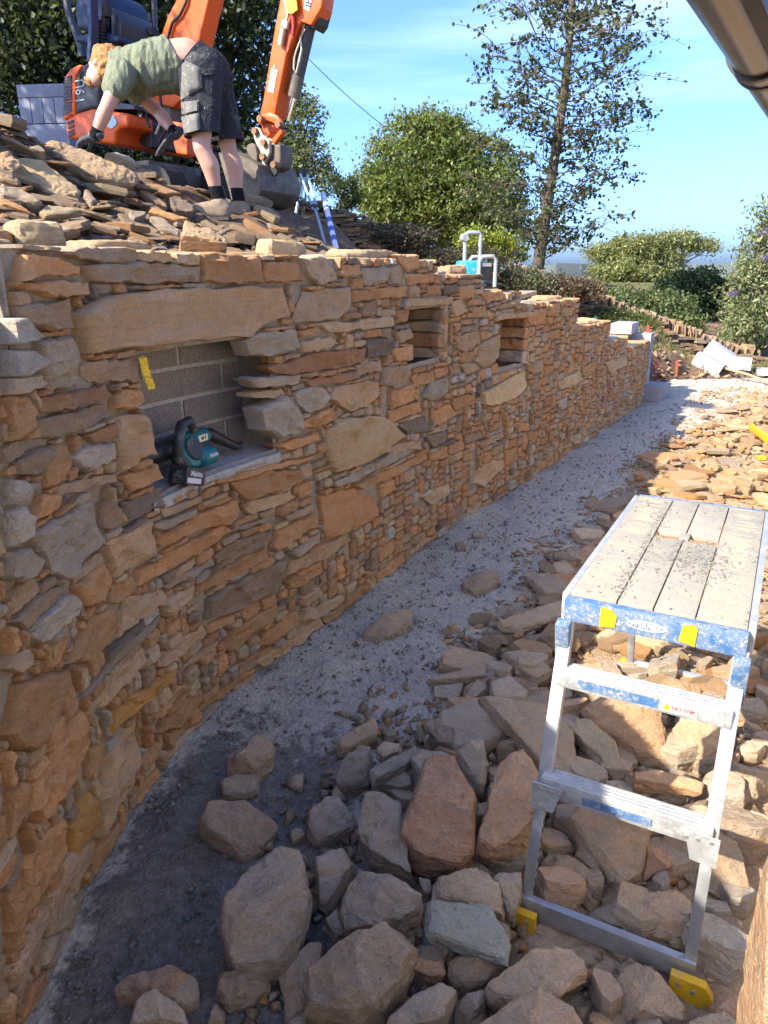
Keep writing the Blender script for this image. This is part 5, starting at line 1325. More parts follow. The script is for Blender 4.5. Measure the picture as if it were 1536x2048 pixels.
mb = MB(); mb.box(rc+ZV*.10+FX*.055+FN*.062, (.085, .03, .11), r3, bev=.006); sp = mb.build('speaker', M['black'], rad, smooth=40)
mb = MB(); mb.box(rc+ZV*.145+FX*.055+FN*.079, (.07, .006, .022), r3); mb.build('display', M['alu_clean'], sp)
for e in (-1, 1):
    mb = MB(); b0 = rc+FN*.075*e
    mb.tube([b0+FX*.0+ZV*.0, b0+FX*.0+ZV*.17, b0+FX*.02+ZV*.195, b0+FX*.10+ZV*.20, b0+FX*.125+ZV*.175, b0+FX*.125+ZV*.0], .014, 10); mb.build('cage_bar', M['cage'], rad, smooth=40)
mb = MB()
for a_, z in ((.06, .2), (.125, .03), (.0, .03)): mb.tube([rc+FX*a_+ZV*z-FN*.075, rc+FX*a_+ZV*z+FN*.075], .012, 10)
mb.build('cross_bars', M['cage'], rad, smooth=40)
mb = MB(); mb.tube([rc-FX*.075+ZV*.16, rc-FX*.075+ZV*.335, rc-FX*.06+ZV*.35, rc+FX*.025+ZV*.355, rc+FX*.04+ZV*.34, rc+FX*.04+ZV*.18], .013, 10); mb.build('handle', M['cage'], rad, smooth=40)
mb = MB(); mb.tube([rc-FX*.085+ZV*.32-FN*.02, rc-FX*.085+ZV*.32+FN*.03], .024, 14); mb.build('hinge_knob', M['cage'], rad, smooth=40)

# ---------------------------------------------------------------- block pier at the end of the wall and loose blocks
def block(parent, c, rot, size=(.44, .215, .215), col=(.34, .335, .33), name='concrete_block', **kw):
    mb = MB(); mb.col = col; mb.box(c, size, rot, bev=.004); return mb.build(name, M['block'], parent, smooth=40, **kw)
T_, N_ = wall_t(S_END), wall_n(S_END); RW = Matrix((T_, N_, ZV)).transposed()
pier = empty('block_pier', W(S_END+.11, 0, -.19), 'pier of grey concrete blocks closing the far end of the stone wall', 'block pier')
z = 0.0; k = 0
while z < .86:
    block(pier, W(S_END+.118, z+.108, -.19), RW @ Matrix.Rotation(math.pi/2, 3, 'Z'), (.44, .215, .212), tuple((.33+.03*math.sin(k*2.1),)*3)); z += .222; k += 1
block(pier, W(S_END-.02, z+.06, -.30), RW, (.50, .26, .13), (.40, .39, .37))
sp_ = at_z(1306, 800, 0.0); mb = MB(); step = block(None, Vector((sp_.x, sp_.y, tz(sp_.x, sp_.y)+.105)), RW @ Matrix.Rotation(.15, 3, 'Z'), (.44, .30, .21), (.36, .34, .31), label='concrete block lying on the gravel at the foot of the pier', cat='concrete block')
lb = 'pale lightweight block '
def on_terrain(px, py, lo=9.0, hi=14.0):
    d = ray(px, py); best = None
    for i_ in range(int(lo*50), int(hi*50)):
        q = Vector((0, 0, CAM_H)) + d*(i_/50/d.y)
        if tz(q.x, q.y) >= q.z: return q
    return at_y(px, py, (lo+hi)/2)
q0 = on_terrain(1425, 738)
for (px, py, rz, ry, rx, lab, dz) in ((1421, 728, .55, .45, 0, lb+'tipped on its side, leftmost in the pile', .10), (1443, 714, .4, .55, .2, lb+'propped up on the leftmost one', .16), (1474, 728, .25, .06, -.25, lb+'lying flat at the right of the pile', .10), (1476, 707, .1, 0, 0, lb+'behind the flat one, topmost in the picture', .10)):
    p = on_terrain(px, py+16); block(None, Vector((p.x, p.y+.12, tz(p.x, p.y)+dz)), Matrix.Rotation(-rz, 3, 'Z') @ Matrix.Rotation(ry, 3, 'Y') @ Matrix.Rotation(rx, 3, 'X'), (.44, .24, .20), (.43, .42, .395), label=lab, cat='concrete block', group='pale blocks piled by the hedge')
p = on_terrain(1530, 722); block(None, Vector((p.x+.2, p.y+.1, tz(p.x, p.y)+.06)), Matrix.Rotation(-.3, 3, 'Z'), (.5, .4, .08), (.48, .48, .47), name='paving_slab', label='white slab lying by the bush at the right edge', cat='slab')
# spoil left behind: shovel, level, bits
M['wood'] = simple('weathered_wood', (0.34, 0.25, 0.16), 0.8, var=0.3, scale=20)
a_, b_ = on_terrain(1448, 747), on_terrain(1545, 775); a_.z += .08; b_.z += .05
sh = empty('shovel', a_, 'long handled shovel lying on the earth beyond the wall end', 'shovel')
mb = MB(); mb.tube([a_, (a_+b_)/2+ZV*.02, b_], .019, 8); mb.build('handle', M['wood'], sh, smooth=40)
d_ = (a_-b_).normalized(); sd_ = d_.cross(ZV).normalized(); mb = MB(); pr_ = [(-.03, .0), (-.11, .06), (-.11, .22), (-.06, .30), (0, .33), (.06, .30), (.11, .22), (.11, .06), (.03, 0)]
mb.add([a_ + sd_*x + d_*y + ZV*(-.05*(y/.3)+.05*abs(x)/.11) for x, y in pr_]+[a_ + sd_*x + d_*y + ZV*(-.05*(y/.3)+.05*abs(x)/.11-.006) for x, y in pr_], [tuple(range(9)), tuple(range(17, 8, -1))]+[(k, (k+1) % 9, 9+(k+1) % 9, 9+k) for k in range(9)])
mb.build('blade', simple('rusty_steel', (0.20, 0.14, 0.09), 0.7, 0.4, .4), sh)
a_, b_ = at_z(1500, 852, .09), at_z(1570, 905, .11); mb = MB(); d_ = (b_-a_); r3 = Matrix((d_.normalized(), ZV.cross(d_.normalized()), ZV)).transposed(); mb.box((a_+b_)/2, (d_.length, .03, .075), r3, bev=.004)
lv = mb.build('spirit_level', M['yellow'], None, smooth=40, label='yellow spirit level lying on slates at the right edge', cat='spirit level')
for (px, py, lab) in ((1327, 963, 'small yellow plastic scrap among the sunlit slates left of the platform'), (1524, 917, 'small yellow plastic clip at the right edge near the level')):
    p = at_z(px, py, .06); mb = MB(); mb.prism([(-.03, -.02), (.02, -.025), (.035, .01), (.0, .03), (-.03, .015)], p, (1, 0, 0), (0, .8, .6), (0, -.6, .8), 0, .012); mb.build('plastic_scrap', M['yellow'], None, label=lab, cat='plastic scrap')
M['orange_red'] = simple('red_marker_paint', (0.62, 0.06, 0.03), 0.6)
for (p0, p1, y, r_, lab) in (((1297, 692), (1297, 651), 12.0, .022, 'tall red marking stake standing behind the block pier'), ((1354, 742), (1355, 722), 11.3, .02, 'short red marking peg at the corner of the bank cut')):
    a_, b_ = at_y(*p0, y), at_y(*p1, y); mb = MB(); mb.tube([a_-ZV*.15, b_], r_, 8); mb.build('marker_stake', M['orange_red'], None, label=lab, cat='stake')
M['green_can'] = simple('green_plastic', (0.01, 0.30, 0.13), 0.45)
sg_ = on_wall(1226, 668)[0]; p = W(sg_, z_top(sg_)+.02, -.2); can = empty('watering_can', p, 'green plastic can standing on the last wall step', 'can')
mb = MB(); mb.box(p+ZV*.085, (.19, .14, .17), RW, bev=.02, taper=.9); mb.build('body', M['green_can'], can, smooth=40)
mb = MB(); mb.tube([p+T_*-.07+ZV*.16, p+T_*-.06+ZV*.22, p+T_*.05+ZV*.22, p+T_*.07+ZV*.165], .012, 8); mb.build('handle', M['green_can'], can, smooth=40)
s_, _ = on_wall(1080, 592); p = W(s_, z_top(s_)+.05, -.22); mb = MB(); mb.box(p, (.62, .14, .035), RW @ Matrix.Rotation(-.08, 3, 'Y') @ Matrix.Rotation(.1, 3, 'Z'), bev=.003); mb.build('timber_board', M['wood'], None, smooth=40, label='grey timber board lying along the wall top right of the radio', cat='board')
# ---------------------------------------------------------------- tripod and staff on the spoil heap
M['legpaint'] = dirty('pale_blue_metal', (0.40, 0.55, 0.58), (0.3, 0.28, 0.25), .3, .45, .2, 20)
tp = at_y(607, 346, 7.4); tri = empty('survey_tripod', Vector((tp.x, tp.y, tz(tp.x, tp.y))), 'surveying tripod with pale blue legs standing on the heap behind the wall', 'tripod')
mb = MB(); mb.tube([tp-ZV*.03, tp+ZV*.03], .055, 12); mb.build('head', M['black'], tri, smooth=40)
for (px, py, y) in ((586, 448, 7.2), (606, 455, 7.9), (653, 487, 6.1)):
    f_ = at_y(px, py, y); d_ = f_-tp; mb = MB(); side = d_.cross(ZV).normalized()
    for e in (-1, 1): mb.tube([tp+side*.03*e, tp+d_*.55+side*.02*e], .011, 8)
    lgo = mb.build('leg', M['legpaint'], tri, smooth=40)
    mb = MB(); mb.tube([tp+d_*.45, f_-ZV*.05], .014, 8); mb.build('extension', M['alu_clean'], lgo, smooth=40)
    mb = MB(); mb.box(tp+d_*.53, (.06, .03, .05)); mb.build('clamp', M['black'], lgo)
a_, b_ = at_y(646, 388, 6.6), at_y(673, 500, 6.0); stf = empty('levelling_staff', b_, 'white and blue banded levelling staff leaning by the tripod', 'staff')
mb = MB(); mb.tube([a_, b_], .022, 8); mb.build('pole', simple('pale_lilac_paint', (.60, .60, .70), .5, var=.1), stf, smooth=40)
mb = MB()
for t0 in (.24, .46, .62, .78): mb.tube([a_+(b_-a_)*t0, a_+(b_-a_)*(t0+.05 if t0 < .3 else t0+.08)], .0235, 8)
mb.build('bands', simple('blue_bands', (.05, .12, .35), .5), stf, smooth=40)
# ---------------------------------------------------------------- eaves gutter over the camera, stone block beside it, telephone wire
M['gutter'] = simple('bronze_gutter', (0.15, 0.125, 0.10), 0.28, 0.55, .15, 6, spec=.5)
g0 = at_z(1478, 0, 2.10); g1 = at_z(1572, 190, 2.10); gd = (g1-g0).normalized(); gs = Vector((gd.y, -gd.x, 0)); G0, G1 = g0-gd*4.5, g1+gd*5
gut = empty('roof_gutter', g0, 'bronze coloured half round roof gutter with black joint crossing the top right corner', 'gutter')
def half_round(mb, a, b, r, t=.004, lo=-0.15, hi=1.15, n=18):
    V = []
    for p in (a, b):
        for rr_ in (r, r-t): V += [p + gs*(-math.cos(math.pi*(lo+(hi-lo)*k/n))*rr_) - ZV*math.sin(math.pi*(lo+(hi-lo)*k/n))*rr_ for k in range(n+1)]
    m = n+1; F_ = []
    for k in range(n): F_ += [(k, k+1, 2*m+k+1, 2*m+k), (m+k, m+k+1, 3*m+k+1, 3*m+k), (k, k+1, m+k+1, m+k), (2*m+k, 2*m+k+1, 3*m+k+1, 3*m+k)]
    F_ += [(0, m, 3*m, 2*m), (n, m+n, 3*m+n, 2*m+n)]
    mb.add(V, F_)
mb = MB(); half_round(mb, G0, G1, .062, lo=0, hi=1); mb.build('trough', M['gutter'], gut, smooth=50)
mb = MB(); mb.tube([G0-gs*.062, G1-gs*.062], .006, 8); mb.build('front_bead', M['gutter'], gut, smooth=50)
jp = at_z(1500, 112, 2.08); tj = (jp-g0).dot(gd)
for e in (0, .09):
    mb = MB(); half_round(mb, g0+gd*(tj+e), g0+gd*(tj+e+.022), .069, .007, 0, 1); mb.build('joint_seal', M['black'], gut, smooth=50)
mb = MB(); half_round(mb, g0+gd*(tj+.022), g0+gd*(tj+.09), .066, .004, 0, 1); mb.build('joint_sleeve', M['gutter'], gut, smooth=50)
eav = empty('house_eave', g0+gs*.2, 'dark brown eaves board behind the gutter in the top right corner', 'eaves')
mb = MB(); mb.box((G0+G1)/2+gs*.082+ZV*(-.01), ((G1-G0).length, .022, .20), Matrix((gd, gs, ZV)).transposed()); mb.build('fascia_board', simple('dark_stained_wood', (.045, .030, .024), .6, var=.25, scale=12), eav)
hw = empty('house_wall', Vector((g0.x, g0.y, 0))+gs*1.1, 'unseen wall of the house under the eaves, kept pale to bounce light into the shade', 'house wall')
mb = MB(); hb = g0+gs*1.15; mb.box(Vector((hb.x, hb.y, 1.05))+gd*1.5, (10.5, .12, 2.1), Matrix((gd, gs, ZV)).transposed()); mb.build('wall_face', simple('pale_bounce_wall', (.78, .71, .60), .9, var=.12, scale=9, bump=.4, bd=.01), hw)  # unseen wall, colour raised so sunlight bounces onto the shaded stones
mb = MB(); P = [(1527, 1720), (1545, 1690), (1640, 1650), (1700, 1900), (1690, 2140), (1534, 2140), (1520, 2040), (1526, 1900), (1528, 1800)]
cpl = at_y(1560, 1850, .66); nb = (Vector((0, 0, CAM_H))-cpl).normalized(); H = []
for px, py in P:
    q = on_plane(px, py, cpl, nb); H += [q, cpl+(q-cpl)*.82+nb*.03, cpl+(q-cpl)*.9-nb*.09]
base = Vector((cpl.x+.10, cpl.y+.02, 0)); H += [base+Vector((x, y, 0.01)) for x in (-.06, .1) for y in (-.06, .08)]
bm = rock_mesh(H, 88, .01, 2, .006); bm_object('standing_stone', bm, M['rock'], (.46, .31, .19), (base.x, base.y, 0), label='tan stone post at the bottom right edge close to the camera', cat='stone')
a_, b_ = at_y(430, -90, 26.0), at_y(830, 300, 30.0); mb = MB(); mb.tube([a_+(b_-a_)*t-ZV*1.1*math.sin(math.pi*t)*.35 for t in np.linspace(0, 1.0, 24)], .012, 6); mb.build('telephone_wire', M['black'], None, label='thin telephone wire sagging across the blue sky', cat='wire')
# yellow sprayed line: on the face of the stone left of the block work
yb = MB()
for k, (px, py) in enumerate([(262, 698), (266, 716), (271, 738), (277, 757), (285, 777)]):
    s, z = on_wall(px, py)
    for q, e in enumerate((-.030, -.010, .006, .026)): yb.v.append(W(s+e*1.9, z, 0.036)); yb.c.append((0, 0, 0) if q in (0, 3) or k in (0,) else (.60, .60, .60))
for k in range(4):
    for q in range(3): yb.f.append((k*4+q, k*4+q+1, (k+1)*4+q+1, (k+1)*4+q)); yb.m.append(0)
yb.build('yellow_paint_mark', M['yellow_spray'], wall)
# ---------------------------------------------------------------- mini excavator on the terrace behind the spoil heap
DP = Vector((-1.81, 6.9, 0)); DF = Vector((0.88, -0.475, 0)).normalized(); DL = Vector((-DF.y, DF.x, 0))        # boom plane, forward, and the side away from the camera
def dpx(px, py, off=0.0): return on_plane(px, py, DP + DL*off, DL)
dig = empty('mini_excavator', Vector((DP.x-DF.x*.5, DP.y-DF.y*.5, 2.12)), 'orange and dark grey mini excavator with raised boom standing behind the spoil heap', 'excavator')
M['orange'] = dirty('orange_machine_paint', (0.60, 0.088, 0.008), (0.22, 0.15, 0.09), 0.24, 0.38, 0.0, 9, 60)
M['dark_panel'] = simple('dark_grey_panel', (0.030, 0.033, 0.040), 0.4, var=.2, scale=12)
M['navy'] = simple('navy_seat', (0.012, 0.024, 0.060), 0.5, var=.25, scale=14)
M['iron'] = simple('worn_bucket_steel', (0.115, 0.095, 0.075), 0.62, 0.3, .45, 8, .3)
M['cream'] = dirty('worn_cream_steel', (0.40, 0.36, 0.28), (0.16, 0.10, 0.06), .35, .55, .2, 22)
M['rubber'] = simple('black_rubber', (0.018, 0.018, 0.018), 0.7)
M['chrome'] = simple('chrome_rod', (0.70, 0.70, 0.68), 0.15, 1.0, .05)
def plate(name, poly, off, d0, d1, mat, parent=dig, smooth=None, bev=0.0, **kw):
    """outline seen on the side plane (offset off), given thickness along the machine's width"""
    P = [dpx(x, y, off) for x, y in poly]; n = len(P)
    if bev > 0:
        bm = bmesh.new(); a = [bm.verts.new(p+DL*d0) for p in P]; b = [bm.verts.new(p+DL*d1) for p in P]
        bm.faces.new(a[::-1]); bm.faces.new(b)
        for k in range(n): bm.faces.new((a[k], a[(k+1) % n], b[(k+1) % n], b[k]))
        bmesh.ops.recalc_face_normals(bm, faces=bm.faces)
        bmesh.ops.bevel(bm, geom=list(bm.edges), offset=bev, segments=3, affect='EDGES', profile=.5, clamp_overlap=True)
        bm.verts.index_update(); mb = MB(); mb.add([v.co.copy() for v in bm.verts], [[v.index for v in f.verts] for f in bm.faces]); bm.free()
    else:
        mb = MB(); mb.add([p+DL*d for d in (d0, d1) for p in P], [tuple(range(n-1, -1, -1)), tuple(range(n, 2*n))]+[(k, (k+1) % n, n+(k+1) % n, n+k) for k in range(n)])
    return mb.build(name, M[mat] if isinstance(mat, str) else mat, parent, smooth=smooth, **kw)
def z1(rows, ox=20, oy=0, k=4.518): return [(ox+x/k, oy+y/k) for x, y in rows]
def z2(rows): return z1(rows, 380, 0, 4.097)
SIDE = -0.46
# tracks
for off in (-.47, .30):
    mb = MB(); a = DP - DF*1.15 + DL*off + ZV*2.10; b = DP + DF*.25 + DL*off + ZV*2.10; r_ = .17; loop = []
    for k in range(9): t = math.pi/2+math.pi*k/8; loop.append(a + ZV*(r_+math.sin(t)*r_) + DF*math.cos(t)*r_)
    for k in range(9): t = -math.pi/2+math.pi*k/8; loop.append(b + ZV*(r_+math.sin(t)*r_) + DF*math.cos(t)*r_)
    n = len(loop); mb.add([p+DL*d for d in (0, .2) for p in loop], [tuple(range(n-1, -1, -1)), tuple(range(n, 2*n))]+[(k, (k+1) % n, n+(k+1) % n, n+k) for k in range(n)])
    tk = mb.build('track', M['rubber'], dig)
    mb = MB()
    for k in range(4): c = a+(b-a)*(k/3)+ZV*r_; mb.tube([c-DL*.01, c+DL*.21], .09, 12)
    mb.build('rollers', M['iron'], tk, smooth=40)
mb = MB(); mb.box(DP-DF*.45+DL*0+ZV*2.42, (1.0, .62, .16), Matrix((DF, DL, ZV)).transposed()); mb.build('undercarriage', M['iron'], dig)
# blade in front
mb = MB(); mb.box(DP+DF*.5+ZV*2.05, (.05, .95, .26), Matrix((DF, DL, ZV)).transposed() @ Matrix.Rotation(.2, 3, 'Y'), bev=.01)
bl = mb.build('dozer_blade', M['orange'], dig, smooth=40)
mb = MB()
for e in (-.2, .2): mb.box(DP+DF*.22+DL*e+ZV*2.1, (.6, .07, .09), Matrix((DF, DL, ZV)).transposed())
mb.build('blade_arms', M['orange'], bl)
# lower skirt and tail
sk = plate('skirt', z1([(490, 1085), (600, 1020), (740, 978), (900, 1000), (1065, 1025), (1065, 1150), (985, 1165), (950, 1200), (948, 1310), (760, 1282), (510, 1250)]), SIDE, 0, .92, 'orange', bev=.03, smooth=40)
mb = MB()
for k, (x, y) in enumerate(((545, 1110), (550, 1150), (552, 1190), (555, 1222))):
    p = dpx(20+x/4.518, y/4.518, SIDE-.003); mb.prism([(-.035, -.012), (.04, .002), (.04, .020), (-.035, .006)], p, DF, ZV, -DL, 0, .004)
mb.build('vents', M['black'], sk)
sg = plate('diamond_sticker', z1([(860, 1130), (890, 1050), (910, 1035), (940, 1050), (965, 1095), (960, 1130), (915, 1165)]), SIDE-.004, -.003, 0, simple('pale_teal_print', (.33, .50, .52), .5), sk)
mb = MB()
for k in range(6): p = dpx(20+912/4.518, (1065+k*15)/4.518, SIDE-.008); mb.box(p, (.05+.01*(k % 3), .002, .004), Matrix((DF, DL, ZV)).transposed())
mb.build('sticker_lines', M['white'], sg)
hd = plate('hood', z1([(480, 1085), (475, 900), (490, 690), (540, 620), (620, 578), (650, 590), (592, 690), (586, 1045)]), SIDE+.02, 0, .86, 'orange', bev=.025, smooth=40)
for rows in ([(497, 745), (520, 700), (560, 682), (560, 790), (492, 812)], [(490, 832), (560, 812), (556, 900), (487, 920)], [(488, 945), (554, 922), (554, 1010), (488, 1042)]):
    g = plate('grille', z1(rows), SIDE+.02, -.006, .004, 'black', hd)
    a = [dpx(20+x/4.518, y/4.518, SIDE+.012) for x, y in rows]; c = sum(a, Vector())/len(a); mb = MB()
    for k in range(5): mb.box(c+ZV*(-.045+k*.022), (.085, .003, .006), Matrix((DF, DL, ZV)).transposed())
    mb.build('grille_bars', M['dark_panel'], g)
pn = plate('side_panel', z1([(588, 1040), (594, 690), (655, 590), (720, 540), (775, 560), (800, 700), (800, 985), (740, 978), (625, 1020)]), SIDE+.01, 0, .84, 'dark_panel', bev=.035, smooth=50)
M['outline_print'] = simple('grey_print', (.33, .34, .33), .5)
for ch, yy in (('1', 905), ('9', 830), ('U', 755)):
    text_part('lettering', ch, .15, dpx(20+638/4.518, yy/4.518, SIDE+.004), ZV, -DF, M['outline_print'], pn, xs=.62)
mb = MB(); mb.tube([dpx(20+x/4.518, y/4.518, SIDE+.005) for x, y in ((655, 640), (640, 670), (630, 700), (640, 740), (625, 765))], [.004, .012, .009, .012, .003], 6, flat=.15); mb.build('leaping_animal_print', simple('green_print', (.12, .22, .17), .5), pn)
plate('deck_plate', z1([(1000, 930), (1120, 950), (1120, 985), (900, 985), (800, 970), (800, 930)]), SIDE+.05, 0, .8, 'dark_panel')
# swing bracket and boom foot
bk = plate('swing_bracket', z1([(1065, 850), (1090, 820), (1170, 850), (1200, 900), (1215, 980), (1260, 1050), (1305, 1120), (1285, 1180), (1285, 1330), (1250, 1345), (1200, 1320), (1130, 1270), (1060, 1260), (1110, 1190), (1085, 1140), (1110, 1060), (1065, 980)]), -.20, 0, .34, 'dark_panel', bev=.015, smooth=40)
mb = MB()
for x, y in ((1140, 975), (1190, 1025)): p = dpx(20+x/4.518, y/4.518, -.20); mb.tube([p+DL*.05, p-DL*.02], .028, 12)
mb.build('pins', M['chrome'], bk, smooth=40)
M['pins'] = M['steel']
plate('boom_cylinder', z1([(1340, 890), (1470, 860), (1450, 1120), (1340, 1130)]), -.05, 0, .14, 'iron', bev=.03, smooth=50)
plate('front_cover', z1([(1190, 850), (1340, 870), (1340, 930), (1310, 965), (1240, 955)]), -.05, 0, .3, 'orange', bev=.01)
plate('front_cover', z1([(1440, 1090), (1600, 1120), (1600, 1400), (1500, 1390), (1440, 1160)]), -.36, 0, .3, 'orange', bev=.01)
for k, pts in enumerate(([(312, 268), (322, 240), (306, 215), (300, 180)], [(318, 285), (330, 262), (326, 235), (320, 190)], [(300, 255), (292, 235), (300, 205), (310, 180)])):
    mb = MB(); mb.tube([dpx(x, y, -.24-.03*k) for x, y in pts], .011, 8); mb.build('hose', M['rubber'] if k else M['cream'], dig, smooth=60)
# seat, roll-over frame, levers
st_ = empty('seat', Vector((0, 0, 0))); st_.parent = dig; st_.location = (0, 0, 0)
def seat_plate(name, rows, off, d0, d1, bev, mat='navy'): return plate(name, z1(rows), off, d0, d1, mat, st_, bev=bev, smooth=50)
seat_plate('backrest', [(815, 330), (800, 110), (850, 0), (900, -60), (1010, -40), (1080, 60), (1100, 200), (1090, 350), (960, 370)], .12, -.26, .24, .04)
seat_plate('cushion', [(790, 440), (800, 380), (1090, 360), (1180, 390), (1180, 450), (980, 470)], .05, -.24, .24, .035)
seat_plate('back_shell', [(1080, 130), (1130, 150), (1190, 260), (1180, 420), (1100, 420), (1095, 200)], .10, -.22, .2, .01, 'dark_panel')
mb = MB(); mb.tube([dpx(20+x/4.518, y/4.518, .3) for x, y in ((500, -60), (520, 60), (560, 200), (620, 350), (650, 430), (660, 520))], [.032, .032, .034, .036, .04, .05], 10); mb.build('roll_frame_post', M['dark_panel'], dig, smooth=50)
mb = MB(); pts = [dpx(20+x/4.518, y/4.518, -.30) for x, y in ((735, -80), (745, 0), (755, 250), (740, 560))]
mb.tube(pts, .042, 4); mb.build('roll_frame_post', M['navy'], dig)
mb = MB(); mb.tube([dpx(20+x/4.518, y/4.518, -.20) for x, y in ((825, 440), (830, 300), (845, 160), (870, 60))], [.03, .028, .022, .02], 8)
lv_ = mb.build('control_lever', M['dark_panel'], dig, smooth=50)
mb = MB(); p = dpx(20+875/4.518, 90/4.518, -.20); mb.tube([p-ZV*.05, p, p+ZV*.06], [.03, .042, .03], 10); mb.build('lever_grip', M['rubber'], lv_, smooth=60)
mb = MB(); p = dpx(20+828/4.518, 320/4.518, -.2)
for k in range(7): mb.tube([p+ZV*(.10-k*.024), p+ZV*(.088-k*.024)], .048, 12)
mb.build('rubber_boot', M['rubber'], lv_, smooth=40)
mb = MB(); mb.tube([dpx(20+x/4.518, y/4.518, .25) for x, y in ((1210, 420), (1215, 290), (1300, 290), (1310, 330), (1300, -40))], .022, 8); mb.build('handrail', M['dark_panel'], dig, smooth=50)
mb = MB(); p = dpx(20+1260/4.518, 295/4.518, .22); mb.box(p, (.14, .08, .07), Matrix((DF, DL, ZV)).transposed(), bev=.02); mb.build('armrest', M['rubber'], dig, smooth=50)
# boom: rises out of the picture, bends, comes down to the dipper
bm_poly = [(300, 205), (318, 80), (336, 30), (352, 0), (372, -90), (420, -210), (520, -270), (610, -262), (655, -215), (640, -180), (560, -190), (480, -150), (435, -60), (417, 0), (398, 80), (372, 190), (345, 215)]
boom = plate('boom', bm_poly, -.085, 0, .17, 'orange', bev=.012, smooth=35)
mb = MB(); mb.tube([dpx(x, y, -.105) for x, y in ((330, 95), (345, 45), (360, 30), (372, 5), (382, -60))], .012, 8); mb.build('hose', M['rubber'], boom, smooth=50)
mb = MB(); mb.tube([dpx(x, y, 0) for x, y in ((405, 60), (440, -70))], .045, 10); mb.tube([dpx(x, y, 0) for x, y in ((440, -70), (530, -210))], .025, 10); mb.build('arm_cylinder', M['rubber'], boom, smooth=50)
# dipper arm with its bucket cylinder
dip = plate('dipper_arm', z2([(790, -260), (700, 200), (600, 820), (570, 940), (690, 945), (790, 430), (870, 240), (905, 175), (990, 205), (1075, 60), (1100, -120), (1100, -260)]), -.075, 0, .15, 'orange', bev=.006, smooth=35)
plate('recess', z2([(850, 150), (862, 240), (835, 300), (800, 430), (775, 400), (800, 300), (835, 230)]), -.076, -.002, .001, simple('shaded_recess_orange', (.36, .035, .006), .5), dip)  # the hollow's shade is painted as a flat darker orange patch
mb = MB(); mb.tube([dpx(380+x/4.097, y/4.097, -.10) for x, y in ((775, -20), (790, 60), (805, 110), (790, 170))], .012, 8); mb.build('hose', M['cream'], dip, smooth=50)
mb = MB(); mb.tube([dpx(380+x/4.097, y/4.097, -.10) for x, y in ((785, 170), (772, 220))], .026, 10); mb.build('coupler', M['white'], dip, smooth=50)
mb = MB(); mb.tube([dpx(380+x/4.097, y/4.097, -.10) for x, y in ((800, 175), (788, 235))], .020, 10); mb.tube([dpx(380+x/4.097, y/4.097, -.10) for x, y in ((766, 235), (742, 370))], .022, 10); mb.build('coupler', M['cream'], dip, smooth=50)
mb = MB(); mb.tube([dpx(380+x/4.097, y/4.097, -.10) for x, y in ((812, 60), (845, 150), (850, 220), (842, 290))], .016, 8); mb.build('hose', simple('red_hose', (.30, .012, .010), .5), dip, smooth=50)
mb = MB(); mb.prism([(0, 0), (.04, -.02), (.09, 0), (.075, .12), (.09, .36), (-.03, .36), (-.01, .15)], dpx(575, 24, -.115), DF, ZV, -DL, 0, .012); mb.build('hi_vis_ribbon', simple('hi_vis_yellow', (.75, .80, .02), .6), dip)
lb1 = plate('sticker', z2([(668, 560), (718, 575), (683, 762), (634, 745)]), -.079, -.0015, 0, 'white', dip)
A_, B2 = dpx(380+660/4.097, 745/4.097, -.083), dpx(380+698/4.097, 572/4.097, -.083); ux = (B2-A_).normalized(); uy = (-DL).cross(ux)
mb = MB(); rs3 = random.Random(3)
for row in (-.012, .012):
    t = .03
    while t < (B2-A_).length-.03:
        w = rs3.uniform(.006, .02); c = A_+ux*t+uy*row; mb.box(c, (w*.7, .012, .0015), Matrix((ux, uy, -DL)).transposed()); t += w+.004
mb.build('worn_print', simple('faded_rust_print', (.42, .22, .14), .6), lb1)
plate('sticker_arrow', z2([(676, 552), (694, 530), (700, 560)]), -.079, -.0015, 0, 'cream', dip)
lb2 = plate('sticker', z2([(955, -60), (1010, -50), (978, 90), (932, 72)]), -.079, -.0015, 0, 'white', dip)
A_, B2 = dpx(380+957/4.097, 78/4.097, -.083), dpx(380+985/4.097, -50/4.097, -.083); ux = (B2-A_).normalized(); uy = (-DL).cross(ux)
text_part('lettering', 'IHI', .062, A_+ux*.018, ux, uy, M['black'], lb2, bold=.002, align='LEFT')
cy0, cy1, cy2 = dpx(380+985/4.097, 190/4.097, .03), dpx(380+845/4.097, 800/4.097, .03), dpx(380+795/4.097, 985/4.097, .03)
mb = MB(); mb.tube([cy0, cy1], .048, 14); bc = mb.build('bucket_cylinder', M['dark_panel'], dig, smooth=50)
mb = MB(); mb.tube([cy1, cy2], .020, 12); mb.build('rod', M['chrome'], bc, smooth=50)
mb = MB(); mb.tube([cy1+(cy0-cy1)*.01, cy1+(cy0-cy1)*.30], .050, 14); mb.build('worn_collar', M['iron'], bc, smooth=50)
mb = MB(); mb.tube([dpx(380+x/4.097, y/4.097, -.03) for x, y in ((935, 200), (905, 330), (870, 420), (855, 480), (850, 560), (870, 600), (895, 500), (915, 400), (905, 300), (945, 240))], .008, 8); mb.build('hose', M['cream'], bc, smooth=50)
plate('cylinder_lug', z2([(910, 180), (960, 200), (1010, 240), (1045, 190), (1085, 40), (1050, 30), (1000, 190)]), -.04, 0, .14, 'black', bev=.01, parent=bc)
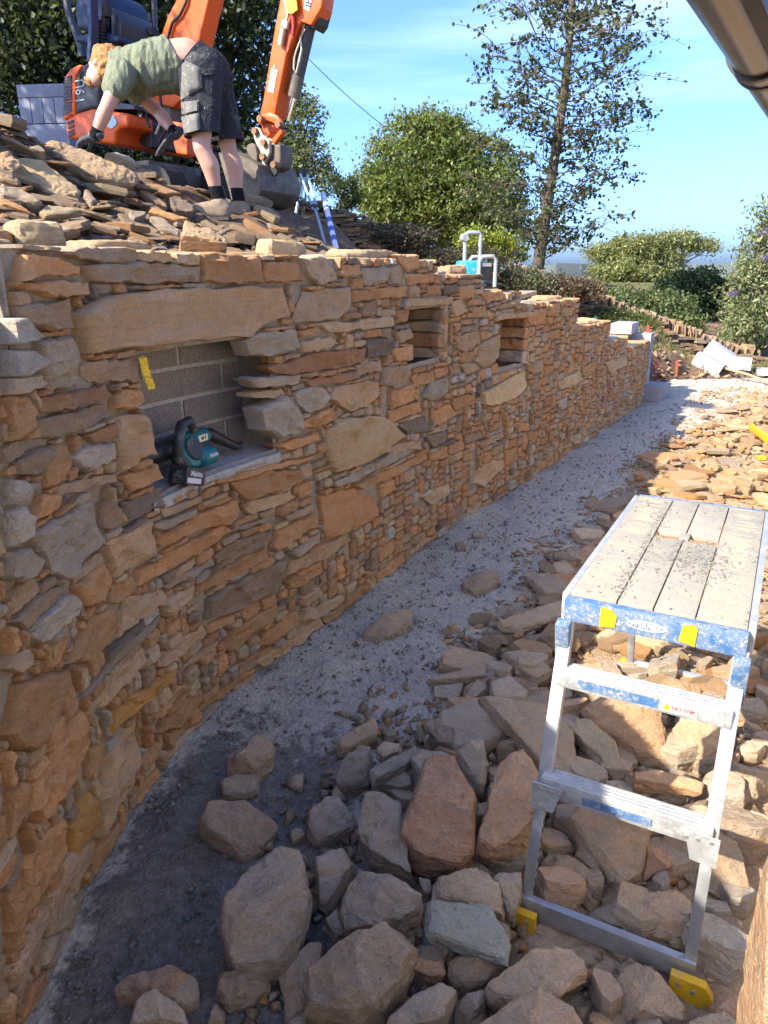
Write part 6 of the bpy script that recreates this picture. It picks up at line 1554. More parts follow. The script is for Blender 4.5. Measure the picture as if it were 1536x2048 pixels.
# linkage and coupler
lk = plate('link_plate', z2([(560, 1020), (560, 970), (590, 930), (650, 918), (710, 945), (750, 1000), (752, 1045), (725, 1060), (690, 1010), (630, 985), (590, 1000)]), -.11, 0, .04, 'orange', bev=.006, smooth=35)
plate('link_plate', z2([(560, 1020), (560, 970), (590, 930), (650, 918), (710, 945), (750, 1000), (752, 1045), (725, 1060), (690, 1010), (630, 985), (590, 1000)]), .07, 0, .04, 'orange', bev=.006, smooth=35)
plate('dipper_end', z2([(575, 990), (640, 985), (690, 1010), (680, 1080), (630, 1130), (590, 1060)]), -.07, 0, .14, 'orange', bev=.01)
plate('link_bar', z2([(740, 1050), (765, 1075), (690, 1180), (650, 1165)]), -.10, 0, .05, 'orange', bev=.008)
cp = plate('coupler_plate', z2([(512, 1060), (540, 1040), (570, 1050), (600, 1110), (650, 1150), (650, 1250), (610, 1340), (640, 1390), (590, 1400), (560, 1300), (570, 1240), (525, 1140)]), -.13, 0, .035, 'cream', bev=.004)
plate('coupler_plate', z2([(540, 1060), (570, 1050), (640, 1130), (740, 1180), (745, 1250), (720, 1350), (640, 1410), (560, 1300), (570, 1240), (545, 1140)]), .06, 0, .05, 'cream', bev=.004)
plate('coupler_body', z2([(640, 1180), (740, 1180), (745, 1260), (735, 1370), (650, 1410), (620, 1340)]), -.09, 0, .16, 'iron', bev=.015)
M['rusty'] = simple('rusty_bolt', (.20, .11, .06), .6, .5, .3)
for x, y in ((578, 975), (728, 1022), (535, 1075), (605, 1170), (600, 1285), (690, 1350)):
    p = dpx(380+x/4.097, y/4.097, -.14); mb = MB(); mb.tube([p+DL*.05, p-DL*.02], .024, 12); mb.build('pin', M['rusty'], cp, smooth=40)
plate('coupler_ear', z2([(460, 1220), (470, 1185), (505, 1170), (530, 1190), (550, 1260), (548, 1330), (520, 1345), (500, 1300), (475, 1265)]), -.17, 0, .04, 'iron', bev=.006)
# bucket
bkt = empty('bucket', Vector((0, 0, 0))); bkt.parent = dig
prof = [(400, 1290), (470, 1262), (560, 1290), (640, 1330), (715, 1380), (750, 1480), (745, 1580), (700, 1660), (620, 1705), (520, 1720)]
P = [dpx(380+x/4.097, y/4.097, 0) for x, y in prof]; mb = MB(); W2, TH = .25, .02; n = len(P)
cen = sum(P, Vector())/n
V = [p+DL*(d*(1.0)) for d in (-W2, W2) for p in P] + [cen+(p-cen)*.95+DL*d for d in (-W2, W2) for p in P]
F_ = []
for k in range(n-1): F_ += [(k, k+1, n+k+1, n+k), (2*n+k, 2*n+k+1, 3*n+k+1, 3*n+k)]
F_ += [(0, n, 3*n, 2*n), (n-1, 2*n-1, 4*n-1, 3*n-1)]
for b in (0, n): F_ += [(b+k, b+k+1, 2*n+b+k+1, 2*n+b+k) for k in range(n-1)]
mb.add(V, F_); mb.build('shell', M['iron'], bkt, smooth=30)
for d in (-W2, W2-.02):
    mb = MB(); Q_ = [cen+(p-cen)*.99 for p in P]; mb.add([p+DL*(d+e) for e in (0, .02) for p in Q_], [tuple(range(n-1, -1, -1)), tuple(range(n, 2*n))]+[(k, (k+1) % n, n+(k+1) % n, n+k) for k in range(n)]); mb.build('side_plate', M['iron'], bkt)
mb = MB(); p = P[-1]; mb.box(p+ZV*.02, (.12, W2*2+.02, .022), Matrix((DF, DL, ZV)).transposed() @ Matrix.Rotation(.5, 3, 'Y')); mb.build('cutting_edge', M['cream'], bkt)
for d in (-.10, .06): plate('bucket_ear', z2([(560, 1290), (600, 1320), (720, 1390), (700, 1430), (610, 1500), (530, 1480)]), d, 0, .03, 'dark_panel', bkt)
# ---------------------------------------------------------------- pallet stack of blocks behind the machine
bp = at_y(83, 240, 7.7); BX = (Vector((1, -.12, 0))).normalized(); BY = Vector((-BX.y, BX.x, 0)); RB = Matrix((BX, BY, ZV)).transposed(); w_ = .47
base = Vector((bp.x, bp.y+.2, 2.18)); lvl = at_y(83, 163, 7.7).z
stack_c = (.27, .29, .33)
def sblk(c, size, lab): return block(None, c, RB, size, stack_c, label=lab, cat='concrete block', group='blocks stacked behind the excavator')
sblk(base+ZV*(lvl-base.z-.055), (w_, .22, .108), 'grey block laid flat across the top of the stack behind the excavator')
for k in range(4): sblk(base+BX*(-.176+k*.1175)+ZV*(lvl-base.z-.222), (.112, .22, .215), 'grey block set on end in the middle layer of the stack, %s from the left' % ('first', 'second', 'third', 'fourth')[k])
sblk(base+ZV*(lvl-base.z-.445), (w_-.01, .22, .215), 'grey block under the upright ones in the stack behind the excavator')
sblk(base+ZV*(lvl-base.z-.665), (w_-.01, .22, .215), 'lowest grey block of the stack, half behind the spoil heap')
# ---------------------------------------------------------------- the man bending over the crest of the heap
YM = 5.5
def mp(px, py, dy=0.0): return at_y(px, py, YM+dy)
man_o = Vector((mp(440, 438).x, YM, tz(mp(440, 438).x, YM)))
man = empty('person', man_o, 'man in olive t-shirt and black work shorts bending over to lift stones', 'person')
def capsule_bm(bm, a, b, ra, rb, n=16, ell=None):
    a, b = Vector(a), Vector(b); d = b-a; L_ = d.length; d = d.normalized() if L_ > 1e-6 else ZV
    x = d.orthogonal().normalized(); y = d.cross(x); rows = []
    for t, c, r in [(-1, a, ra), (-.7, a, ra), (-.3, a, ra)] + [(None, a+(b-a)*k/4, ra+(rb-ra)*k/4) for k in range(5)] + [(.3, b, rb), (.7, b, rb), (1, b, rb)]:
        if t is None: cc, rr_ = c, r
        else: cc, rr_ = c + d*t*r, r*math.sqrt(max(0, 1-t*t))
        rows.append([bm.verts.new(cc + (x*math.cos(2*math.pi*k/n)+y*math.sin(2*math.pi*k/n))*max(rr_, r*.02)) for k in range(n)])
    for i in range(len(rows)-1):
        for k in range(n): bm.faces.new((rows[i][k], rows[i][(k+1) % n], rows[i+1][(k+1) % n], rows[i+1][k]))
    bm.faces.new(rows[0][::-1]); bm.faces.new(rows[-1])
def ell_bm(bm, c, rx, axes, n=16, m=10):
    c = Vector(c); ax = [Vector(a).normalized() for a in axes]; rows = []
    for i in range(1, m):
        t = math.pi*i/m; rows.append([bm.verts.new(c + ax[2]*rx[2]*math.cos(t) + ax[0]*rx[0]*math.sin(t)*math.cos(2*math.pi*k/n) + ax[1]*rx[1]*math.sin(t)*math.sin(2*math.pi*k/n)) for k in range(n)])
    for i in range(len(rows)-1):
        for k in range(n): bm.faces.new((rows[i][k], rows[i][(k+1) % n], rows[i+1][(k+1) % n], rows[i+1][k]))
    bm.faces.new(rows[0][::-1]); bm.faces.new(rows[-1])
def fuse(name, fill, mat, parent, voxel=.012, smooth_it=6, disp=None, col=(.5, .5, .5)):
    bm = bmesh.new(); fill(bm); bmesh.ops.recalc_face_normals(bm, faces=bm.faces)
    me = bpy.data.meshes.new(name); bm.to_mesh(me); bm.free(); o = bpy.data.objects.new(name, me); COL.objects.link(o)
    r = o.modifiers.new('r', 'REMESH'); r.mode = 'VOXEL'; r.voxel_size = voxel
    s = o.modifiers.new('s', 'SMOOTH'); s.iterations = smooth_it; s.factor = .5
    dg = bpy.context.evaluated_depsgraph_get(); dg.update(); me2 = bpy.data.meshes.new_from_object(o.evaluated_get(dg)); o.modifiers.clear(); o.data = me2; bpy.data.meshes.remove(me); me2.name = name
    if disp:
        nrm = [v.normal.copy() for v in me2.vertices]
        for v, nn in zip(me2.vertices, nrm): v.co += nn*disp(v.co)
    off = world_loc(parent)
    for v in me2.vertices: v.co -= off
    at = me2.color_attributes.new('col', 'FLOAT_COLOR', 'POINT'); at.data.foreach_set('color', np.tile(np.array((*col, 1), 'f'), len(me2.vertices)))
    me2.materials.clear(); me2.materials.append(mat); me2.polygons.foreach_set('use_smooth', [True]*len(me2.polygons)); o.parent = parent; return o
t = NT('skin'); v_ = t.coord('Object'); n_ = t.noise(v_, 9, 4); M['skin'] = t.done(t.mix(n_, (.44, .225, .155), (.52, .31, .23)), .5, t.bump(t.noise(v_, 160, 3), .15, .002), spec=.4)
t.b.inputs['Subsurface Weight'].default_value = .08; t.b.inputs['Subsurface Radius'].default_value = (.02, .008, .004)
M['hair'] = simple('ginger_hair', (.36, .17, .05), .6, var=.5, scale=110, bump=1.0, bd=.012)
def cloth(name, col, var=.15):
    t = NT(name); v = t.coord('Object', (1, 1, .55), (0, .5, 0)); big = t.noise(v, 11, 4, .6, 1.2); fine = t.noise(v, 120, 3, .7)
    c = t.mix(1.0, col, t.ramp(big, [(.3, 1-var*.35), (.7, 1+var*.35)]), 'MULTIPLY'); c = t.mix(.5, c, t.ramp(fine, [(.3, .8), (.7, 1.15)]), 'MULTIPLY')
    return t.done(c, .92, t.bump(t.math('ADD', t.math('ABSOLUTE', t.math('SUBTRACT', big, .5)), t.math('MULTIPLY', fine, .03)), .6, .05), spec=.1)
M['olive'] = cloth('olive_cotton', (.165, .180, .118))
def shorts_material():
    t = NT('black_work_shorts'); v = t.coord('Object'); n = t.noise(v, 6, 4); sp = t.ramp(t.noise(v, 38, 4, .8), [(.665, 0), (.70, 1)]); w = t.ramp(t.noise(v, 5, 5, .7), [(.56, 0), (.70, .75)])
    c = t.mix(w, t.mix(n, (.016, .017, .021), (.034, .035, .040)), (.17, .165, .145)); c = t.mix(sp, c, (.62, .62, .58))
    return t.done(c, .85, t.bump(t.math('ABSOLUTE', t.math('SUBTRACT', t.noise(v, 10, 4, .6, 1.5), .5)), .8, .05), spec=.2)
M['shorts'] = shorts_material()
M['pocket'] = dirty('dusty_pocket', (.115, .11, .095), (.40, .39, .36), .30, .85, 0, 30, 110)
M['sock'] = cloth('black_sock', (.012, .012, .014)); M['shoe'] = simple('tan_suede', (.21, .16, .11), .85, var=.25, scale=30, bump=.4, bd=.004)
M['glove'] = dirty('grey_black_glove', (.05, .055, .065), (.33, .35, .38), .35, .8, 0, 40, 90)
hipc = mp(402, 150, .12); hn, hf = mp(402, 150, -.03), mp(420, 155, .22)                 # near and far hip joint
kn, kf = mp(403, 296, -.12), mp(458, 300, .25); an, af = mp(438, 398, -.05), mp(478, 402, .28)
waist = mp(372, 122, .10); chest = mp(300, 138, .06); neck = mp(228, 132, .04)
shn, shf = mp(243, 152, -.16), mp(238, 150, .26)
eln, wrn = mp(213, 216, -.24), mp(190, 272, -.22)
elf, wrf = mp(318, 226, .42), mp(352, 268, .30)
skull = mp(209, 128, .05); jaw = mp(200, 152, .02)
def body(bm):
    capsule_bm(bm, hipc, waist, .145, .135); capsule_bm(bm, waist, chest, .135, .150); capsule_bm(bm, chest, neck+(chest-neck)*.25, .150, .11)
    capsule_bm(bm, shn, shf, .075, .075); capsule_bm(bm, neck+(chest-neck)*.2, skull, .058, .058)
    for h, k, a in ((hn, kn, an), (hf, kf, af)):
        capsule_bm(bm, h, k+(h-k)*.12, .100, .064); capsule_bm(bm, k+(h-k)*.12, k, .062, .056)
        cal = k+(a-k)*.33+Vector((.018, .0, 0)); capsule_bm(bm, k, cal, .054, .062); capsule_bm(bm, cal, a+(k-a)*.2, .061, .040); capsule_bm(bm, a+(k-a)*.2, a-ZV*.03, .039, .040)
    for s_, e_, w in ((shn, eln, wrn), (shf, elf, wrf)):
        capsule_bm(bm, s_, e_+(s_-e_)*.1, .060, .046); m_ = e_+(w-e_)*.3; capsule_bm(bm, e_, m_, .044, .047); capsule_bm(bm, m_, w, .046, .030)
    up = (skull-jaw).normalized(); fw = Vector((-.9, .15, -.35)).normalized(); sd = up.cross(fw).normalized(); fw = sd.cross(up)
    ell_bm(bm, skull, (.078, .098, .112), (sd, fw, up)); ell_bm(bm, jaw+fw*.03, (.056, .070, .075), (sd, fw, up))
    ell_bm(bm, jaw+fw*.105+up*.028, (.014, .02, .024), (sd, fw, up))                    # nose
    ell_bm(bm, jaw+fw*.098-up*.03, (.026, .012, .010), (sd, fw, up))                    # lips
    for e in (-1, 1):
        ell_bm(bm, skull+sd*e*.078-up*.035-fw*.005, (.010, .022, .034), (sd, fw, up)); ell_bm(bm, skull+fw*.088+sd*e*.032-up*.03, (.016, .010, .011), (sd, fw, up))
body_o = fuse('body', body, M['skin'], man, .010, 5)
HUP = (skull-jaw).normalized(); HFW = Vector((-.9, .15, -.35)).normalized(); HSD = HUP.cross(HFW).normalized(); HFW = HSD.cross(HUP)
def hair(bm):
    ell_bm(bm, skull+HUP*.016-HFW*.012, (.090, .104, .112), (HSD, HFW, HUP)); ell_bm(bm, skull-HFW*.05-HUP*.04, (.076, .062, .085), (HSD, HFW, HUP)); ell_bm(bm, skull+HFW*.055+HUP*.07, (.068, .05, .05), (HSD, HFW, HUP))
fuse('hair', hair, M['hair'], man, .009, 2, lambda c: .012*fb(c.x*35, c.y*35, c.z*35, 4))
def brow(bm):
    ell_bm(bm, jaw-HUP*.045+HFW*.055, (.045, .045, .035), (HSD, HFW, HUP))
fuse('beard', brow, M['hair'], man, .008, 2, lambda c: .008*fb(c.x*45, c.y*45, c.z*45, 3))
def wr(amp, sx, so=0):
    def f(c):
        a = c.x*.5 + c.z*.9
        return amp*(fb(c.x*5+so, c.y*5, c.z*2.2, 3) + .8*(1-abs(fb(c.x*sx, c.y*7, a*3+so, 3))*2.2))
    return f
def shirt(bm):
    hem = waist+(chest-waist)*.18
    capsule_bm(bm, hem, waist+(chest-waist)*.55, .150, .160); capsule_bm(bm, waist+(chest-waist)*.5, chest, .152, .160); capsule_bm(bm, chest, neck+(chest-neck)*.30, .158, .110)
    capsule_bm(bm, shn+(shf-shn)*.05, shf, .085, .085)
    ell_bm(bm, waist+(chest-waist)*.5-ZV*.055, (.20, .13, .115), ((1, 0, 0), (0, 1, 0), (0, 0, 1)))       # loose belly of the shirt hanging down
    for s_, e_ in ((shn, eln), (shf, elf)): capsule_bm(bm, s_, s_+(e_-s_)*.42, .083, .078)
so_ = fuse('shirt', shirt, M['olive'], man, .0085, 3, wr(.013, 15))
# open the hem so that the bare back shows: drop the faces behind the hem line
bm = bmesh.new(); bm.from_mesh(so_.data); off = world_loc(man); hd_ = (chest-waist).normalized(); hp = waist+(chest-waist)*.20+ZV*0
bmesh.ops.bisect_plane(bm, geom=list(bm.verts)+list(bm.edges)+list(bm.faces), plane_co=hp-off, plane_no=(hd_*1.0-ZV*.25).normalized(), clear_inner=True)
bm.to_mesh(so_.data); bm.free()
def shorts(bm):
    top = hipc+(waist-hipc)*.72
    capsule_bm(bm, hipc, top, .172, .150); ell_bm(bm, hipc+Vector((.035, 0, -.01)), (.17, .20, .18), ((1, 0, 0), (0, 1, 0), (0, 0, 1)))
    for h, k in ((hn, kn), (hf, kf)):
        e = k+(h-k)*.10; capsule_bm(bm, h, h+(e-h)*.5, .142, .128); capsule_bm(bm, h+(e-h)*.5, e, .128, .112)
sh_ = fuse('shorts', shorts, M['shorts'], man, .011, 4, wr(.009, 9, 4))
bm = bmesh.new(); bm.from_mesh(sh_.data)
tp_ = hipc+(waist-hipc)*.80-off; bmesh.ops.bisect_plane(bm, geom=list(bm.verts)+list(bm.edges)+list(bm.faces), plane_co=tp_, plane_no=(waist-hipc).normalized(), clear_outer=True)
hemz = min(kn.z, kf.z)+.085-off.z; bmesh.ops.bisect_plane(bm, geom=list(bm.verts)+list(bm.edges)+list(bm.faces), plane_co=(0, 0, hemz), plane_no=(0.12, 0, -1), clear_outer=True)
bm.to_mesh(sh_.data); bm.free(); sh_.data.materials.append(M['shorts'])
sol = sh_.modifiers.new('t', 'SOLIDIFY'); sol.thickness = .008; sol = so_.modifiers.new('t', 'SOLIDIFY'); sol.thickness = .006
# waistband, cargo and holster pockets on the near thigh
mb = MB(); ax = (waist-hipc).normalized(); c = hipc+(waist-hipc)*.74; x_ = ax.orthogonal().normalized(); y_ = ax.cross(x_)
ring = [(c + x_*math.cos(2*math.pi*k/24)*.166 + y_*math.sin(2*math.pi*k/24)*.166) for k in range(24)]
mb.add([p+ax*d-(p-c)*i_ for d, i_ in ((-.02, 0), (.025, .02)) for p in ring]+[p+ax*d-(p-c)*i_ for d, i_ in ((-.02, .05), (.025, .07)) for p in ring], [(k, (k+1) % 24, 24+(k+1) % 24, 24+k) for k in range(24)]+[(24+k, 24+(k+1) % 24, 72+(k+1) % 24, 72+k) for k in range(24)])
mb.build('waistband', M['shorts'], man, smooth=60)
def pocket(rows, dy0, name, mat='pocket', th=.018):
    """pocket patch sewn to the near side of the shorts: grid dropped onto the cloth surface"""
    from mathutils.bvhtree import BVHTree
    bmm = bmesh.new(); bmm.from_mesh(sh_.data); tree = BVHTree.FromBMesh(bmm); (a, b, c, d) = rows; n = 8; V = []; ok = True
    for i in range(n+1):
        for j in range(n+1):
            u, v = i/n, j/n; px = (a[0]*(1-u)+b[0]*u)*(1-v)+(d[0]*(1-u)+c[0]*u)*v; py = (a[1]*(1-u)+b[1]*u)*(1-v)+(d[1]*(1-u)+c[1]*u)*v
            dr = ray(px, py).normalized(); h = tree.ray_cast(Vector((0, 0, CAM_H))-off, dr)
            p = h[0] if h[0] is not None else mp(px, py, dy0)-off
            V.append(p+off)
    bmm.free(); cx = sum(V, Vector())/len(V); vw = (Vector((0, 0, CAM_H))-cx).normalized(); mb = MB(); top = []
    for q, p in enumerate(V):
        i, j = divmod(q, n+1); e = 0 if i in (0, n) or j in (0, n) else 1
        top.append(p+vw*(.006+th*e))
    m = n+1; mb.add(top, [(i*m+j, (i+1)*m+j, (i+1)*m+j+1, i*m+j+1) for i in range(n) for j in range(n)]); o = mb.build(name, M[mat], man, smooth=60); return o
pocket([(364, 118), (401, 135), (405, 175), (361, 200)], -.15, 'holster_pocket')
pocket([(362, 204), (398, 200), (398, 222), (363, 232)], -.15, 'pocket_flap')
pocket([(362, 234), (398, 224), (402, 270), (371, 278)], -.15, 'cargo_pocket')
pocket([(402, 138), (446, 136), (444, 150), (402, 152)], -.15, 'back_pocket', 'shorts', .008)
for a_ in ((kn, an), (kf, af)):
    k, a = a_; f = lambda bm: (capsule_bm(bm, a+(k-a)*.22, a, .046, .047), capsule_bm(bm, a, a-ZV*.05, .047, .05))
    fuse('sock', f, M['sock'], man, .010, 2, lambda c: .003*math.sin(c.z*300))
for a, dy in ((an, 0), (af, .02)):
    toe = a + Vector((-.19, -.02, -.075)); heel = a + Vector((.035, 0, -.085))
    def f(bm):
        capsule_bm(bm, heel+ZV*.02, a+Vector((-.03, 0, -.055)), .050, .052); capsule_bm(bm, a+Vector((-.03, 0, -.055)), toe, .050, .040); capsule_bm(bm, heel, toe-ZV*.012, .046, .040); capsule_bm(bm, heel+ZV*.03, a-ZV*.03, .046, .056)
    s_ = fuse('shoe', f, M['shoe'], man, .009, 4)
    mb = MB()
    pts = [heel+Vector((.045, 0, -.03)), heel+Vector((.03, -.045, -.03)), a+Vector((-.06, -.05, -.115)), toe+Vector((-.02, -.035, -.045)), toe+Vector((-.045, 0, -.04)), toe+Vector((-.02, .035, -.045)), a+Vector((-.06, .05, -.115)), heel+Vector((.03, .045, -.03))]
    mb.add(pts+[p-ZV*.022 for p in pts], [tuple(range(8)), tuple(range(15, 7, -1))]+[(k, (k+1) % 8, 8+(k+1) % 8, 8+k) for k in range(8)]); mb.build('sole', simple('dark_sole', (.06, .05, .045), .8), s_, smooth=30)
    mb = MB()
    for k in range(4): p = a+Vector((-.055-.028*k, 0, -.012-.012*k)); mb.tube([p+Vector((0, -.035, -.012)), p+Vector((0, 0, .006)), p+Vector((0, .035, -.012))], .004, 6)
    mb.build('laces', simple('dark_lace', (.05, .045, .04), .8), s_, smooth=60)
# gloved hands: palm, five fingers each, closing on the stones
def hand(w, palm_dir, finger_dir, side, nm):
    pd, fd, sd = Vector(palm_dir).normalized(), Vector(finger_dir).normalized(), Vector(side).normalized()
    def f(bm):
        pc = w + fd*.055; capsule_bm(bm, w-fd*.03, w+fd*.01, .034, .036)
        for e in (-.026, -.009, .009, .026): capsule_bm(bm, w+fd*.01+sd*e*.7, w+fd*.085+sd*e, .019, .017)
        for e, L_ in ((-.030, .070), (-.010, .082), (.010, .078), (.029, .060)):
            k = w+fd*.09+sd*e; m = k+fd*L_*.45+pd*L_*.18; t_ = m+fd*L_*.25+pd*L_*.50; capsule_bm(bm, k, m, .0125, .0115); capsule_bm(bm, m, t_, .0115, .0095)
        tb = w+fd*.03-sd*.034; tm = tb-sd*.03+fd*.030+pd*.02; te = tm+fd*.028+pd*.028+sd*.004; capsule_bm(bm, tb, tm, .016, .0135); capsule_bm(bm, tm, te, .013, .010)
    return fuse(nm, f, M['glove'], man, .006, 2)
hand(wrn, (.15, .1, -1), (-1, .1, -.30), (0, -1, -.05), 'glove')
hand(wrf, (-.5, 0, -.8), (-.75, -.15, -.65), (.1, 1, 0), 'glove')
for w, e in ((wrn, eln), (wrf, elf)):
    d = (e-w).normalized(); mb = MB(); mb.tube([w-d*.01, w+d*.025, w+d*.05], [.040, .038, .040], 14); mb.build('glove_cuff', M['sock'], man, smooth=60)
# ---------------------------------------------------------------- vegetation
def leaf_mesh(name, C, size, col, mat, parent=None, seed=0, up=0.25, asp=0.55, **kw):
    """rhombic, slightly folded leaves at points C"""
    rs = np.random.RandomState(seed); N = len(C); d = rs.normal(size=(N, 3)); d /= np.linalg.norm(d, axis=1)[:, None]
    nn = rs.normal(size=(N, 3)) + np.array([0, 0, up*3]); e = np.cross(d, nn); e /= np.linalg.norm(e, axis=1)[:, None]+1e-9; f = np.cross(e, d)
    s = size[:, None]*0.5
    V = np.stack([C-d*s, C+e*s*asp+f*s*.18, C+d*s, C-e*s*asp+f*s*.18], 1).reshape(-1, 3)
    Fq = np.arange(N*4).reshape(N, 4); cc = np.repeat(col, 4, 0)
    return fast_mesh(name, V, Fq, cc, mat, parent, **kw)
def clumps(rs, ells, n_cl, per, r_cl, shell=(.45, 1.15)):
    """leaf points: clump centres through ellipsoids, leaves gathered about each; returns points and a per clump tone"""
    w = np.array([e[1][0]*e[1][1]+e[1][0]*e[1][2] for e in ells], float); w /= w.sum(); out = []; tone = []
    for k in range(n_cl):
        c, r = ells[rs.choice(len(ells), p=w)]; d = rs.normal(size=3); d /= np.linalg.norm(d); rad = rs.uniform(*shell)**.6
        p = np.array(c)+d*np.array(r)*rad; m = max(2, int(per*rs.uniform(.5, 1.5))); q = p + rs.normal(size=(m, 3))*r_cl*rs.uniform(.6, 1.3)*np.array([1, 1, .7])
        out.append(q); tone.append(np.full(m, rs.uniform(.72, 1.30)))
    return np.concatenate(out), np.concatenate(tone)
def limb(mb, a, b, r0, r1, rs, n=6, bend=.12, seg=5):
    a, b = Vector(a), Vector(b); L_ = (b-a).length; pts = []
    for k in range(seg+1):
        t = k/seg; pts.append(a+(b-a)*t + Vector(rs.normal(size=3))*L_*bend*.4*math.sin(math.pi*t))
    mb.tube(pts, [r0+(r1-r0)*k/seg for k in range(seg+1)], n); return pts
def tree(name, label, base, trunk_pts, r0, ells, n_cl, per, r_cl, size, col, seed, cat='tree', group=None, limbs=14, var=.22, up=.25, mat=None, asp=.55, shell=(.42, 1.16), parts=('trunk', 'crown')):
    rs = np.random.RandomState(seed); o = empty(name, base, label, cat, group)
    mb = MB(); mb.tube(trunk_pts, [r0*(1-.75*k/(len(trunk_pts)-1)) for k in range(len(trunk_pts))], 9)
    top = trunk_pts[len(trunk_pts)//2:]
    for k in range(limbs):
        c, r = ells[rs.randint(len(ells))]; d = rs.normal(size=3); d /= np.linalg.norm(d); e = Vector(np.array(c)+d*np.array(r)*rs.uniform(.5, .92)); s = Vector(top[rs.randint(len(top))]); limb(mb, s, e, r0*.30, r0*.05, rs)
    mb.build(parts[0], M['bark'], o, smooth=60)
    C, tone = clumps(rs, ells, n_cl, per, r_cl, shell)
    cl = np.array([col])*tone[:, None]*rs.uniform(1-var, 1+var, (len(C), 1)); cl[:, 0] *= rs.uniform(.85, 1.2, len(C))
    leaf_mesh(parts[1], C, size*rs.uniform(.6, 1.25, len(C)), cl, mat or M['leaf'], o, seed, up, asp)
    return o
def ell(px, py, y, rx, ry, rz): p = at_y(px, py, y); return ((p.x, p.y, p.z), (rx, ry, rz))
def gz(p): return Vector((p.x, p.y, tz(p.x, p.y)))
def trunk_to(base, p, k=5, lean=.0): return [Vector(base)+(Vector(p)-Vector(base))*(i/k)+Vector((lean*math.sin(i*1.3), 0, 0)) for i in range(k+1)]
def ptree(name, label, bpx, y, top, r0, ells, *a, **k):
    b = at_y(bpx[0], bpx[1], y); b = Vector((b.x, b.y, min(b.z, tz(b.x, b.y)))); t_ = at_y(top[0], top[1], y); return tree(name, label, b, trunk_to(b, t_, 6, .06), r0, ells, *a, **k)
# dark evergreens behind the digger
ptree('holly_tree', 'dark ivy covered evergreen filling the top left corner behind the block stack', (60, 330), 10.6, (60, -60), .16,
      [ell(20, 60, 10.6, 1.1, .9, 1.0), ell(110, 120, 10.4, .9, .8, 1.0), ell(40, 190, 10.4, .9, .6, .8), ell(-60, 120, 10.2, 1.0, .8, 1.4), ell(120, -40, 10.8, 1.1, .9, .8)], 620, 34, .16, .095, (.046, .062, .028), 21, up=.1)
ptree('holly_tree', 'dark evergreen tree behind the excavator seat and boom', (300, 380), 11.6, (290, -80), .18,
      [ell(250, 40, 11.6, 1.15, .9, 1.1), ell(330, 120, 11.4, 1.0, .9, 1.1), ell(240, 170, 11.2, .9, .7, .8), ell(350, -30, 11.8, 1.1, .9, .9), ell(330, 230, 11.2, .8, .7, .7)], 560, 34, .17, .095, (.044, .060, .027), 22, up=.1)
ptree('oak_tree', 'dark oak with ragged leafy edge between the boom and the dipper arm', (450, 390), 12.0, (455, -60), .17,
      [ell(440, 40, 12.0, .75, .8, 1.0), ell(480, 130, 12.0, .65, .7, .8), ell(430, 200, 11.8, .6, .7, .7), ell(490, 250, 11.8, .55, .6, .7), ell(455, 330, 11.6, .6, .5, .5), ell(520, 70, 12, .42, .5, .5), ell(500, -30, 12, .6, .6, .6)], 430, 26, .13, .088, (.048, .066, .025), 23)
ptree('pine_tree', 'grey green tree with bare lower stems rising behind the tripod', (600, 420), 17.5, (598, 215), .10,
      [ell(590, 250, 17.5, .55, .6, .65), ell(612, 310, 17.3, .55, .6, .5), ell(566, 330, 17.3, .5, .5, .4), ell(625, 345, 17.2, .38, .4, .3), ell(600, 215, 17.5, .3, .3, .25)], 270, 26, .11, .085, (.12, .145, .068), 24)
ptree('bush', 'small dark bush on the bank top right of the tripod', (684, 420), 15.0, (684, 370), .05,
      [ell(684, 385, 15.0, .32, .4, .30), ell(668, 372, 15.0, .2, .3, .22), ell(700, 396, 15, .2, .3, .2)], 110, 24, .07, .06, (.045, .068, .022), 25, cat='bush', limbs=6, parts=('stem', 'foliage'))
ptree('broadleaf_tree', 'full round sunlit green tree left of the tall slender tree', (880, 560), 25, (880, 330), .22,
      [ell(850, 330, 25, 1.75, 1.7, 1.35), ell(900, 400, 24.6, 2.2, 1.7, 1.3), ell(800, 400, 24.6, 1.3, 1.4, 1.1), ell(870, 275, 25, 1.0, 1.2, .65), ell(960, 350, 24.8, 1.1, 1.3, 1.1), ell(960, 450, 24.6, 1.4, 1.4, .9), ell(760, 375, 24.4, .7, 1.0, .7)], 1700, 34, .20, .130, (.120, .150, .042), 26, up=.5)
ptree('shrub', 'bright yellow green shrub at the foot of the round tree, left of the trunk', (970, 560), 17.5, (975, 480), .06,
      [ell(950, 482, 17.5, .38, .4, .26), ell(995, 490, 17.5, .36, .4, .30), ell(1030, 505, 17.4, .3, .3, .25)], 150, 24, .09, .085, (.20, .235, .04), 27, cat='shrub', limbs=8, parts=('stem', 'foliage'))
ptree('bush', 'dark ivy bank low behind the excavator body', (220, 400), 9.6, (220, 300), .05, [ell(200, 310, 9.6, .9, .5, .45), ell(300, 320, 9.8, .8, .5, .5), ell(400, 330, 10.2, .9, .5, .5)], 420, 28, .13, .085, (.035, .048, .024), 71, cat='bush', limbs=8, parts=('stem', 'foliage'))
o5 = Vector((-6.0, 5.2, tz(-6.0, 5.2))); tree('holly_tree', 'unseen dark evergreen added beyond the left edge to shade the excavator body', o5, trunk_to(o5, (-5.9, 5.1, 6.0), 6, .06), .15, [((-5.4, 4.95, 5.5), (1.0, .9, 1.0)), ((-6.4, 5.6, 5.6), (1.1, .9, 1.1)), ((-7.3, 6.3, 5.6), (1.1, .9, 1.1))], 420, 34, .17, .11, (.044, .060, .027), 72)  # added out of view, crowns placed so their shade falls on the machine
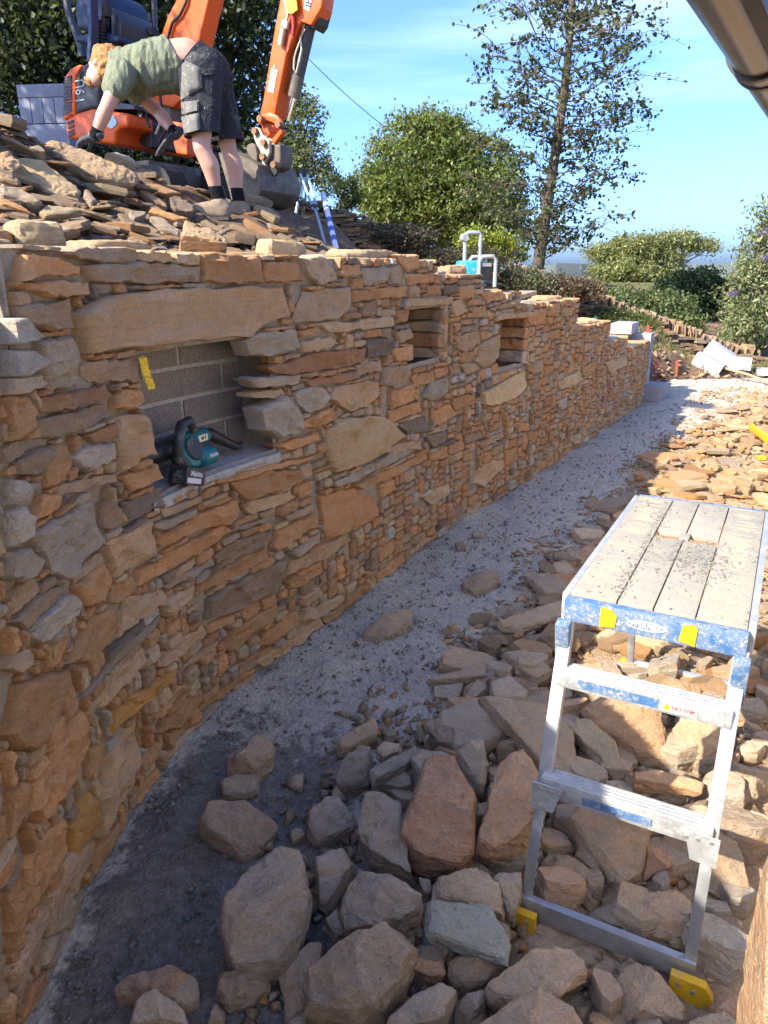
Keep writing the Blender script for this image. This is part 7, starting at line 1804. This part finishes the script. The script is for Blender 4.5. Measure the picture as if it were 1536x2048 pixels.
# tall slender tree with sparse leaves
def slender_tree():
    Y = 15.5; rs = np.random.RandomState(31); line = [(1068, 585), (1078, 520), (1090, 440), (1104, 350), (1118, 260), (1130, 170), (1139, 80), (1146, -20), (1152, -130)]
    P = [at_y(x, y, Y) for x, y in line]; o = empty('alder_tree', P[0], 'tall slender tree with one dark trunk and sparse leaves against the sky', 'tree')
    rad = [.135, .12, .108, .098, .088, .078, .066, .054, .04]; mb = MB(); mb.tube(P, rad, 10); tr_o = mb.build('trunk', M['bark'], o, smooth=60)
    br = MB(); C = []
    def at(t): i_ = min(int(t*8), 7); f = t*8-i_; return P[i_]+(P[i_+1]-P[i_])*f
    for k in range(96):
        t = .13+.86*(k/96)+rs.uniform(-.02, .02); t = min(max(t, .1), .985); s = at(t); az = rs.uniform(0, 2*math.pi); ca = math.cos(az)
        L_ = (1.9 if t < .75 else 1.9-(t-.75)*2.0)*rs.uniform(.45, 1.08)*(1.0 if ca < 0 or t > .35 else .95)
        if t < .25: L_ *= .8
        rise = rs.uniform(.12, .55)
        e = s+Vector((ca*L_, math.sin(az)*L_*.9, L_*rise)); pts = limb(br, s, e, .015, .004, rs, 5, .16, 6)
        for q in range(1, 7):
            for m_ in range(rs.randint(1, 4)):
                b0 = pts[q]; tw = b0+Vector((rs.normal()*.24+ca*.12, rs.normal()*.24, rs.normal()*.14+.02)); br.tube([b0, (b0+tw)/2+Vector((0, 0, .02)), tw], [.005, .004, .003], 4, False)
                for _ in range(rs.randint(5, 13) if q > 1 else rs.randint(0, 4)): f = rs.uniform(.2, 1.12); C.append(b0+(tw-b0)*f+Vector(rs.normal(size=3))*.045)
    br.build('branches', M['bark'], o, smooth=60)
    for k in range(170): t = rs.uniform(.08, .55); C.append(at(t)+Vector(rs.normal(size=3))*Vector((.16, .16, .1)).length*.6)      # ivy and shoots on the trunk
    C = np.array(C); col = np.array([(.052, .070, .026)])*rs.uniform(.6, 1.5, (len(C), 1)); br_ = rs.rand(len(C)) < .12; col[br_] = np.array([.10, .062, .026])
    leaf_mesh('crown', C, .095*rs.uniform(.6, 1.25, len(C)), col, M['leaf'], o, 31, .0, .62)
slender_tree()
# flat topped pine, far bushes, buddleia
ptree('pine_tree', 'flat topped spreading pine in the distance on the right', (1290, 660), 33, (1285, 500), .20,
      [ell(1285, 487, 33, 1.3, 1.2, .26), ell(1215, 506, 33, .85, .9, .22), ell(1352, 479, 33, .85, .9, .22), ell(1400, 492, 33, .75, .7, .16), ell(1320, 512, 32.8, 1.0, 1, .22), ell(1250, 540, 32.6, 1.3, 1.2, .42), ell(1310, 555, 32.6, 1.2, 1.1, .45), ell(1215, 580, 32.4, .8, .9, .45), ell(1340, 590, 32.4, .9, .9, .4), ell(1270, 600, 32.2, 1.2, 1.0, .5)], 900, 34, .20, .19, (.19, .21, .085), 41, up=.3, asp=.3)
for px, py, rx, rz, lab, sd, cl in ((1395, 590, .75, .55, 'dark green bush left of the buddleia, nearer the pine', 42, (.036, .058, .022)), (1440, 600, .70, .62, 'dark green bush half behind the buddleia', 43, (.034, .055, .022)), (1355, 600, .5, .4, 'dark bush at the foot of the pine', 44, (.05, .075, .028))):
    ptree('bush', lab, (px, 680), 18.5, (px, py), .07, [ell(px, py, 18.5, rx, .8, rz), ell(px+14, py+45, 18.3, rx, .8, rz*.8), ell(px-14, py-20, 18.4, rx*.6, .5, rz*.6)], 260, 28, .11, .095, cl, sd, cat='bush', limbs=8, parts=('stem', 'foliage'))
for px, py, rx, rz, lab, sd in ((1222, 604, .62, .26, 'green bush behind the slate coping, under the left side of the pine', 61), (1312, 614, .70, .27, 'green bush behind the slate coping, under the middle of the pine', 62)):
    ptree('bush', lab, (px, 690), 15.6, (px, py), .05, [ell(px, py, 15.6, rx, .6, rz), ell(px+24, py+34, 15.3, rx, .6, rz)], 420, 28, .10, .075, (.10, .13, .05), sd, cat='bush', limbs=8, parts=('stem', 'foliage'))
bud = ptree('buddleia_bush', 'tall pale leaved buddleia bush at the right edge', (1520, 720), 14.2, (1525, 470), .06,
      [ell(1525, 640, 14.2, .62, .7, .55), ell(1500, 590, 14.1, .45, .6, .5), ell(1550, 540, 14.2, .62, .7, .8), ell(1522, 500, 14.2, .36, .5, .5), ell(1535, 440, 14.2, .25, .3, .4), ell(1480, 650, 14.0, .35, .4, .3)], 330, 26, .11, .115, (.185, .215, .105), 45, cat='bush', limbs=26, asp=.34, parts=('stem', 'foliage'))
rs = np.random.RandomState(6)
C = np.concatenate([np.array(at_y(px, py, 13.6))+rs.normal(size=(70, 3))*np.array([.05, .05, .03])+np.linspace(-.09, .09, 70)[:, None]*np.array([1, .1, .25]) for px, py in ((1464, 586), (1534, 515), (1530, 465))])
leaf_mesh('blossom', C, np.full(len(C), .03), np.tile([.16, .09, .34], (len(C), 1)), M['leaf'], bud, 3)
for px, py, rx, rz, lab, sd, cl in ((1100, 575, .55, .22, 'brown dry heather on the bank beside the tall trunk', 51, (.10, .07, .045)), (1150, 572, .42, .12, 'reddish brown heather along the hedge right of the tall trunk', 52, (.115, .08, .052)), (1222, 632, .28, .12, 'green weeds under the slate coping behind the wall steps', 53, (.075, .095, .028)), (1268, 642, .22, .11, 'green weeds behind the block pier', 54, (.085, .11, .03)), (1050, 560, .4, .2, 'grey green weeds at the foot of the tall tree', 55, (.10, .11, .06)), (900, 520, 1.1, .2, 'dark brambles on the bank under the round tree', 56, (.066, .058, .036)), (800, 470, .6, .16, 'dark grey brambles on the bank left of the round tree', 57, (.075, .066, .042))):
    Yb = 12.9; ptree('undergrowth', lab, (px, py+40), Yb, (px, py), .015, [ell(px, py, Yb, rx, .4, rz), ell(px+25, py+8, Yb-.2, rx*.7, .3, rz*.8)], int(170*rx+60), 26, .06, .048, cl, sd, cat='undergrowth', limbs=16, parts=('stem', 'foliage'))
# weeds and dry grass on the far bank
N = 5200; rs = np.random.RandomState(8); X = rs.uniform(3.2, 8.5, N); Y = rs.uniform(11.5, 13.4, N); keep = np.array([fb(a*1.1, b*1.1, 4, 3) for a, b in zip(X, Y)]) > -.02; X, Y = X[keep], Y[keep]
Zb = terrain_z(X, Y); B_ = np.column_stack([X, Y, Zb]); h = rs.uniform(.04, .16, len(X)); dx = rs.normal(size=(len(X), 2))*.05
V = np.stack([B_+[-.008, 0, 0], B_+[.008, 0, 0], B_+np.column_stack([dx, h])], 1).reshape(-1, 3)
gc = np.where(rs.rand(len(X), 1) < .5, [[.10, .13, .03]], [[.24, .19, .085]])*rs.uniform(.7, 1.3, (len(X), 1))
fast_mesh('grass', V, np.arange(len(X)*3).reshape(-1, 3), np.repeat(gc, 3, 0), M['leaf'], kind='stuff')

# ---------------------------------------------------------------- old dry stone hedge along the top of the bank, slates set on edge along it
hedge = empty('stone_hedge', HEDGE_TOP[6], 'old dry stone hedge of dark slates with an upright slate coping running downhill', 'stone hedge')
HT_ = np.array(HEDGE_TOP); HS = np.concatenate([[0], np.cumsum(np.linalg.norm(np.diff(HT_, axis=0), axis=1))])
def hp_(s): return Vector([np.interp(s, HS, HT_[:, k]) for k in range(3)])
def hd(s): return float(np.interp(s, HS, HEDGE_DROP))
mb = MB(); ks = np.linspace(0, HS[-1], 150)
for s in ks:
    p = hp_(s); d = hd(s); w = .12*fb(s*3, 0, 1, 3)*.4
    for dy, dz in ((-.22, -d-.35), (-.17+w, -d*.5), (-.13+w, -.10), (.1, -.08), (.3, -.1), (.5, -1.0)): mb.v.append((p.x, p.y+dy, p.z+dz)); mb.c.append((.1, .08, .06))
for k in range(len(ks)-1):
    for q in range(5): mb.f.append((k*6+q, (k+1)*6+q, (k+1)*6+q+1, k*6+q+1)); mb.m.append(0)
mb.build('core', M['bank'], hedge)
rg = random.Random(77); stuff = MB(); cnt = 0; proto = []
for k in range(6):
    m2 = MB(); m2.col = tuple(q*.62 for q in shade(rg.choice('bobtvg'), rg)); th, hh, dd_ = rg.uniform(.018, .038), rg.uniform(.14, .22), rg.uniform(.22, .30)
    m2.box((0, 0, 0), (th, dd_, hh), None, taper=rg.uniform(.6, .95)); m2.v = [(v[0]+rg.uniform(-.012, .012), v[1]+rg.uniform(-.03, .03), v[2]+rg.uniform(-.03, .03)) for v in m2.v]
    ob = m2.build('coping_slate', M['slate'], hedge, world=True); proto.append(ob.data); bpy.data.objects.remove(ob)
    for v in proto[-1].vertices: v.co += Vector(world_loc(hedge))
s = HS[7]-.35
while s < HS[-1]-.3:
    p = hp_(s); ob = bpy.data.objects.new('coping_slate', rg.choice(proto)); COL.objects.link(ob); ob.parent = hedge; q = p-world_loc(hedge); ob.location = (q.x, q.y+rg.uniform(-.04, .04), q.z+rg.uniform(-.03, .03)+.02)
    ob.rotation_euler = (rg.uniform(-.1, .1), rg.uniform(-.18, .30), rg.uniform(-.25, .25)); s += rg.uniform(.032, .05); cnt += 1
    if cnt > 230: break
s = 0.3
while s < HS[-1]:                                             # flat bedded slates of its face, too small to pick apart
    p = hp_(s); d = hd(s); zz = -d-.05
    while zz < -.06:
        h = rg.uniform(.02, .06); w = rg.uniform(.08, .34)
        c = Vector((p.x+rg.uniform(-.1, .1), p.y-.19+rg.uniform(-.05, .03), p.z+zz+h/2)); stuff.box(c, (w, .2, h*.85), Matrix.Rotation(rg.uniform(-.12, .12), 3, 'Y') @ Matrix.Rotation(rg.uniform(-.2, .2), 3, 'Z'), taper=rg.uniform(.8, 1), col=tuple(q*.55 for q in shade(rg.choice('bbdvot'), rg))); zz += h
    s += rg.uniform(.12, .22)
stuff.build('bedded_slates', M['slate'], hedge, kind='stuff')
print('objects', len(bpy.data.objects), 'tris', sum(len(m.polygons) for m in bpy.data.meshes))
